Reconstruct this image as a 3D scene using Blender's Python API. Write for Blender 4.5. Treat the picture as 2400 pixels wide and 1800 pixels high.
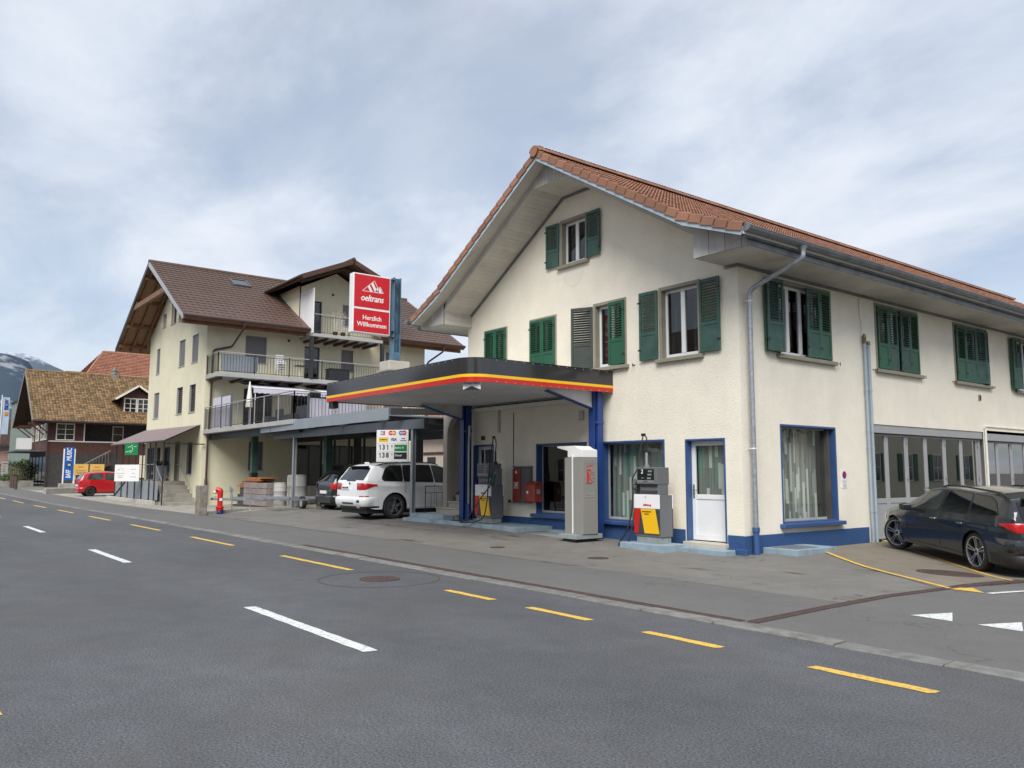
import bpy, bmesh, math, random
from mathutils import Matrix, Vector, noise
from mathutils.geometry import tessellate_polygon
R = math.radians
random.seed(7)
scene = bpy.context.scene
for _o in list(bpy.data.objects):
    bpy.data.objects.remove(_o)
COL = scene.collection

# ---------------------------------------------------------------- camera
cam_d = bpy.data.cameras.new('camera')
cam_d.sensor_width = 36.0
cam_d.lens = 28.578
cam_d.clip_start = 0.1
cam_d.clip_end = 12000
cam = bpy.data.objects.new('camera', cam_d)
COL.objects.link(cam)
_pit, _rol, _yaw = R(6.1937), R(0.128), R(52.2148)
_f = Vector((-math.sin(_yaw) * math.cos(_pit), math.cos(_yaw) * math.cos(_pit), math.sin(_pit)))
_r0 = Vector((math.cos(_yaw), math.sin(_yaw), 0))
_u0 = _r0.cross(_f)
_r = _r0 * math.cos(_rol) + _u0 * math.sin(_rol)
_u = -_r0 * math.sin(_rol) + _u0 * math.cos(_rol)
cam.matrix_world = Matrix(((_r.x, _u.x, -_f.x, 9.92), (_r.y, _u.y, -_f.y, -13.44), (_r.z, _u.z, -_f.z, 1.6), (0, 0, 0, 1)))
scene.camera = cam

# ---------------------------------------------------------------- sky, sun, exposure
SUN_EL, SUN_AZ = R(47), R(-49)      # azimuth measured from +X towards +Y: the light comes from the street side
world = bpy.data.worlds.new('World')
scene.world = world
world.use_nodes = True
wn, wl = world.node_tree.nodes, world.node_tree.links
wn.clear()


def wnode(t, **k):
    n = wn.new(t)
    for a, b in k.items():
        setattr(n, a, b)
    return n


sky = wnode('ShaderNodeTexSky', sky_type='NISHITA')
sky.sun_disc = False
sky.sun_elevation = SUN_EL
sky.sun_rotation = R(90) - SUN_AZ
sky.altitude = 560
sky.air_density = 1.0
sky.dust_density = 1.5
tc = wnode('ShaderNodeTexCoord')
sep = wnode('ShaderNodeSeparateXYZ')
wl.new(tc.outputs['Generated'], sep.inputs[0])
zz = wnode('ShaderNodeMath', operation='MAXIMUM')
zz.inputs[1].default_value = 0.0
wl.new(sep.outputs['Z'], zz.inputs[0])
zadd = wnode('ShaderNodeMath', operation='ADD')
zadd.inputs[1].default_value = 0.22
wl.new(zz.outputs[0], zadd.inputs[0])
dx = wnode('ShaderNodeMath', operation='DIVIDE')
dy = wnode('ShaderNodeMath', operation='DIVIDE')
wl.new(sep.outputs['X'], dx.inputs[0]); wl.new(zadd.outputs[0], dx.inputs[1])
wl.new(sep.outputs['Y'], dy.inputs[0]); wl.new(zadd.outputs[0], dy.inputs[1])
cmb = wnode('ShaderNodeCombineXYZ')
wl.new(dx.outputs[0], cmb.inputs['X']); wl.new(dy.outputs[0], cmb.inputs['Y'])
def cloud_noise(scale, detail, rough, dist, loc, rot, st):
    mp = wnode('ShaderNodeMapping')
    mp.inputs['Location'].default_value = loc
    mp.inputs['Rotation'].default_value = (0, 0, R(rot))
    mp.inputs['Scale'].default_value = st
    wl.new(cmb.outputs[0], mp.inputs['Vector'])
    n = wnode('ShaderNodeTexNoise')
    n.inputs['Scale'].default_value = scale
    n.inputs['Detail'].default_value = detail
    n.inputs['Roughness'].default_value = rough
    n.inputs['Distortion'].default_value = dist
    wl.new(mp.outputs[0], n.inputs['Vector'])
    return n.outputs['Fac']


def wrange(v, a, b, c, d):
    m = wnode('ShaderNodeMapRange', interpolation_type='SMOOTHSTEP')
    for k, x in zip(('From Min', 'From Max', 'To Min', 'To Max'), (a, b, c, d)):
        m.inputs[k].default_value = x
    wl.new(v, m.inputs['Value'])
    return m.outputs[0]


# cover of the thin cloud sheet, then light and grey billows inside it
cover = wrange(cloud_noise(1.25, 9, 0.58, 0.25, (1.3, 4.1, 0), 25, (0.9, 1.25, 1)), 0.36, 0.60, 0.58, 0.97)
billow = cloud_noise(2.1, 9, 0.56, 0.35, (6.4, 2.2, 0), 15, (0.85, 1.35, 1))
ccol = wnode('ShaderNodeValToRGB')
ccol.color_ramp.elements[0].position = 0.36
ccol.color_ramp.elements[0].color = (0.48, 0.54, 0.635, 1)
ccol.color_ramp.elements[1].position = 0.62
ccol.color_ramp.elements[1].color = (0.63, 0.67, 0.735, 1)
wl.new(billow, ccol.inputs['Fac'])
sk = wnode('ShaderNodeMix', data_type='RGBA', blend_type='MULTIPLY')
sk.inputs['Factor'].default_value = 1.0
sk.inputs['B'].default_value = (0.10, 0.10, 0.10, 1)
wl.new(sky.outputs[0], sk.inputs['A'])
mx = wnode('ShaderNodeMix', data_type='RGBA')
wl.new(cover, mx.inputs['Factor'])
wl.new(sk.outputs['Result'], mx.inputs['A'])
wl.new(ccol.outputs[0], mx.inputs['B'])
bg = wnode('ShaderNodeBackground')
bg.inputs['Strength'].default_value = 1.0
wl.new(mx.outputs['Result'], bg.inputs['Color'])
wo = wnode('ShaderNodeOutputWorld')
wl.new(bg.outputs[0], wo.inputs['Surface'])

sun_d = bpy.data.lights.new('sun', 'SUN')
sun_d.energy = 3.3
sun_d.angle = R(40)
sun_d.color = (1.0, 0.965, 0.91)
sun = bpy.data.objects.new('sun', sun_d)
COL.objects.link(sun)
_sd = Vector((math.cos(SUN_EL) * math.cos(SUN_AZ), math.cos(SUN_EL) * math.sin(SUN_AZ), math.sin(SUN_EL)))
sun.rotation_euler = _sd.to_track_quat('Z', 'Y').to_euler()
sun.location = (0, -20, 40)

vs = scene.view_settings
vs.view_transform = 'Standard'
vs.look = 'None'
vs.gamma = 1.0
vs.use_curve_mapping = False
vs.exposure = 0.42
scene.cycles.use_denoising = True
scene.cycles.max_bounces = 8
scene.cycles.diffuse_bounces = 3
scene.cycles.glossy_bounces = 4
scene.cycles.transmission_bounces = 4
scene.cycles.transparent_max_bounces = 12
scene.cycles.caustics_reflective = False
scene.cycles.caustics_refractive = False
scene.cycles.sample_clamp_indirect = 6

# ---------------------------------------------------------------- helpers
I4 = Matrix.Identity(4)
FRAME, WMAT = {}, {}


def TR(x=0, y=0, z=0):
    return Matrix.Translation((x, y, z))


def RZ(a):
    return Matrix.Rotation(a, 4, 'Z')


def RX(a):
    return Matrix.Rotation(a, 4, 'X')


def RY(a):
    return Matrix.Rotation(a, 4, 'Y')


def SC(x, y, z):
    return Matrix.Diagonal((x, y, z, 1))


def place(o, parent=None, M=I4):
    COL.objects.link(o)
    if parent is None:
        o.matrix_basis = M
        WMAT[o] = M.copy()
        FRAME[o] = I4
    else:
        F = FRAME[parent]
        o.parent = parent
        o.matrix_parent_inverse = WMAT[parent].inverted()
        o.matrix_basis = F @ M
        WMAT[o] = F @ M
        FRAME[o] = F
    return o


def tag(o, label, cat, group=None, kind=None):
    if label:
        o['label'] = label
    if cat:
        o['category'] = cat
    if group:
        o['group'] = group
    if kind:
        o['kind'] = kind
    return o


def thing(name, label, cat, M=I4, group=None, local=False):
    """Empty at a thing's base; local=True: children are given in the Empty's own frame."""
    o = bpy.data.objects.new(name, None)
    o.empty_display_size = 0.3
    place(o, None, M)
    if local:
        FRAME[o] = M.copy()
    tag(o, label, cat, group)
    return o


class MB:
    def __init__(s, M=I4):
        s.v, s.f, s.M, s.mi = [], [], M, []

    def add(s, vs, fs, m=0):
        b = len(s.v)
        s.v += [s.M @ Vector(p) for p in vs]
        s.f += [[b + i for i in f] for f in fs]
        s.mi += [m] * len(fs)
        return s

    def box(s, x0, y0, z0, x1, y1, z1, m=0):
        x0, x1 = min(x0, x1), max(x0, x1); y0, y1 = min(y0, y1), max(y0, y1); z0, z1 = min(z0, z1), max(z0, z1)
        return s.add([(x0, y0, z0), (x1, y0, z0), (x1, y1, z0), (x0, y1, z0), (x0, y0, z1), (x1, y0, z1), (x1, y1, z1), (x0, y1, z1)],
                     [(0, 3, 2, 1), (4, 5, 6, 7), (0, 1, 5, 4), (1, 2, 6, 5), (2, 3, 7, 6), (3, 0, 4, 7)], m)

    def bar(s, p, q, w, h, up=(0, 0, 1), m=0):
        """box beam from p to q, width w (sideways), height h (along up)"""
        p, q, up = Vector(p), Vector(q), Vector(up)
        d = (q - p).normalized()
        sd = d.cross(up)
        if sd.length < 1e-6:
            sd = d.cross(Vector((1, 0, 0)))
        sd.normalize()
        u = sd.cross(d).normalized()
        a, b = sd * w / 2, u * h / 2
        return s.add([p - a - b, p + a - b, p + a + b, p - a + b, q - a - b, q + a - b, q + a + b, q - a + b],
                     [(0, 1, 2, 3), (7, 6, 5, 4), (0, 4, 5, 1), (1, 5, 6, 2), (2, 6, 7, 3), (3, 7, 4, 0)], m)

    def tube(s, pts, r, n=8, cap=True, m=0):
        pts = [Vector(p) for p in pts]
        rs = r if isinstance(r, (list, tuple)) else [r] * len(pts)
        vs, fs = [], []
        pu = None
        for i, p in enumerate(pts):
            d = (pts[min(i + 1, len(pts) - 1)] - pts[max(i - 1, 0)])
            if d.length < 1e-9:
                d = Vector((0, 0, 1))
            d.normalize()
            if pu is None:
                a = Vector((0, 0, 1)) if abs(d.z) < 0.9 else Vector((1, 0, 0))
            else:
                a = pu
            x = d.cross(a)
            if x.length < 1e-6:
                x = d.cross(Vector((0, 1, 0)))
            x.normalize()
            y = x.cross(d).normalized()
            pu = y
            for k in range(n):
                t = 2 * math.pi * k / n
                vs.append(p + (x * math.cos(t) + y * math.sin(t)) * rs[i])
        for i in range(len(pts) - 1):
            for k in range(n):
                k2 = (k + 1) % n
                fs.append((i * n + k, i * n + k2, (i + 1) * n + k2, (i + 1) * n + k))
        if cap:
            fs.append(tuple(range(n))[::-1])
            fs.append(tuple((len(pts) - 1) * n + k for k in range(n)))
        return s.add(vs, fs, m)

    def lathe(s, prof, n=16, c=(0, 0, 0), axis='Z', m=0, cap=True):
        vs, fs = [], []
        for (r, z) in prof:
            for k in range(n):
                t = 2 * math.pi * k / n
                p = (r * math.cos(t), r * math.sin(t), z)
                if axis == 'X':
                    p = (p[2], p[0], p[1])
                elif axis == 'Y':
                    p = (p[0], p[2], p[1])
                vs.append((p[0] + c[0], p[1] + c[1], p[2] + c[2]))
        for i in range(len(prof) - 1):
            for k in range(n):
                k2 = (k + 1) % n
                fs.append((i * n + k, i * n + k2, (i + 1) * n + k2, (i + 1) * n + k))
        if cap:
            fs.append(tuple(range(n))[::-1])
            fs.append(tuple((len(prof) - 1) * n + k for k in range(n)))
        return s.add(vs, fs, m)

    def prism(s, poly, a, b, axis='Y', m=0):
        """poly in the plane across axis, extruded from a to b. axis Y: poly=(x,z); X: (y,z); Z: (x,y)"""
        n = len(poly)

        def P(p, t):
            return {'Y': (p[0], t, p[1]), 'X': (t, p[0], p[1]), 'Z': (p[0], p[1], t)}[axis]
        vs = [P(p, a) for p in poly] + [P(p, b) for p in poly]
        fs = [tuple(range(n)), tuple(range(2 * n - 1, n - 1, -1))]
        fs += [(i, (i + 1) % n + 0, (i + 1) % n + n, i + n) for i in range(n)]
        return s.add(vs, fs, m)

    def sheet(s, outer, holes, plane, m=0):
        """flat polygon with holes; plane maps (a,b)->xyz"""
        polys = [[Vector((p[0], p[1], 0)) for p in outer]] + [[Vector((p[0], p[1], 0)) for p in h] for h in holes]
        flat = [p for poly in polys for p in poly]
        tris = tessellate_polygon(polys)
        return s.add([plane(p.x, p.y) for p in flat], [tuple(t) for t in tris], m)

    def mesh(s, name, mats=None, smooth=None, bevel=0, seg=2, fix=True):
        me = bpy.data.meshes.new(name)
        me.from_pydata([tuple(v) for v in s.v], [], s.f)
        if s.mi and max(s.mi) > 0:
            me.polygons.foreach_set('material_index', s.mi)
        if bevel or fix:
            bm = bmesh.new()
            bm.from_mesh(me)
            if fix:
                bmesh.ops.recalc_face_normals(bm, faces=bm.faces)
            if bevel:
                es = [e for e in bm.edges if len(e.link_faces) == 2 and e.calc_face_angle(0) > 0.5]
                bmesh.ops.bevel(bm, geom=es, offset=bevel, segments=seg, profile=0.5, affect='EDGES', clamp_overlap=True)
            bm.to_mesh(me)
            bm.free()
        for mm in (mats if isinstance(mats, (list, tuple)) else [mats]):
            if mm:
                me.materials.append(MAT[mm])
        if smooth is not None:
            sm = smooth if isinstance(smooth, float) else R(35)
            me.shade_smooth()
            try:
                me.set_sharp_from_angle(angle=sm)
            except Exception:
                pass
        me.update()
        return me

    def build(s, name, mat, parent=None, M=I4, smooth=None, bevel=0, seg=2, fix=True):
        return place(bpy.data.objects.new(name, s.mesh(name, mat, smooth, bevel, seg, fix)), parent, M)


def inst(name, me, parent, M):
    return place(bpy.data.objects.new(name, me), parent, M)


def struct(o):
    o['kind'] = 'structure'
    return o


def text(name, body, size, M, mat, parent, align='LEFT', extrude=0.002, shear=0.0, bold=0.0, sx=1.0, space=1.0, line=1.0):
    c = bpy.data.curves.new(name, 'FONT')
    c.body = body
    c.size = size
    c.extrude = extrude
    c.shear = shear
    c.offset = bold
    c.align_x = align
    c.align_y = 'CENTER'
    c.space_character = space
    c.space_line = line
    c.resolution_u = 3
    c.materials.append(MAT[mat])
    o = bpy.data.objects.new(name, c)
    return place(o, parent, M @ SC(sx, 1, 1))


FACE_S = RX(R(90))                 # text plane facing -Y
FACE_E = RZ(R(90)) @ RX(R(90))     # text plane facing +X


def S01(t):
    t = max(0.0, min(1.0, t))
    return t * t * (3 - 2 * t)


def gz(x, y):
    """height of the ground"""
    if x > 0:
        return (.07 - .05 * min(x, 4)) * S01((y + 1.5) / 4)
    return 0.2 * S01(-x / 8) * S01((y + 5) / 4.5) * S01((x + 30) / 10) + 0.007 * min(max(0, -x - 35), 100)


def road_y(x):
    """sideways bend of the street towards the left"""
    return -0.00028 * x * x if x < 0 else 0.0


def ink_lines(M, lines, h, mat_, parent, seed=1):
    """rows of print too small to read: broken strokes (width, y) centred on the plane's origin"""
    q = random.Random(seed)
    m = MB(M)
    for w, y in lines:
        x = -w / 2
        while x < w / 2 - h * .3:
            l = min(q.uniform(h * .5, h * 2.6), w / 2 - x)
            m.box(x, y - h / 2 * q.uniform(.7, 1.1), 0, x + l, y + h / 2 * q.uniform(.7, 1.1), .0012)
            x += l + h * .28
    return m.build('print', mat_, parent)
# ---------------------------------------------------------------- materials
MAT = {}


def nd(nt, t, **k):
    n = nt.nodes.new(t)
    for a, b in k.items():
        setattr(n, a, b)
    return n


def col4(c):
    return (c[0], c[1], c[2], 1)


def srgb(r, g, b, k=1.0):
    def f(c):
        c /= 255.0
        return (c / 12.92 if c <= 0.04045 else ((c + 0.055) / 1.055) ** 2.4) * k
    return (f(r), f(g), f(b))


def mat(name, col, rough=0.6, metal=0.0, var=0.12, vscale=2.0, bump=0.0, bscale=40.0, spec=0.5, coat=0.0, rnd=0.0,
        dirt=0.0, dirtcol=(0.08, 0.07, 0.055), dscale=1.2, dstretch=(1, 1, 1), rvar=0.0, obj=False, speck=0.0, sscale=200.0, emit=0.0):
    m = bpy.data.materials.new(name)
    m.use_nodes = True
    nt = m.node_tree
    b = nt.nodes['Principled BSDF']
    L = nt.links.new
    b.inputs['Roughness'].default_value = rough
    b.inputs['Metallic'].default_value = metal
    b.inputs['Specular IOR Level'].default_value = spec
    if coat:
        b.inputs['Coat Weight'].default_value = coat
        b.inputs['Coat Roughness'].default_value = 0.04
    if obj:
        pos = nd(nt, 'ShaderNodeTexCoord').outputs['Object']
    else:
        pos = nd(nt, 'ShaderNodeNewGeometry').outputs['Position']
    base = None
    if var:
        n = nd(nt, 'ShaderNodeTexNoise')
        n.inputs['Scale'].default_value = vscale
        n.inputs['Detail'].default_value = 5
        n.inputs['Roughness'].default_value = 0.6
        L(pos, n.inputs['Vector'])
        r = nd(nt, 'ShaderNodeValToRGB')
        r.color_ramp.elements[0].position = 0.3
        r.color_ramp.elements[1].position = 0.7
        r.color_ramp.elements[0].color = col4([c * (1 - var) for c in col])
        r.color_ramp.elements[1].color = col4([min(c * (1 + var), 1) for c in col])
        L(n.outputs['Fac'], r.inputs['Fac'])
        base = r.outputs['Color']
    else:
        rgb = nd(nt, 'ShaderNodeRGB')
        rgb.outputs[0].default_value = col4(col)
        base = rgb.outputs[0]
    if rnd:
        oi = nd(nt, 'ShaderNodeObjectInfo')
        mr = nd(nt, 'ShaderNodeMapRange')
        mr.inputs['To Min'].default_value = 1 - rnd
        mr.inputs['To Max'].default_value = 1 + rnd
        L(oi.outputs['Random'], mr.inputs['Value'])
        mm = nd(nt, 'ShaderNodeVectorMath', operation='SCALE')
        L(base, mm.inputs[0])
        L(mr.outputs[0], mm.inputs['Scale'])
        base = mm.outputs[0]
    if speck:
        n = nd(nt, 'ShaderNodeTexNoise')
        n.inputs['Scale'].default_value = sscale
        n.inputs['Detail'].default_value = 2
        L(pos, n.inputs['Vector'])
        mr = nd(nt, 'ShaderNodeMapRange')
        mr.inputs['From Min'].default_value = 0.25
        mr.inputs['From Max'].default_value = 0.75
        mr.inputs['To Min'].default_value = 1 - speck
        mr.inputs['To Max'].default_value = 1 + speck
        L(n.outputs['Fac'], mr.inputs['Value'])
        mm = nd(nt, 'ShaderNodeVectorMath', operation='SCALE')
        L(base, mm.inputs[0])
        L(mr.outputs[0], mm.inputs['Scale'])
        base = mm.outputs[0]
    if dirt:
        mp = nd(nt, 'ShaderNodeMapping')
        mp.inputs['Scale'].default_value = dstretch
        mp.inputs['Location'].default_value = (5.3, 1.1, 2.7)
        L(pos, mp.inputs['Vector'])
        n = nd(nt, 'ShaderNodeTexNoise')
        n.inputs['Scale'].default_value = dscale
        n.inputs['Detail'].default_value = 6
        n.inputs['Roughness'].default_value = 0.65
        L(mp.outputs[0], n.inputs['Vector'])
        mr = nd(nt, 'ShaderNodeMapRange', interpolation_type='SMOOTHSTEP')
        mr.inputs['From Min'].default_value = 0.46
        mr.inputs['From Max'].default_value = 0.74
        mr.inputs['To Min'].default_value = 0
        mr.inputs['To Max'].default_value = dirt
        L(n.outputs['Fac'], mr.inputs['Value'])
        mx = nd(nt, 'ShaderNodeMix', data_type='RGBA')
        mx.inputs['B'].default_value = col4(dirtcol)
        L(mr.outputs[0], mx.inputs['Factor'])
        L(base, mx.inputs['A'])
        base = mx.outputs['Result']
    L(base, b.inputs['Base Color'])
    if emit:
        L(base, b.inputs['Emission Color'])
        b.inputs['Emission Strength'].default_value = emit
    if rvar:
        n = nd(nt, 'ShaderNodeTexNoise')
        n.inputs['Scale'].default_value = vscale * 3
        n.inputs['Detail'].default_value = 4
        L(pos, n.inputs['Vector'])
        mr = nd(nt, 'ShaderNodeMapRange')
        mr.inputs['To Min'].default_value = max(rough - rvar, 0.02)
        mr.inputs['To Max'].default_value = min(rough + rvar, 1)
        L(n.outputs['Fac'], mr.inputs['Value'])
        L(mr.outputs[0], b.inputs['Roughness'])
    if bump:
        n = nd(nt, 'ShaderNodeTexNoise')
        n.inputs['Scale'].default_value = bscale
        n.inputs['Detail'].default_value = 4
        n.inputs['Roughness'].default_value = 0.6
        L(pos, n.inputs['Vector'])
        bp = nd(nt, 'ShaderNodeBump')
        bp.inputs['Strength'].default_value = min(bump, 1.0)
        bp.inputs['Distance'].default_value = 0.5 / bscale * max(bump, 1)
        L(n.outputs['Fac'], bp.inputs['Height'])
        L(bp.outputs[0], b.inputs['Normal'])
    MAT[name] = m
    return m


def glass(name, tint=(0.55, 0.6, 0.6), refl=1.0, rough=0.0, extra=0.0):
    """pane: clear tinted sheet with Fresnel reflection"""
    m = bpy.data.materials.new(name)
    m.use_nodes = True
    nt = m.node_tree
    nt.nodes.clear()
    o = nd(nt, 'ShaderNodeOutputMaterial')
    t = nd(nt, 'ShaderNodeBsdfTransparent')
    t.inputs['Color'].default_value = col4(tint)
    g = nd(nt, 'ShaderNodeBsdfGlossy')
    g.inputs['Roughness'].default_value = rough
    g.inputs['Color'].default_value = (refl, refl, refl, 1)
    fr = nd(nt, 'ShaderNodeFresnel')
    fr.inputs['IOR'].default_value = 1.55
    ad = nd(nt, 'ShaderNodeMath', operation='ADD')
    ad.use_clamp = True
    ad.inputs[1].default_value = extra
    mx = nd(nt, 'ShaderNodeMixShader')
    gm_ = nd(nt, 'ShaderNodeNewGeometry')
    inv = nd(nt, 'ShaderNodeMath', operation='SUBTRACT')
    inv.inputs[0].default_value = 1.0
    nt.links.new(gm_.outputs['Backfacing'], inv.inputs[1])
    mu = nd(nt, 'ShaderNodeMath', operation='MULTIPLY')
    nt.links.new(fr.outputs[0], mu.inputs[0])
    nt.links.new(inv.outputs[0], mu.inputs[1])
    nt.links.new(mu.outputs[0], ad.inputs[0])
    nt.links.new(ad.outputs[0], mx.inputs['Fac'])
    nt.links.new(t.outputs[0], mx.inputs[1])
    nt.links.new(g.outputs[0], mx.inputs[2])
    nt.links.new(mx.outputs[0], o.inputs['Surface'])
    MAT[name] = m


# -- setting
def asphalt(name, c0, c1, tint, wear=0.25, cracks=0.0, aggr=0.35, stains=0.0):
    m = bpy.data.materials.new(name)
    m.use_nodes = True
    nt = m.node_tree
    b = nt.nodes['Principled BSDF']
    L = nt.links.new
    pos = nd(nt, 'ShaderNodeNewGeometry').outputs['Position']

    def noi(scale, det=4, rough=0.6, st=None):
        n = nd(nt, 'ShaderNodeTexNoise')
        n.inputs['Scale'].default_value = scale
        n.inputs['Detail'].default_value = det
        n.inputs['Roughness'].default_value = rough
        if st:
            mp = nd(nt, 'ShaderNodeMapping')
            mp.inputs['Scale'].default_value = st
            L(pos, mp.inputs['Vector'])
            L(mp.outputs[0], n.inputs['Vector'])
        else:
            L(pos, n.inputs['Vector'])
        return n.outputs['Fac']

    def rng(v, a, b_, c, d, sm=False):
        mr = nd(nt, 'ShaderNodeMapRange')
        if sm:
            mr.interpolation_type = 'SMOOTHSTEP'
        for k, x in zip(('From Min', 'From Max', 'To Min', 'To Max'), (a, b_, c, d)):
            mr.inputs[k].default_value = x
        L(v, mr.inputs['Value'])
        return mr.outputs[0]
    big = noi(0.35, 5, 0.6, (0.35, 1.0, 1.0))
    rp = nd(nt, 'ShaderNodeValToRGB')
    rp.color_ramp.elements[0].position = 0.32
    rp.color_ramp.elements[1].position = 0.68
    rp.color_ramp.elements[0].color = col4(c0)
    rp.color_ramp.elements[1].color = col4(c1)
    L(big, rp.inputs['Fac'])
    mid = rng(noi(2.2, 6, 0.7), 0.3, 0.7, 1 - wear, 1 + wear)
    fine = rng(noi(58, 3, 0.7), 0.28, 0.72, 1 - aggr, 1 + aggr)
    vo = nd(nt, 'ShaderNodeTexVoronoi')
    vo.inputs['Scale'].default_value = 95
    L(pos, vo.inputs['Vector'])
    stone = rng(vo.outputs['Distance'], 0.08, 0.3, 1 + aggr * 0.7, 1.0)
    mm = nd(nt, 'ShaderNodeMath', operation='MULTIPLY')
    L(mid, mm.inputs[0]); L(fine, mm.inputs[1])
    mm2 = nd(nt, 'ShaderNodeMath', operation='MULTIPLY')
    L(mm.outputs[0], mm2.inputs[0]); L(stone, mm2.inputs[1])
    sc = nd(nt, 'ShaderNodeVectorMath', operation='SCALE')
    L(rp.outputs['Color'], sc.inputs[0]); L(mm2.outputs[0], sc.inputs['Scale'])
    base = sc.outputs[0]
    if tint:
        mx = nd(nt, 'ShaderNodeMix', data_type='RGBA')
        mx.inputs['B'].default_value = col4(tint)
        L(rng(noi(0.5, 5), 0.45, 0.75, 0, 0.5, True), mx.inputs['Factor'])
        L(base, mx.inputs['A'])
        base = mx.outputs['Result']
    if stains:
        mx = nd(nt, 'ShaderNodeMix', data_type='RGBA')
        mx.inputs['B'].default_value = (0.025, 0.023, 0.02, 1)
        L(rng(noi(0.9, 6, 0.62, (0.55, 1.7, 1)), 0.57, 0.72, 0, stains, True), mx.inputs['Factor'])
        L(base, mx.inputs['A'])
        base = mx.outputs['Result']
    if cracks:
        v2 = nd(nt, 'ShaderNodeTexVoronoi', feature='DISTANCE_TO_EDGE')
        v2.inputs['Scale'].default_value = 0.33
        dn = nd(nt, 'ShaderNodeTexNoise')
        dn.inputs['Scale'].default_value = 1.4
        dn.inputs['Detail'].default_value = 5
        L(pos, dn.inputs['Vector'])
        am = nd(nt, 'ShaderNodeVectorMath', operation='MULTIPLY_ADD')
        am.inputs[1].default_value = (1.3, 1.3, 1.3)
        L(dn.outputs['Color'], am.inputs[0]); L(pos, am.inputs[2])
        L(am.outputs[0], v2.inputs['Vector'])
        k = nd(nt, 'ShaderNodeMath', operation='MULTIPLY')
        L(rng(v2.outputs['Distance'], 0.0, 0.006, cracks, 0), k.inputs[0])
        L(rng(noi(0.6, 2), 0.45, 0.6, 0, 1, True), k.inputs[1])
        mx = nd(nt, 'ShaderNodeMix', data_type='RGBA')
        mx.inputs['B'].default_value = (0.02, 0.02, 0.02, 1)
        L(k.outputs[0], mx.inputs['Factor'])
        L(base, mx.inputs['A'])
        base = mx.outputs['Result']
    L(base, b.inputs['Base Color'])
    b.inputs['Roughness'].default_value = 0.82
    b.inputs['Specular IOR Level'].default_value = 0.4
    bp = nd(nt, 'ShaderNodeBump')
    bp.inputs['Strength'].default_value = 0.55
    bp.inputs['Distance'].default_value = 0.006
    L(vo.outputs['Distance'], bp.inputs['Height'])
    L(bp.outputs[0], b.inputs['Normal'])
    MAT[name] = m


asphalt('road', (0.068, 0.071, 0.077), (0.098, 0.101, 0.108), (0.074, 0.071, 0.064), 0.13, 0.0, 0.75)
asphalt('pavement', (0.112, 0.110, 0.107), (0.134, 0.131, 0.126), None, 0.07, 0.4, 0.2)
asphalt('forecourt', (0.140, 0.133, 0.122), (0.182, 0.174, 0.160), (0.115, 0.107, 0.095), 0.12, 0.8, 0.15, 0.85)
asphalt('apron', (0.17, 0.145, 0.115), (0.21, 0.185, 0.15), None, 0.14, 0.6, 0.12, 0.4)
mat('concrete', (0.30, 0.285, 0.25), 0.85, var=0.18, vscale=1.5, bump=0.3, bscale=60, dirt=0.5, dscale=1.5)
mat('ground', (0.16, 0.15, 0.13), 0.9, var=0.2, vscale=0.5, bump=0.3, bscale=20)
mat('kerb_stone', (0.17, 0.168, 0.16), 0.85, var=0.25, vscale=6, bump=0.5, bscale=50, dirt=0.7, dirtcol=(0.07, 0.06, 0.04), dscale=3, rnd=0.12)
mat('iron', (0.055, 0.042, 0.038), 0.7, var=0.25, vscale=8, bump=0.4, bscale=80)
mat('rust_iron', (0.075, 0.048, 0.042), 0.75, var=0.25, vscale=8, bump=0.6, bscale=70)
mat('tar', (0.03, 0.03, 0.03), 0.8, var=0.2)


def paint(name, c, hole):
    mat(name, c, 0.7, var=0.08, vscale=6, bump=0.8, bscale=90, dirt=hole, dirtcol=(0.11, 0.11, 0.11), dscale=26, speck=0.12, sscale=90)


paint('road_white', (0.64, 0.65, 0.64), 0.75)
paint('road_yellow', (0.68, 0.43, 0.07), 0.8)


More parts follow.
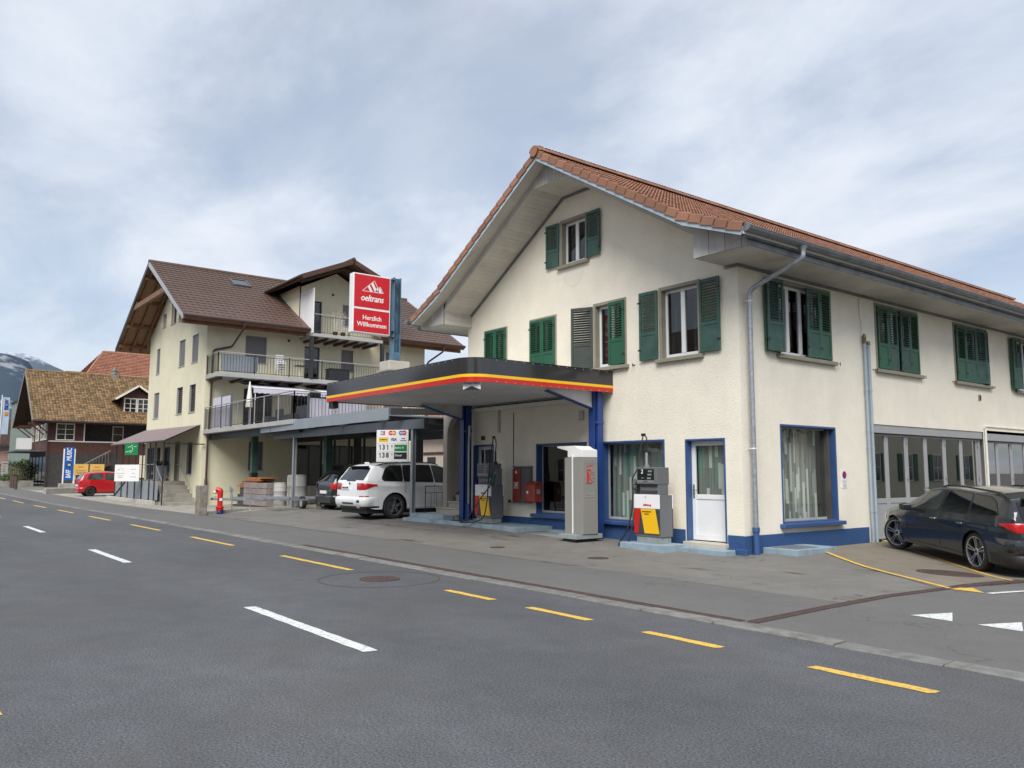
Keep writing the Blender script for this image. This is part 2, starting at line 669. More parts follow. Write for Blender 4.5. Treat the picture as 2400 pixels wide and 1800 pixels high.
# -- house
def stucco(name, col, bump=1.0, scale=28.0, stain=0.45, staincol=(0.33, 0.29, 0.22)):
    m = bpy.data.materials.new(name)
    m.use_nodes = True
    nt = m.node_tree
    b = nt.nodes['Principled BSDF']
    L = nt.links.new
    pos = nd(nt, 'ShaderNodeNewGeometry').outputs['Position']
    n = nd(nt, 'ShaderNodeTexNoise')
    n.inputs['Scale'].default_value = 1.1
    n.inputs['Detail'].default_value = 6
    n.inputs['Roughness'].default_value = 0.65
    L(pos, n.inputs['Vector'])
    r = nd(nt, 'ShaderNodeValToRGB')
    r.color_ramp.elements[0].position = 0.3
    r.color_ramp.elements[1].position = 0.7
    r.color_ramp.elements[0].color = col4([c * 0.93 for c in col])
    r.color_ramp.elements[1].color = col4([c * 1.05 for c in col])
    L(n.outputs['Fac'], r.inputs['Fac'])
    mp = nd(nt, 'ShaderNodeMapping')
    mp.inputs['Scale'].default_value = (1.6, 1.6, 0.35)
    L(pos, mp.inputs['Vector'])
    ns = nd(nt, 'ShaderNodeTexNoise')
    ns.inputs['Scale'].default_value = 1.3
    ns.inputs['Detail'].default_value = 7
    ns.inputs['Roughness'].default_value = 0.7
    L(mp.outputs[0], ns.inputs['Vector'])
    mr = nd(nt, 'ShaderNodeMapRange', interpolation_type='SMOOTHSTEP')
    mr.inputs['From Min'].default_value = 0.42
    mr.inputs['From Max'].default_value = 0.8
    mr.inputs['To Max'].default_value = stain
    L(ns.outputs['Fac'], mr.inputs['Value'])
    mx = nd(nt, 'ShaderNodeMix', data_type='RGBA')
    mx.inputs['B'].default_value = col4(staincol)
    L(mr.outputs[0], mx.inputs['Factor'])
    L(r.outputs['Color'], mx.inputs['A'])
    # darker tone in the low spots of the bump noise
    n2 = nd(nt, 'ShaderNodeTexNoise')
    n2.inputs['Scale'].default_value = scale
    n2.inputs['Detail'].default_value = 4
    n2.inputs['Roughness'].default_value = 0.62
    n2.inputs['Distortion'].default_value = 0.6
    L(pos, n2.inputs['Vector'])
    g = nd(nt, 'ShaderNodeMapRange')
    g.inputs['From Min'].default_value = 0.28
    g.inputs['From Max'].default_value = 0.48
    g.inputs['To Min'].default_value = 0.86
    g.inputs['To Max'].default_value = 1.0
    L(n2.outputs['Fac'], g.inputs['Value'])
    sc = nd(nt, 'ShaderNodeVectorMath', operation='SCALE')
    L(mx.outputs['Result'], sc.inputs[0])
    L(g.outputs[0], sc.inputs['Scale'])
    L(sc.outputs[0], b.inputs['Base Color'])
    b.inputs['Roughness'].default_value = 0.9
    b.inputs['Specular IOR Level'].default_value = 0.25
    bp = nd(nt, 'ShaderNodeBump')
    bp.inputs['Strength'].default_value = bump
    bp.inputs['Distance'].default_value = 0.028
    L(n2.outputs['Fac'], bp.inputs['Height'])
    L(bp.outputs[0], b.inputs['Normal'])
    MAT[name] = m


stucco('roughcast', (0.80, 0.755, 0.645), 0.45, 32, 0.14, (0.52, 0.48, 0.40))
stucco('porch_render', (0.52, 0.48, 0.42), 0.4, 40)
stucco('patch_render', (0.74, 0.71, 0.62), 0.1, 60, 0.15, (.5, .47, .4))
stucco('blue_plinth', (0.034, 0.084, 0.215), 0.7, 26, 0.4, (0.05, 0.08, 0.14))
mat('blue_paint', (0.032, 0.080, 0.215), 0.45, var=0.12, vscale=3, bump=0.1, bscale=60, dirt=0.25, dirtcol=(0.06, 0.08, 0.12), dscale=3)
mat('blue_steel', (0.012, 0.045, 0.20), 0.38, var=0.1, vscale=2, dirt=0.2, dirtcol=(0.03, 0.04, 0.07))
mat('light_blue', (0.25, 0.33, 0.39), 0.55, var=0.12, vscale=3, bump=0.25, bscale=50, dirt=0.75, dirtcol=(0.16, 0.18, 0.18), dscale=2.5)
mat('stone_trim', (0.25, 0.235, 0.185), 0.75, var=0.1, vscale=4, bump=0.2, bscale=90)
mat('white_frame', (0.74, 0.75, 0.76), 0.35, var=0.03, vscale=3)
mat('green_paint', (0.013, 0.088, 0.045), 0.42, var=0.15, vscale=2, rnd=0.12)
mat('green_worn', (0.036, 0.092, 0.075), 0.6, var=0.22, vscale=3, rnd=0.12, dirt=0.5, dirtcol=(0.10, 0.13, 0.12), dscale=4)
mat('green_grey', (0.040, 0.052, 0.047), 0.75, var=0.2, vscale=6, dirt=0.5, dirtcol=(0.05, 0.055, 0.05), dscale=5)
mat('black_iron', (0.02, 0.02, 0.02), 0.5, var=0.1)
mat('zinc', (0.20, 0.22, 0.24), 0.45, metal=0.55, var=0.18, vscale=3, rvar=0.12, dirt=0.5, dirtcol=(0.07, 0.075, 0.08), dscale=2, dstretch=(1, 1, .4))
mat('galvanised', (0.34, 0.37, 0.40), 0.4, metal=0.6, var=0.22, vscale=14, rvar=0.15)
mat('zinc_light', (0.40, 0.47, 0.52), 0.5, metal=0.15, var=0.1, vscale=2.5, rvar=0.1)
mat('soffit_paint', (0.50, 0.48, 0.44), 0.65, var=0.08, vscale=2, dirt=0.35, dirtcol=(0.25, 0.22, 0.18), dscale=1.5, rnd=0.04)
mat('board_paint', (0.44, 0.43, 0.41), 0.65, var=0.1, vscale=3, rnd=0.08)
mat('roof_tile', (0.36, 0.135, 0.072), 0.75, var=0.22, vscale=5, bump=0.15, bscale=60, rnd=0.2)
mat('roof_tile_field', (0.29, 0.135, 0.085), 0.75, var=0.32, vscale=4.2, bump=0.15, bscale=60)
mat('roof_felt', (0.05, 0.04, 0.035), 0.9)
mat('brown_tile', (0.098, 0.058, 0.048), 0.65, var=0.25, vscale=2.5, rnd=0.1)
mat('wood_soffit', (0.25, 0.145, 0.07), 0.6, var=0.2, vscale=2.5)
mat('wood_beam', (0.17, 0.078, 0.036), 0.55, var=0.25, vscale=2)
mat('dark_wood', (0.07, 0.032, 0.02), 0.6, var=0.2, vscale=3)
stucco('cream_render', (0.70, 0.66, 0.49), 0.15, 60, 0.2, (0.46, 0.42, 0.29))
mat('grey_blind', (0.17, 0.16, 0.165), 0.5, var=0.06)
mat('steel_grey', (0.13, 0.15, 0.17), 0.45, metal=0.3, var=0.12, vscale=2)
mat('steel_pale', (0.30, 0.33, 0.36), 0.4, metal=0.3, var=0.08, vscale=1.5)
mat('anthracite', (0.022, 0.024, 0.027), 0.45, var=0.1)
mat('alu', (0.45, 0.45, 0.45), 0.35, metal=0.6, var=0.06)
mat('slab_edge', (0.36, 0.36, 0.35), 0.7, var=0.1)
mat('awning', (0.50, 0.48, 0.55), 0.8, var=0.05)
mat('curtain', (0.36, 0.36, 0.34), 0.9, var=0.1, vscale=12)
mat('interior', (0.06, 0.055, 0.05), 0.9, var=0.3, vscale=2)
mat('black_gloss', (0.012, 0.012, 0.013), 0.06, var=0.0, spec=0.6, coat=0.4)
mat('fascia_black', (0.030, 0.031, 0.033), 0.10, var=0.1, vscale=1, spec=0.6, rvar=0.04)
mat('stripe_yellow', (0.80, 0.46, 0.012), 0.25, var=0.04)
mat('stripe_red', (0.47, 0.018, 0.012), 0.2, var=0.06, rvar=0.05)
mat('deck_grey', (0.60, 0.60, 0.60), 0.6, var=0.08, vscale=1, dirt=0.3, dirtcol=(0.22, 0.21, 0.2))
mat('sign_red', (0.52, 0.018, 0.028), 0.3, var=0.05)
mat('sign_white', (0.74, 0.74, 0.74), 0.4, var=0.03)
mat('pole_blue', (0.075, 0.16, 0.235), 0.5, var=0.25, vscale=3, dirt=0.85, dirtcol=(0.035, 0.04, 0.05), dscale=4, dstretch=(1, 1, .5))
mat('concrete_light', (0.42, 0.40, 0.36), 0.85, var=0.1, bump=0.2, bscale=50)
mat('pump_grey', (0.135, 0.138, 0.145), 0.4, var=0.06, vscale=2, rvar=0.08)
mat('pump_dark', (0.045, 0.045, 0.05), 0.45, var=0.05)
mat('pump_white', (0.76, 0.76, 0.78), 0.3, var=0.03)
mat('pump_base', (0.25, 0.28, 0.28), 0.6, var=0.12, vscale=5, dirt=0.4)
mat('rubber', (0.016, 0.016, 0.017), 0.55, var=0.1)
mat('display', (0.012, 0.014, 0.016), 0.12, var=0)
mat('lcd', (0.20, 0.23, 0.22), 0.3, var=0.05)
mat('green_nozzle', (0.01, 0.13, 0.06), 0.35, var=0)
mat('kiosk_grey', (0.235, 0.232, 0.215), 0.5, var=0.05, vscale=2, rvar=0.08)
mat('red_box', (0.30, 0.045, 0.032), 0.45, var=0.2, vscale=4, dirt=0.4, dirtcol=(0.2, 0.08, 0.06), dscale=5)
mat('ink_black', (0.012, 0.012, 0.012), 0.5, var=0)
mat('ink_red', (0.55, 0.02, 0.02), 0.5, var=0)
mat('ink_blue', (0.015, 0.035, 0.22), 0.5, var=0)
mat('ink_cyan', (0.03, 0.20, 0.55), 0.5, var=0)
mat('ink_orange', (0.72, 0.24, 0.02), 0.5, var=0)
mat('ink_green', (0.0, 0.19, 0.055), 0.4, var=0)
mat('ink_yellow', (0.74, 0.46, 0.03), 0.5, var=0)
mat('ink_purple', (0.10, 0.02, 0.13), 0.5, var=0)
mat('ink_grey', (0.3, 0.31, 0.32), 0.5, var=0)
mat('step_stone', (0.46, 0.43, 0.37), 0.8, var=0.12, vscale=5, bump=0.2, bscale=70, dirt=0.5, dirtcol=(0.22, 0.2, 0.16))
mat('garage_grey', (0.31, 0.315, 0.325), 0.45, var=0.05, vscale=2, rvar=0.06)
mat('pale_blue_pipe', (0.29, 0.36, 0.42), 0.45, var=0.1, vscale=4)
mat('brass', (0.16, 0.13, 0.08), 0.4, metal=0.7, var=0.2)
mat('brown_pipe', (0.055, 0.03, 0.025), 0.4, var=0.15)
mat('cream_white', (0.70, 0.69, 0.62), 0.55, var=0.05)
mat('deep_red', (0.075, 0.028, 0.019), 0.7, var=0.2, vscale=3)
mat('mossy_tile', (0.20, 0.125, 0.055), 0.85, var=0.5, vscale=3.5, dirt=0.6, dirtcol=(0.055, 0.045, 0.025), dscale=1.4)
mat('dark_board', (0.045, 0.043, 0.04), 0.8, var=0.25, vscale=4)
mat('wood_fresh', (0.30, 0.12, 0.045), 0.7, var=0.3, vscale=6, rnd=0.3)
mat('leaf', (0.05, 0.085, 0.025), 0.7, var=0.35, vscale=8, rnd=0.2)
mat('leaf_dry', (0.36, 0.28, 0.18), 0.8, var=0.3, vscale=8)
mat('hydrant_red', (0.52, 0.02, 0.02), 0.3, var=0.08, vscale=6)
mat('hydrant_blue', (0.02, 0.03, 0.16), 0.4, var=0.1)
mat('old_stone', (0.22, 0.205, 0.18), 0.9, var=0.35, vscale=6, bump=0.8, bscale=30, dirt=0.6, dirtcol=(0.16, 0.13, 0.05), dscale=4)
mat('car_white', (0.72, 0.73, 0.74), 0.25, var=0.0, spec=0.5, coat=0.6)
mat('car_grey', (0.022, 0.026, 0.032), 0.2, metal=0.35, var=0.0, coat=0.8)
mat('car_red', (0.42, 0.006, 0.012), 0.25, var=0.0, coat=0.7)
mat('car_black', (0.012, 0.012, 0.013), 0.25, var=0.0, coat=0.6)
mat('car_trim', (0.015, 0.015, 0.016), 0.5, var=0.0)
mat('tyre', (0.014, 0.014, 0.015), 0.75, var=0.1)
mat('rim_bright', (0.55, 0.56, 0.57), 0.22, metal=0.9, var=0.0)
mat('rim_dark', (0.05, 0.05, 0.053), 0.35, metal=0.6, var=0.0)
mat('lamp_red', (0.45, 0.006, 0.010), 0.12, var=0.0, coat=0.7)
mat('lamp_clear', (0.6, 0.6, 0.6), 0.1, metal=0.4, var=0.0)
mat('chrome', (0.6, 0.6, 0.6), 0.12, metal=1.0, var=0.0)
mat('seat_dark', (0.03, 0.03, 0.03), 0.8, var=0.1)
glass('pane', (0.90, 0.93, 0.92), 0.95)
glass('pane_dark', (0.50, 0.53, 0.53), 0.95, 0.0, 0.02)
glass('car_glass', (0.16, 0.19, 0.18), 0.95, 0.0, 0.03)
glass('clear_sheet', (0.86, 0.9, 0.9), 0.9)
glass('green_glass', (0.30, 0.42, 0.40), 0.9, 0.0, 0.08)
mat('car_window', (0.006, 0.007, 0.007), 0.04, var=0.0, spec=0.5, coat=0.3)
mat('car_window_clear', (0.035, 0.042, 0.040), 0.04, var=0.5, vscale=2.5, spec=0.5, coat=0.3)
# ---------------------------------------------------------------- ground, road, pavement
def grid_sheet(name, xs, yfun, mat_, dz, parent=None, ny=None):
    """sheet draped on the ground: xs list, yfun(x)->(y0,y1)"""
    vs, fs = [], []
    n = ny
    for x in xs:
        a, b = yfun(x)
        for j in range(n + 1):
            y = a + (b - a) * j / n
            vs.append((x, y, gz(x, y) + dz))
    for i in range(len(xs) - 1):
        for j in range(n):
            k = i * (n + 1) + j
            fs.append((k, k + n + 1, k + n + 2, k + 1))
    return MB().add(vs, fs).build(name, mat_, parent, fix=False)


def fr(a, b, st):
    n = max(1, int(math.ceil(abs(b - a) / st)))
    return [a + (b - a) * i / n for i in range(n + 1)]


def drape(poly, dz, mat_, name, parent, sub=0.35):
    bm = bmesh.new()
    vs = [bm.verts.new((p[0], p[1], 0)) for p in poly]
    bm.faces.new(vs)
    for _ in range(4):
        es = [e for e in bm.edges if e.calc_length() > sub]
        if not es:
            break
        bmesh.ops.subdivide_edges(bm, edges=es, cuts=1, use_grid_fill=True)
    bmesh.ops.triangulate(bm, faces=bm.faces)
    for v in bm.verts:
        v.co.z = gz(v.co.x, v.co.y) + dz
    bmesh.ops.recalc_face_normals(bm, faces=bm.faces)
    if bm.faces and sum(f.normal.z for f in bm.faces) < 0:
        bmesh.ops.reverse_faces(bm, faces=bm.faces)
    me = bpy.data.meshes.new(name)
    bm.to_mesh(me)
    bm.free()
    me.materials.append(MAT[mat_])
    return place(bpy.data.objects.new(name, me), parent)


gx = [-4000, -1500, -600, -250] + fr(-140, 20, 4) + [60, 200, 700, 2500, 4000]
gy = [-4000, -1500, -500, -150, -60, -20, -14, -6, -5, -3, 0, 4, 10, 20, 40, 80, 150, 400, 1500, 4000]
vs = [(x, y, gz(x, y) - 0.06) for x in gx for y in gy]
fs = [(i * len(gy) + j, (i + 1) * len(gy) + j, (i + 1) * len(gy) + j + 1, i * len(gy) + j + 1) for i in range(len(gx) - 1) for j in range(len(gy) - 1)]
struct(MB().add(vs, fs).build('ground', 'ground', fix=False))

road = struct(grid_sheet('road', fr(-140, 60, 2), lambda x: (-13.8 + road_y(x), -6.33 + road_y(x)), 'road', 0.0, ny=2))
pavement = struct(grid_sheet('pavement', fr(-140, 4.42, 1.5), lambda x: (-6.12 + road_y(x), -3.95 if x > -21 else -3.95 + road_y(x) * .6), 'pavement', 0.004, ny=4))
forecourt = struct(grid_sheet('forecourt', fr(-20.5, 4.42, 0.8), lambda x: (-3.95, 16), 'forecourt', 0.0, ny=26))
side_street = struct(grid_sheet('side_street', fr(4.42, 60, 1.5), lambda x: (-6.12, 60), 'pavement', 0.002, ny=40))
lot = struct(grid_sheet('yard', fr(-60, -20.5, 2), lambda x: (-3.95 + road_y(x) * .6, 30), 'concrete', 0.0, ny=16))
vs, fs = [], []
for i in range(15):
    for j in range(25):
        s, t = i / 14, j / 24
        x = 4.40 * s
        y = (2.15 - 3.75 * s) * (1 - t) + 16 * t
        vs.append((x, y, gz(x, y) + 0.005))
for i in range(14):
    for j in range(24):
        k = i * 25 + j
        fs.append((k, k + 25, k + 26, k + 1))
apron = struct(MB().add(vs, fs).build('garage_apron', 'apron', fix=False))
# far pavement behind the camera
struct(grid_sheet('far_pavement', fr(-140, 60, 4), lambda x: (-40 + road_y(x), -13.95 + road_y(x)), 'pavement', 0.0, ny=3))

# markings
rn = random.Random(3)


def dash(x0, x1, yc, w, m, bend=True, slant=0.03):
    p = []
    n = max(6, int((x1 - x0) / 0.12))
    for i in range(n + 1):
        x = x0 + (x1 - x0) * i / n
        p.append((x, yc - w / 2 + (road_y(x) if bend else 0) + rn.uniform(-.006, .006)))
    p.append((x1 + slant, yc + rn.uniform(-.02, .02) + (road_y(x1) if bend else 0)))
    for i in range(n, -1, -1):
        x = x0 + slant + (x1 - x0) * i / n
        p.append((x, yc + w / 2 + (road_y(x) if bend else 0) + rn.uniform(-.006, .006)))
    drape(p, 0.004, m, 'lane_dash', road, 3)


for k in range(-6, 1):
    dash(0.18 + k * 8.97, 3.2 + k * 8.97, -9.84, 0.14, 'road_white')
for a, b in ((-56.8, -53.6), (-51, -47.9), (-46.6, -43.4), (-40.7, -37.3), (-34.3, -31.2), (-28.5, -25.4), (-22.6, -19.5), (-16.8, -13.7), (-10.95, -8), (-5.3, -2.42),
             (0.43, 1.48), (2.21, 3.26), (4.07, 5.0), (5.93, 6.93), (7.8, 8.8)):
    dash(a, b, -7.21, 0.115, 'road_yellow')
dash(0.4, 3.44, -12.74, 0.11, 'road_yellow')
# give-way teeth, parking lines
for p in (((5.24, -4.11), (5.71, -4.13), (5.46, -3.57)), ((5.96, -4.12), (6.41, -4.15), (6.19, -3.59)), ((6.68, -4.14), (7.12, -4.17), (6.92, -3.61))):
    drape(p, 0.006, 'road_white', 'give_way_tooth', side_street, 9)


def strip(pts, w, dz, m, name, parent, sub=0.35):
    L, Rr = [], []
    for i, p in enumerate(pts):
        a = Vector(pts[max(i - 1, 0)]); b = Vector(pts[min(i + 1, len(pts) - 1)])
        d = (b - a).normalized()
        n = Vector((-d.y, d.x))
        p = Vector(p)
        L.append(tuple(p + n * w / 2)); Rr.append(tuple(p - n * w / 2))
    return drape(L + Rr[::-1], dz, m, name, parent, sub)


strip([(0.28, 2.02), (2.4, 0.13), (4.52, -1.55)], 0.085, 0.012, 'road_yellow', 'parking_line', apron)
drape([(4.50, -1.60), (5.02, -1.63), (4.70, -1.24), (4.55, -1.37)], 0.008, 'road_yellow', 'parking_mark', side_street)
strip([(-0.05, 5.15), (1.7, 3.45), (3.30, 1.92), (4.62, 0.52)], 0.085, 0.012, 'road_yellow', 'parking_line', apron)
drape([(4.6, 0.5), (5.1, 0.42), (4.8, 0.85)], 0.008, 'road_yellow', 'parking_mark', side_street)
strip([(5.07, -1.62), (5.4, -0.35)], 0.09, 0.008, 'road_white', 'stop_line', side_street)

# kerb stones, laid flush, with open joints
kerb = bpy.data.objects.new('kerb', None)
place(kerb, None, TR(0, -6.22, 0))
struct(kerb)
x = 9.3
while x > -75:
    ln = rn.uniform(0.9, 1.5) if x > -30 else rn.uniform(1.6, 2.4)
    x0, x1 = x - ln + 0.012, x - 0.006
    mb = MB()
    h = 0.018 + rn.uniform(-.006, .008)
    ya, yb = -6.33 + rn.uniform(-.012, .006), -6.115
    n = 6
    vs = []
    for i in range(n + 1):
        xx = x0 + (x1 - x0) * i / n
        dy = road_y(xx)
        ja = rn.uniform(-.012, .008)
        zb = gz(xx, -6.2)
        vs += [(xx, ya + dy + ja, zb - .06), (xx, ya + dy + ja, zb + h - .010), (xx, ya + .02 + dy + ja, zb + h), (xx, yb + dy, zb + h + .004), (xx, yb + dy, zb - .06)]
    fs = [(0, 1, 2, 3, 4), tuple(n * 5 + k for k in (4, 3, 2, 1, 0))]
    for i in range(n):
        for k in range(4):
            fs.append((i * 5 + k, (i + 1) * 5 + k, (i + 1) * 5 + k + 1, i * 5 + k + 1))
    mb.add(vs, fs)
    mb.build('kerb_stone', 'kerb_stone', kerb)
    x -= ln

# slotted drain channel along the kerb and across the forecourt mouth
drain = thing('drain_channel', 'rusty slotted drain channel running along the kerb and turning towards the parked wagon', 'drain', TR(4.4, -5.95, 0))
gm = {}


def grate_mesh(fine):
    if fine not in gm:
        mb = MB()
        w, l = 0.13, 0.5
        mb.box(-w / 2, 0.002, -.02, -w / 2 + .016, l - .002, .006)
        mb.box(w / 2 - .016, 0.002, -.02, w / 2, l - .002, .006)
        n = 14 if fine else 8
        for i in range(n):
            y = (i + .5) * l / n
            mb.box(-w / 2 + .016, y - l / n * .33, -.012, w / 2 - .016, y + l / n * .33, .003)
        mb.box(-w / 2, 0.002, -.05, w / 2, l - .002, -.03)
        gm[fine] = mb.mesh('grate', 'rust_iron')
    return gm[fine]


def lay(pts, fine):
    p = Vector(pts[0])
    i = 1
    pts = [Vector(q) for q in pts]
    while i < len(pts):
        d = pts[i] - p
        if d.length < 0.5:
            i += 1
            continue
        d.normalize()
        inst('grate', grate_mesh(fine), drain, TR(p.x, p.y, gz(p.x, p.y) + 0.008) @ RZ(math.atan2(d.y, d.x) - R(90)))
        p = p + d * 0.5


lay([(4.34, -5.97), (-7.4, -5.97)], True)
lay([(4.44, -5.93), (4.37, -4.15), (4.36, -2.62), (4.50, -1.58), (4.60, -0.4), (4.66, 0.7), (4.7, 3.0)], True)


def manhole(x, y, r, label, parentname='manhole_cover'):
    t = thing(parentname, label, 'manhole cover', TR(x, y, gz(x, y)), local=True)
    e = .15
    sx = (gz(x + e, y) - gz(x - e, y)) / (2 * e); sy = (gz(x, y + e) - gz(x, y - e)) / (2 * e)
    M = Matrix(((1, 0, 0, 0), (0, 1, 0, 0), (sx, sy, 1, 0), (0, 0, 0, 1)))
    mb = MB(M)
    mb.lathe([(r * 1.0, -.02), (r * 1.0, .012), (r * .93, .012), (r * .93, .006)], 40, cap=False)
    mb.build('frame', 'iron', t)
    mb = MB(M)
    mb.lathe([(r * .925, -.02), (r * .925, .010)], 40)
    n = int(r * 2 / .05)
    for i in range(-n // 2, n // 2 + 1):
        for j in range(-n // 2, n // 2 + 1):
            cx, cy = i * .05, j * .05
            if math.hypot(cx, cy) < r * .84 and (i + j) % 2 == 0:
                mb.box(cx - .017, cy - .017, .009, cx + .017, cy + .017, .0145)
    mb.build('lid', 'rust_iron', t)
    return t


manhole(-1.13, -7.38, .30, 'round iron manhole cover in the road near the yellow dashes')
manhole(3.5, 0.75, .5, 'large rusty manhole cover beside the rear wheel of the dark wagon')
ring = MB()
ring.lathe([(.905, .002), (.903, .0045), (.898, .0045), (.896, .002)], 60, (-1.13, -7.38, 0), cap=False)
ring.build('patch_joint', 'tar', road)
for (cx, cy, r) in ((-3.9, -3.1, .16), (-1.3, -2.7, .2)):
    mb = MB()
    mb.lathe([(r, -.02), (r, .006), (r * .9, .009), (0.001, .010)], 28, (cx, cy, gz(cx, cy)), cap=False)
    mb.build('valve_cap', 'iron', forecourt)
# tarred joints between the asphalt fields
for pts, par in (([(-20, -4.02), (-11.2, -3.98), (-6.5, -3.93), (-3.2, -3.96), (2.6, -3.93), (4.36, -3.95)], pavement), ([(-11.1, -6.0), (-11.25, -4.0)], pavement),
                 ([(-11.25, -3.9), (-11.9, -1.5)], forecourt), ([(-13, -2.1), (-7.5, -2.3), (-5.9, -1.9)], forecourt)):
    strip(pts, 0.018, 0.010, 'tar', 'joint', par, 0.5)
# a few old patches on the street
# ---------------------------------------------------------------- filling station house
HL = 26.0
house = thing('station_house', 'cream roughcast house with red tiled gable roof, green shutters and blue shop windows', 'house', TR(-4.7, 0, 0))
SIDE = RZ(R(90))


def rect(a, b, c, d):
    return [(a, c), (b, c), (b, d), (a, d)]


# openings: (u0,u1,v0,v1) in wall coordinates
W1 = (-8.69, -7.62, 4.05, 5.60); W2 = (-6.65, -5.56, 4.05, 5.62); W3 = (-4.20, -3.10, 4.07, 5.65); W4 = (-2.10, -0.95, 4.07, 5.67); WG = (-5.40, -4.39, 6.82, 8.01)
SH1 = (-6.39, -4.47, 0.55, 2.33); SH2 = (-3.96, -2.01, 0.50, 2.32); DO = (-1.44, -0.41, 0.19, 2.30); D0 = (-9.21, -8.23, 0.30, 2.37)
S1 = (1.32, 3.38, 4.08, 5.70); S2 = (5.30, 7.44, 4.08, 5.70); S3 = (9.42, 11.55, 4.08, 5.70); S4 = (13.40, 15.4, 4.08, 5.70); SSH = (1.28, 3.38, 0.56, 2.61)
GA = (4.90, 10.95, -0.1, 2.75); GB = (11.12, 17.2, -0.1, 2.80)
gable = [(-9.52, -.3), (0, -.3), (0, 6.33), (-.25, 6.45), (-4.72, 9.10), (-9.19, 6.45), (-9.52, 6.33)]
mb = MB()
mb.sheet(gable, [rect(*w) for w in (W1, W2, W3, W4, WG, SH1, SH2, DO, D0)], lambda a, b: (a, 0, b))
mb.sheet([(0, -.3), (HL, -.3), (HL, 6.33), (0, 6.33)], [rect(*w) for w in (S1, S2, S3, S4, SSH, GA, GB)], lambda a, b: (0, a, b))
mb.sheet([(0, -.3), (HL, -.3), (HL, 6.33), (0, 6.33)], [], lambda a, b: (-9.52, a, b))
mb.sheet(gable, [], lambda a, b: (a, HL, b))
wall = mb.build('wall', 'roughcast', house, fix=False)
# inner partition keeps the rooms dark and gives the panes a room behind them
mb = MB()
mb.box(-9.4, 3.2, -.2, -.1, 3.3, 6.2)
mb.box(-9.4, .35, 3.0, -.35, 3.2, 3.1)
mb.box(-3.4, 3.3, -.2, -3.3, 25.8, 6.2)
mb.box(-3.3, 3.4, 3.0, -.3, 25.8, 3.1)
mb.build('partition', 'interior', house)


def plinth_run(M, u0, u1, h, t=0.03):
    m = MB(M)
    m.box(u0, -t, -.3, u1, 0.0, h)
    return m


# plinth pieces (blue)
for M, a, b, h in ((I4, -9.45, -9.24, .45), (I4, -8.20, -6.56, .44), (I4, -6.56, -4.3, .44), (I4, -4.3, -1.47, .42), (I4, -.38, .03, .37), (SIDE, .03, 4.60, .37)):
    plinth_run(M, a, b, h).build('plinth', 'blue_plinth', house, bevel=.008)


def shop_window(M, o, curtain=True, green=False, left=True):
    u0, u1, v0, v1 = o
    t, d = 0.045, 0.24
    m = MB(M)
    m.box(u0, -.012, v0, u0 + t, d, v1)
    m.box(u1 - t, -.012, v0, u1, d, v1)
    m.box(u0 + t, -.012, v1 - t, u1 - t, d, v1)
    m.box(u0 + t, 0.0, v0, u1 - t, d, v0 + .03)
    fr_ = m.build('shop_window', 'blue_paint', house, bevel=.006)
    m = MB(M)
    m.box(u0 - .10, -.13, v0 - .085, u1 + .10, .05, v0 - .001)
    m.build('sill', 'blue_paint', fr_, bevel=.012)
    m = MB(M)
    a, b, c, e = u0 + t, u1 - t, v0 + .03, v1 - t
    w = .028
    m.box(a, d - .07, c, a + w, d - .03, e); m.box(b - w, d - .07, c, b, d - .03, e); m.box(a + w, d - .07, c, b - w, d - .03, c + w + .02); m.box(a + w, d - .07, e - w, b - w, d - .03, e)
    m.build('glazing_bead', 'slab_edge', fr_)
    m = MB(M)
    m.box(a + w, d - .056, c + w, b - w, d - .050, e - w)
    m.build('pane', 'pane_dark' if not curtain else 'pane', fr_)
    if curtain:
        m = MB(M)
        n = int((b - a) / .012)
        rc = random.Random(int(u0 * 100))
        vs, fs = [], []
        ph = 0
        for i in range(n + 1):
            u = a - .05 + (b - a + .1) * i / n
            ph += rc.uniform(.15, .6)
            y = d + .12 + 0.022 * math.sin(ph) + .012 * math.sin(ph * .37)
            vs += [(u, y, c - .05), (u, y + .01, (c + e) / 2), (u, y, e + .05)]
        for i in range(n):
            fs += [(3 * i, 3 * i + 3, 3 * i + 4, 3 * i + 1), (3 * i + 1, 3 * i + 4, 3 * i + 5, 3 * i + 2)]
        m.add(vs, fs)
        m.build('curtain', 'lace_green' if green else 'lace', fr_, smooth=True, fix=False)
    return fr_


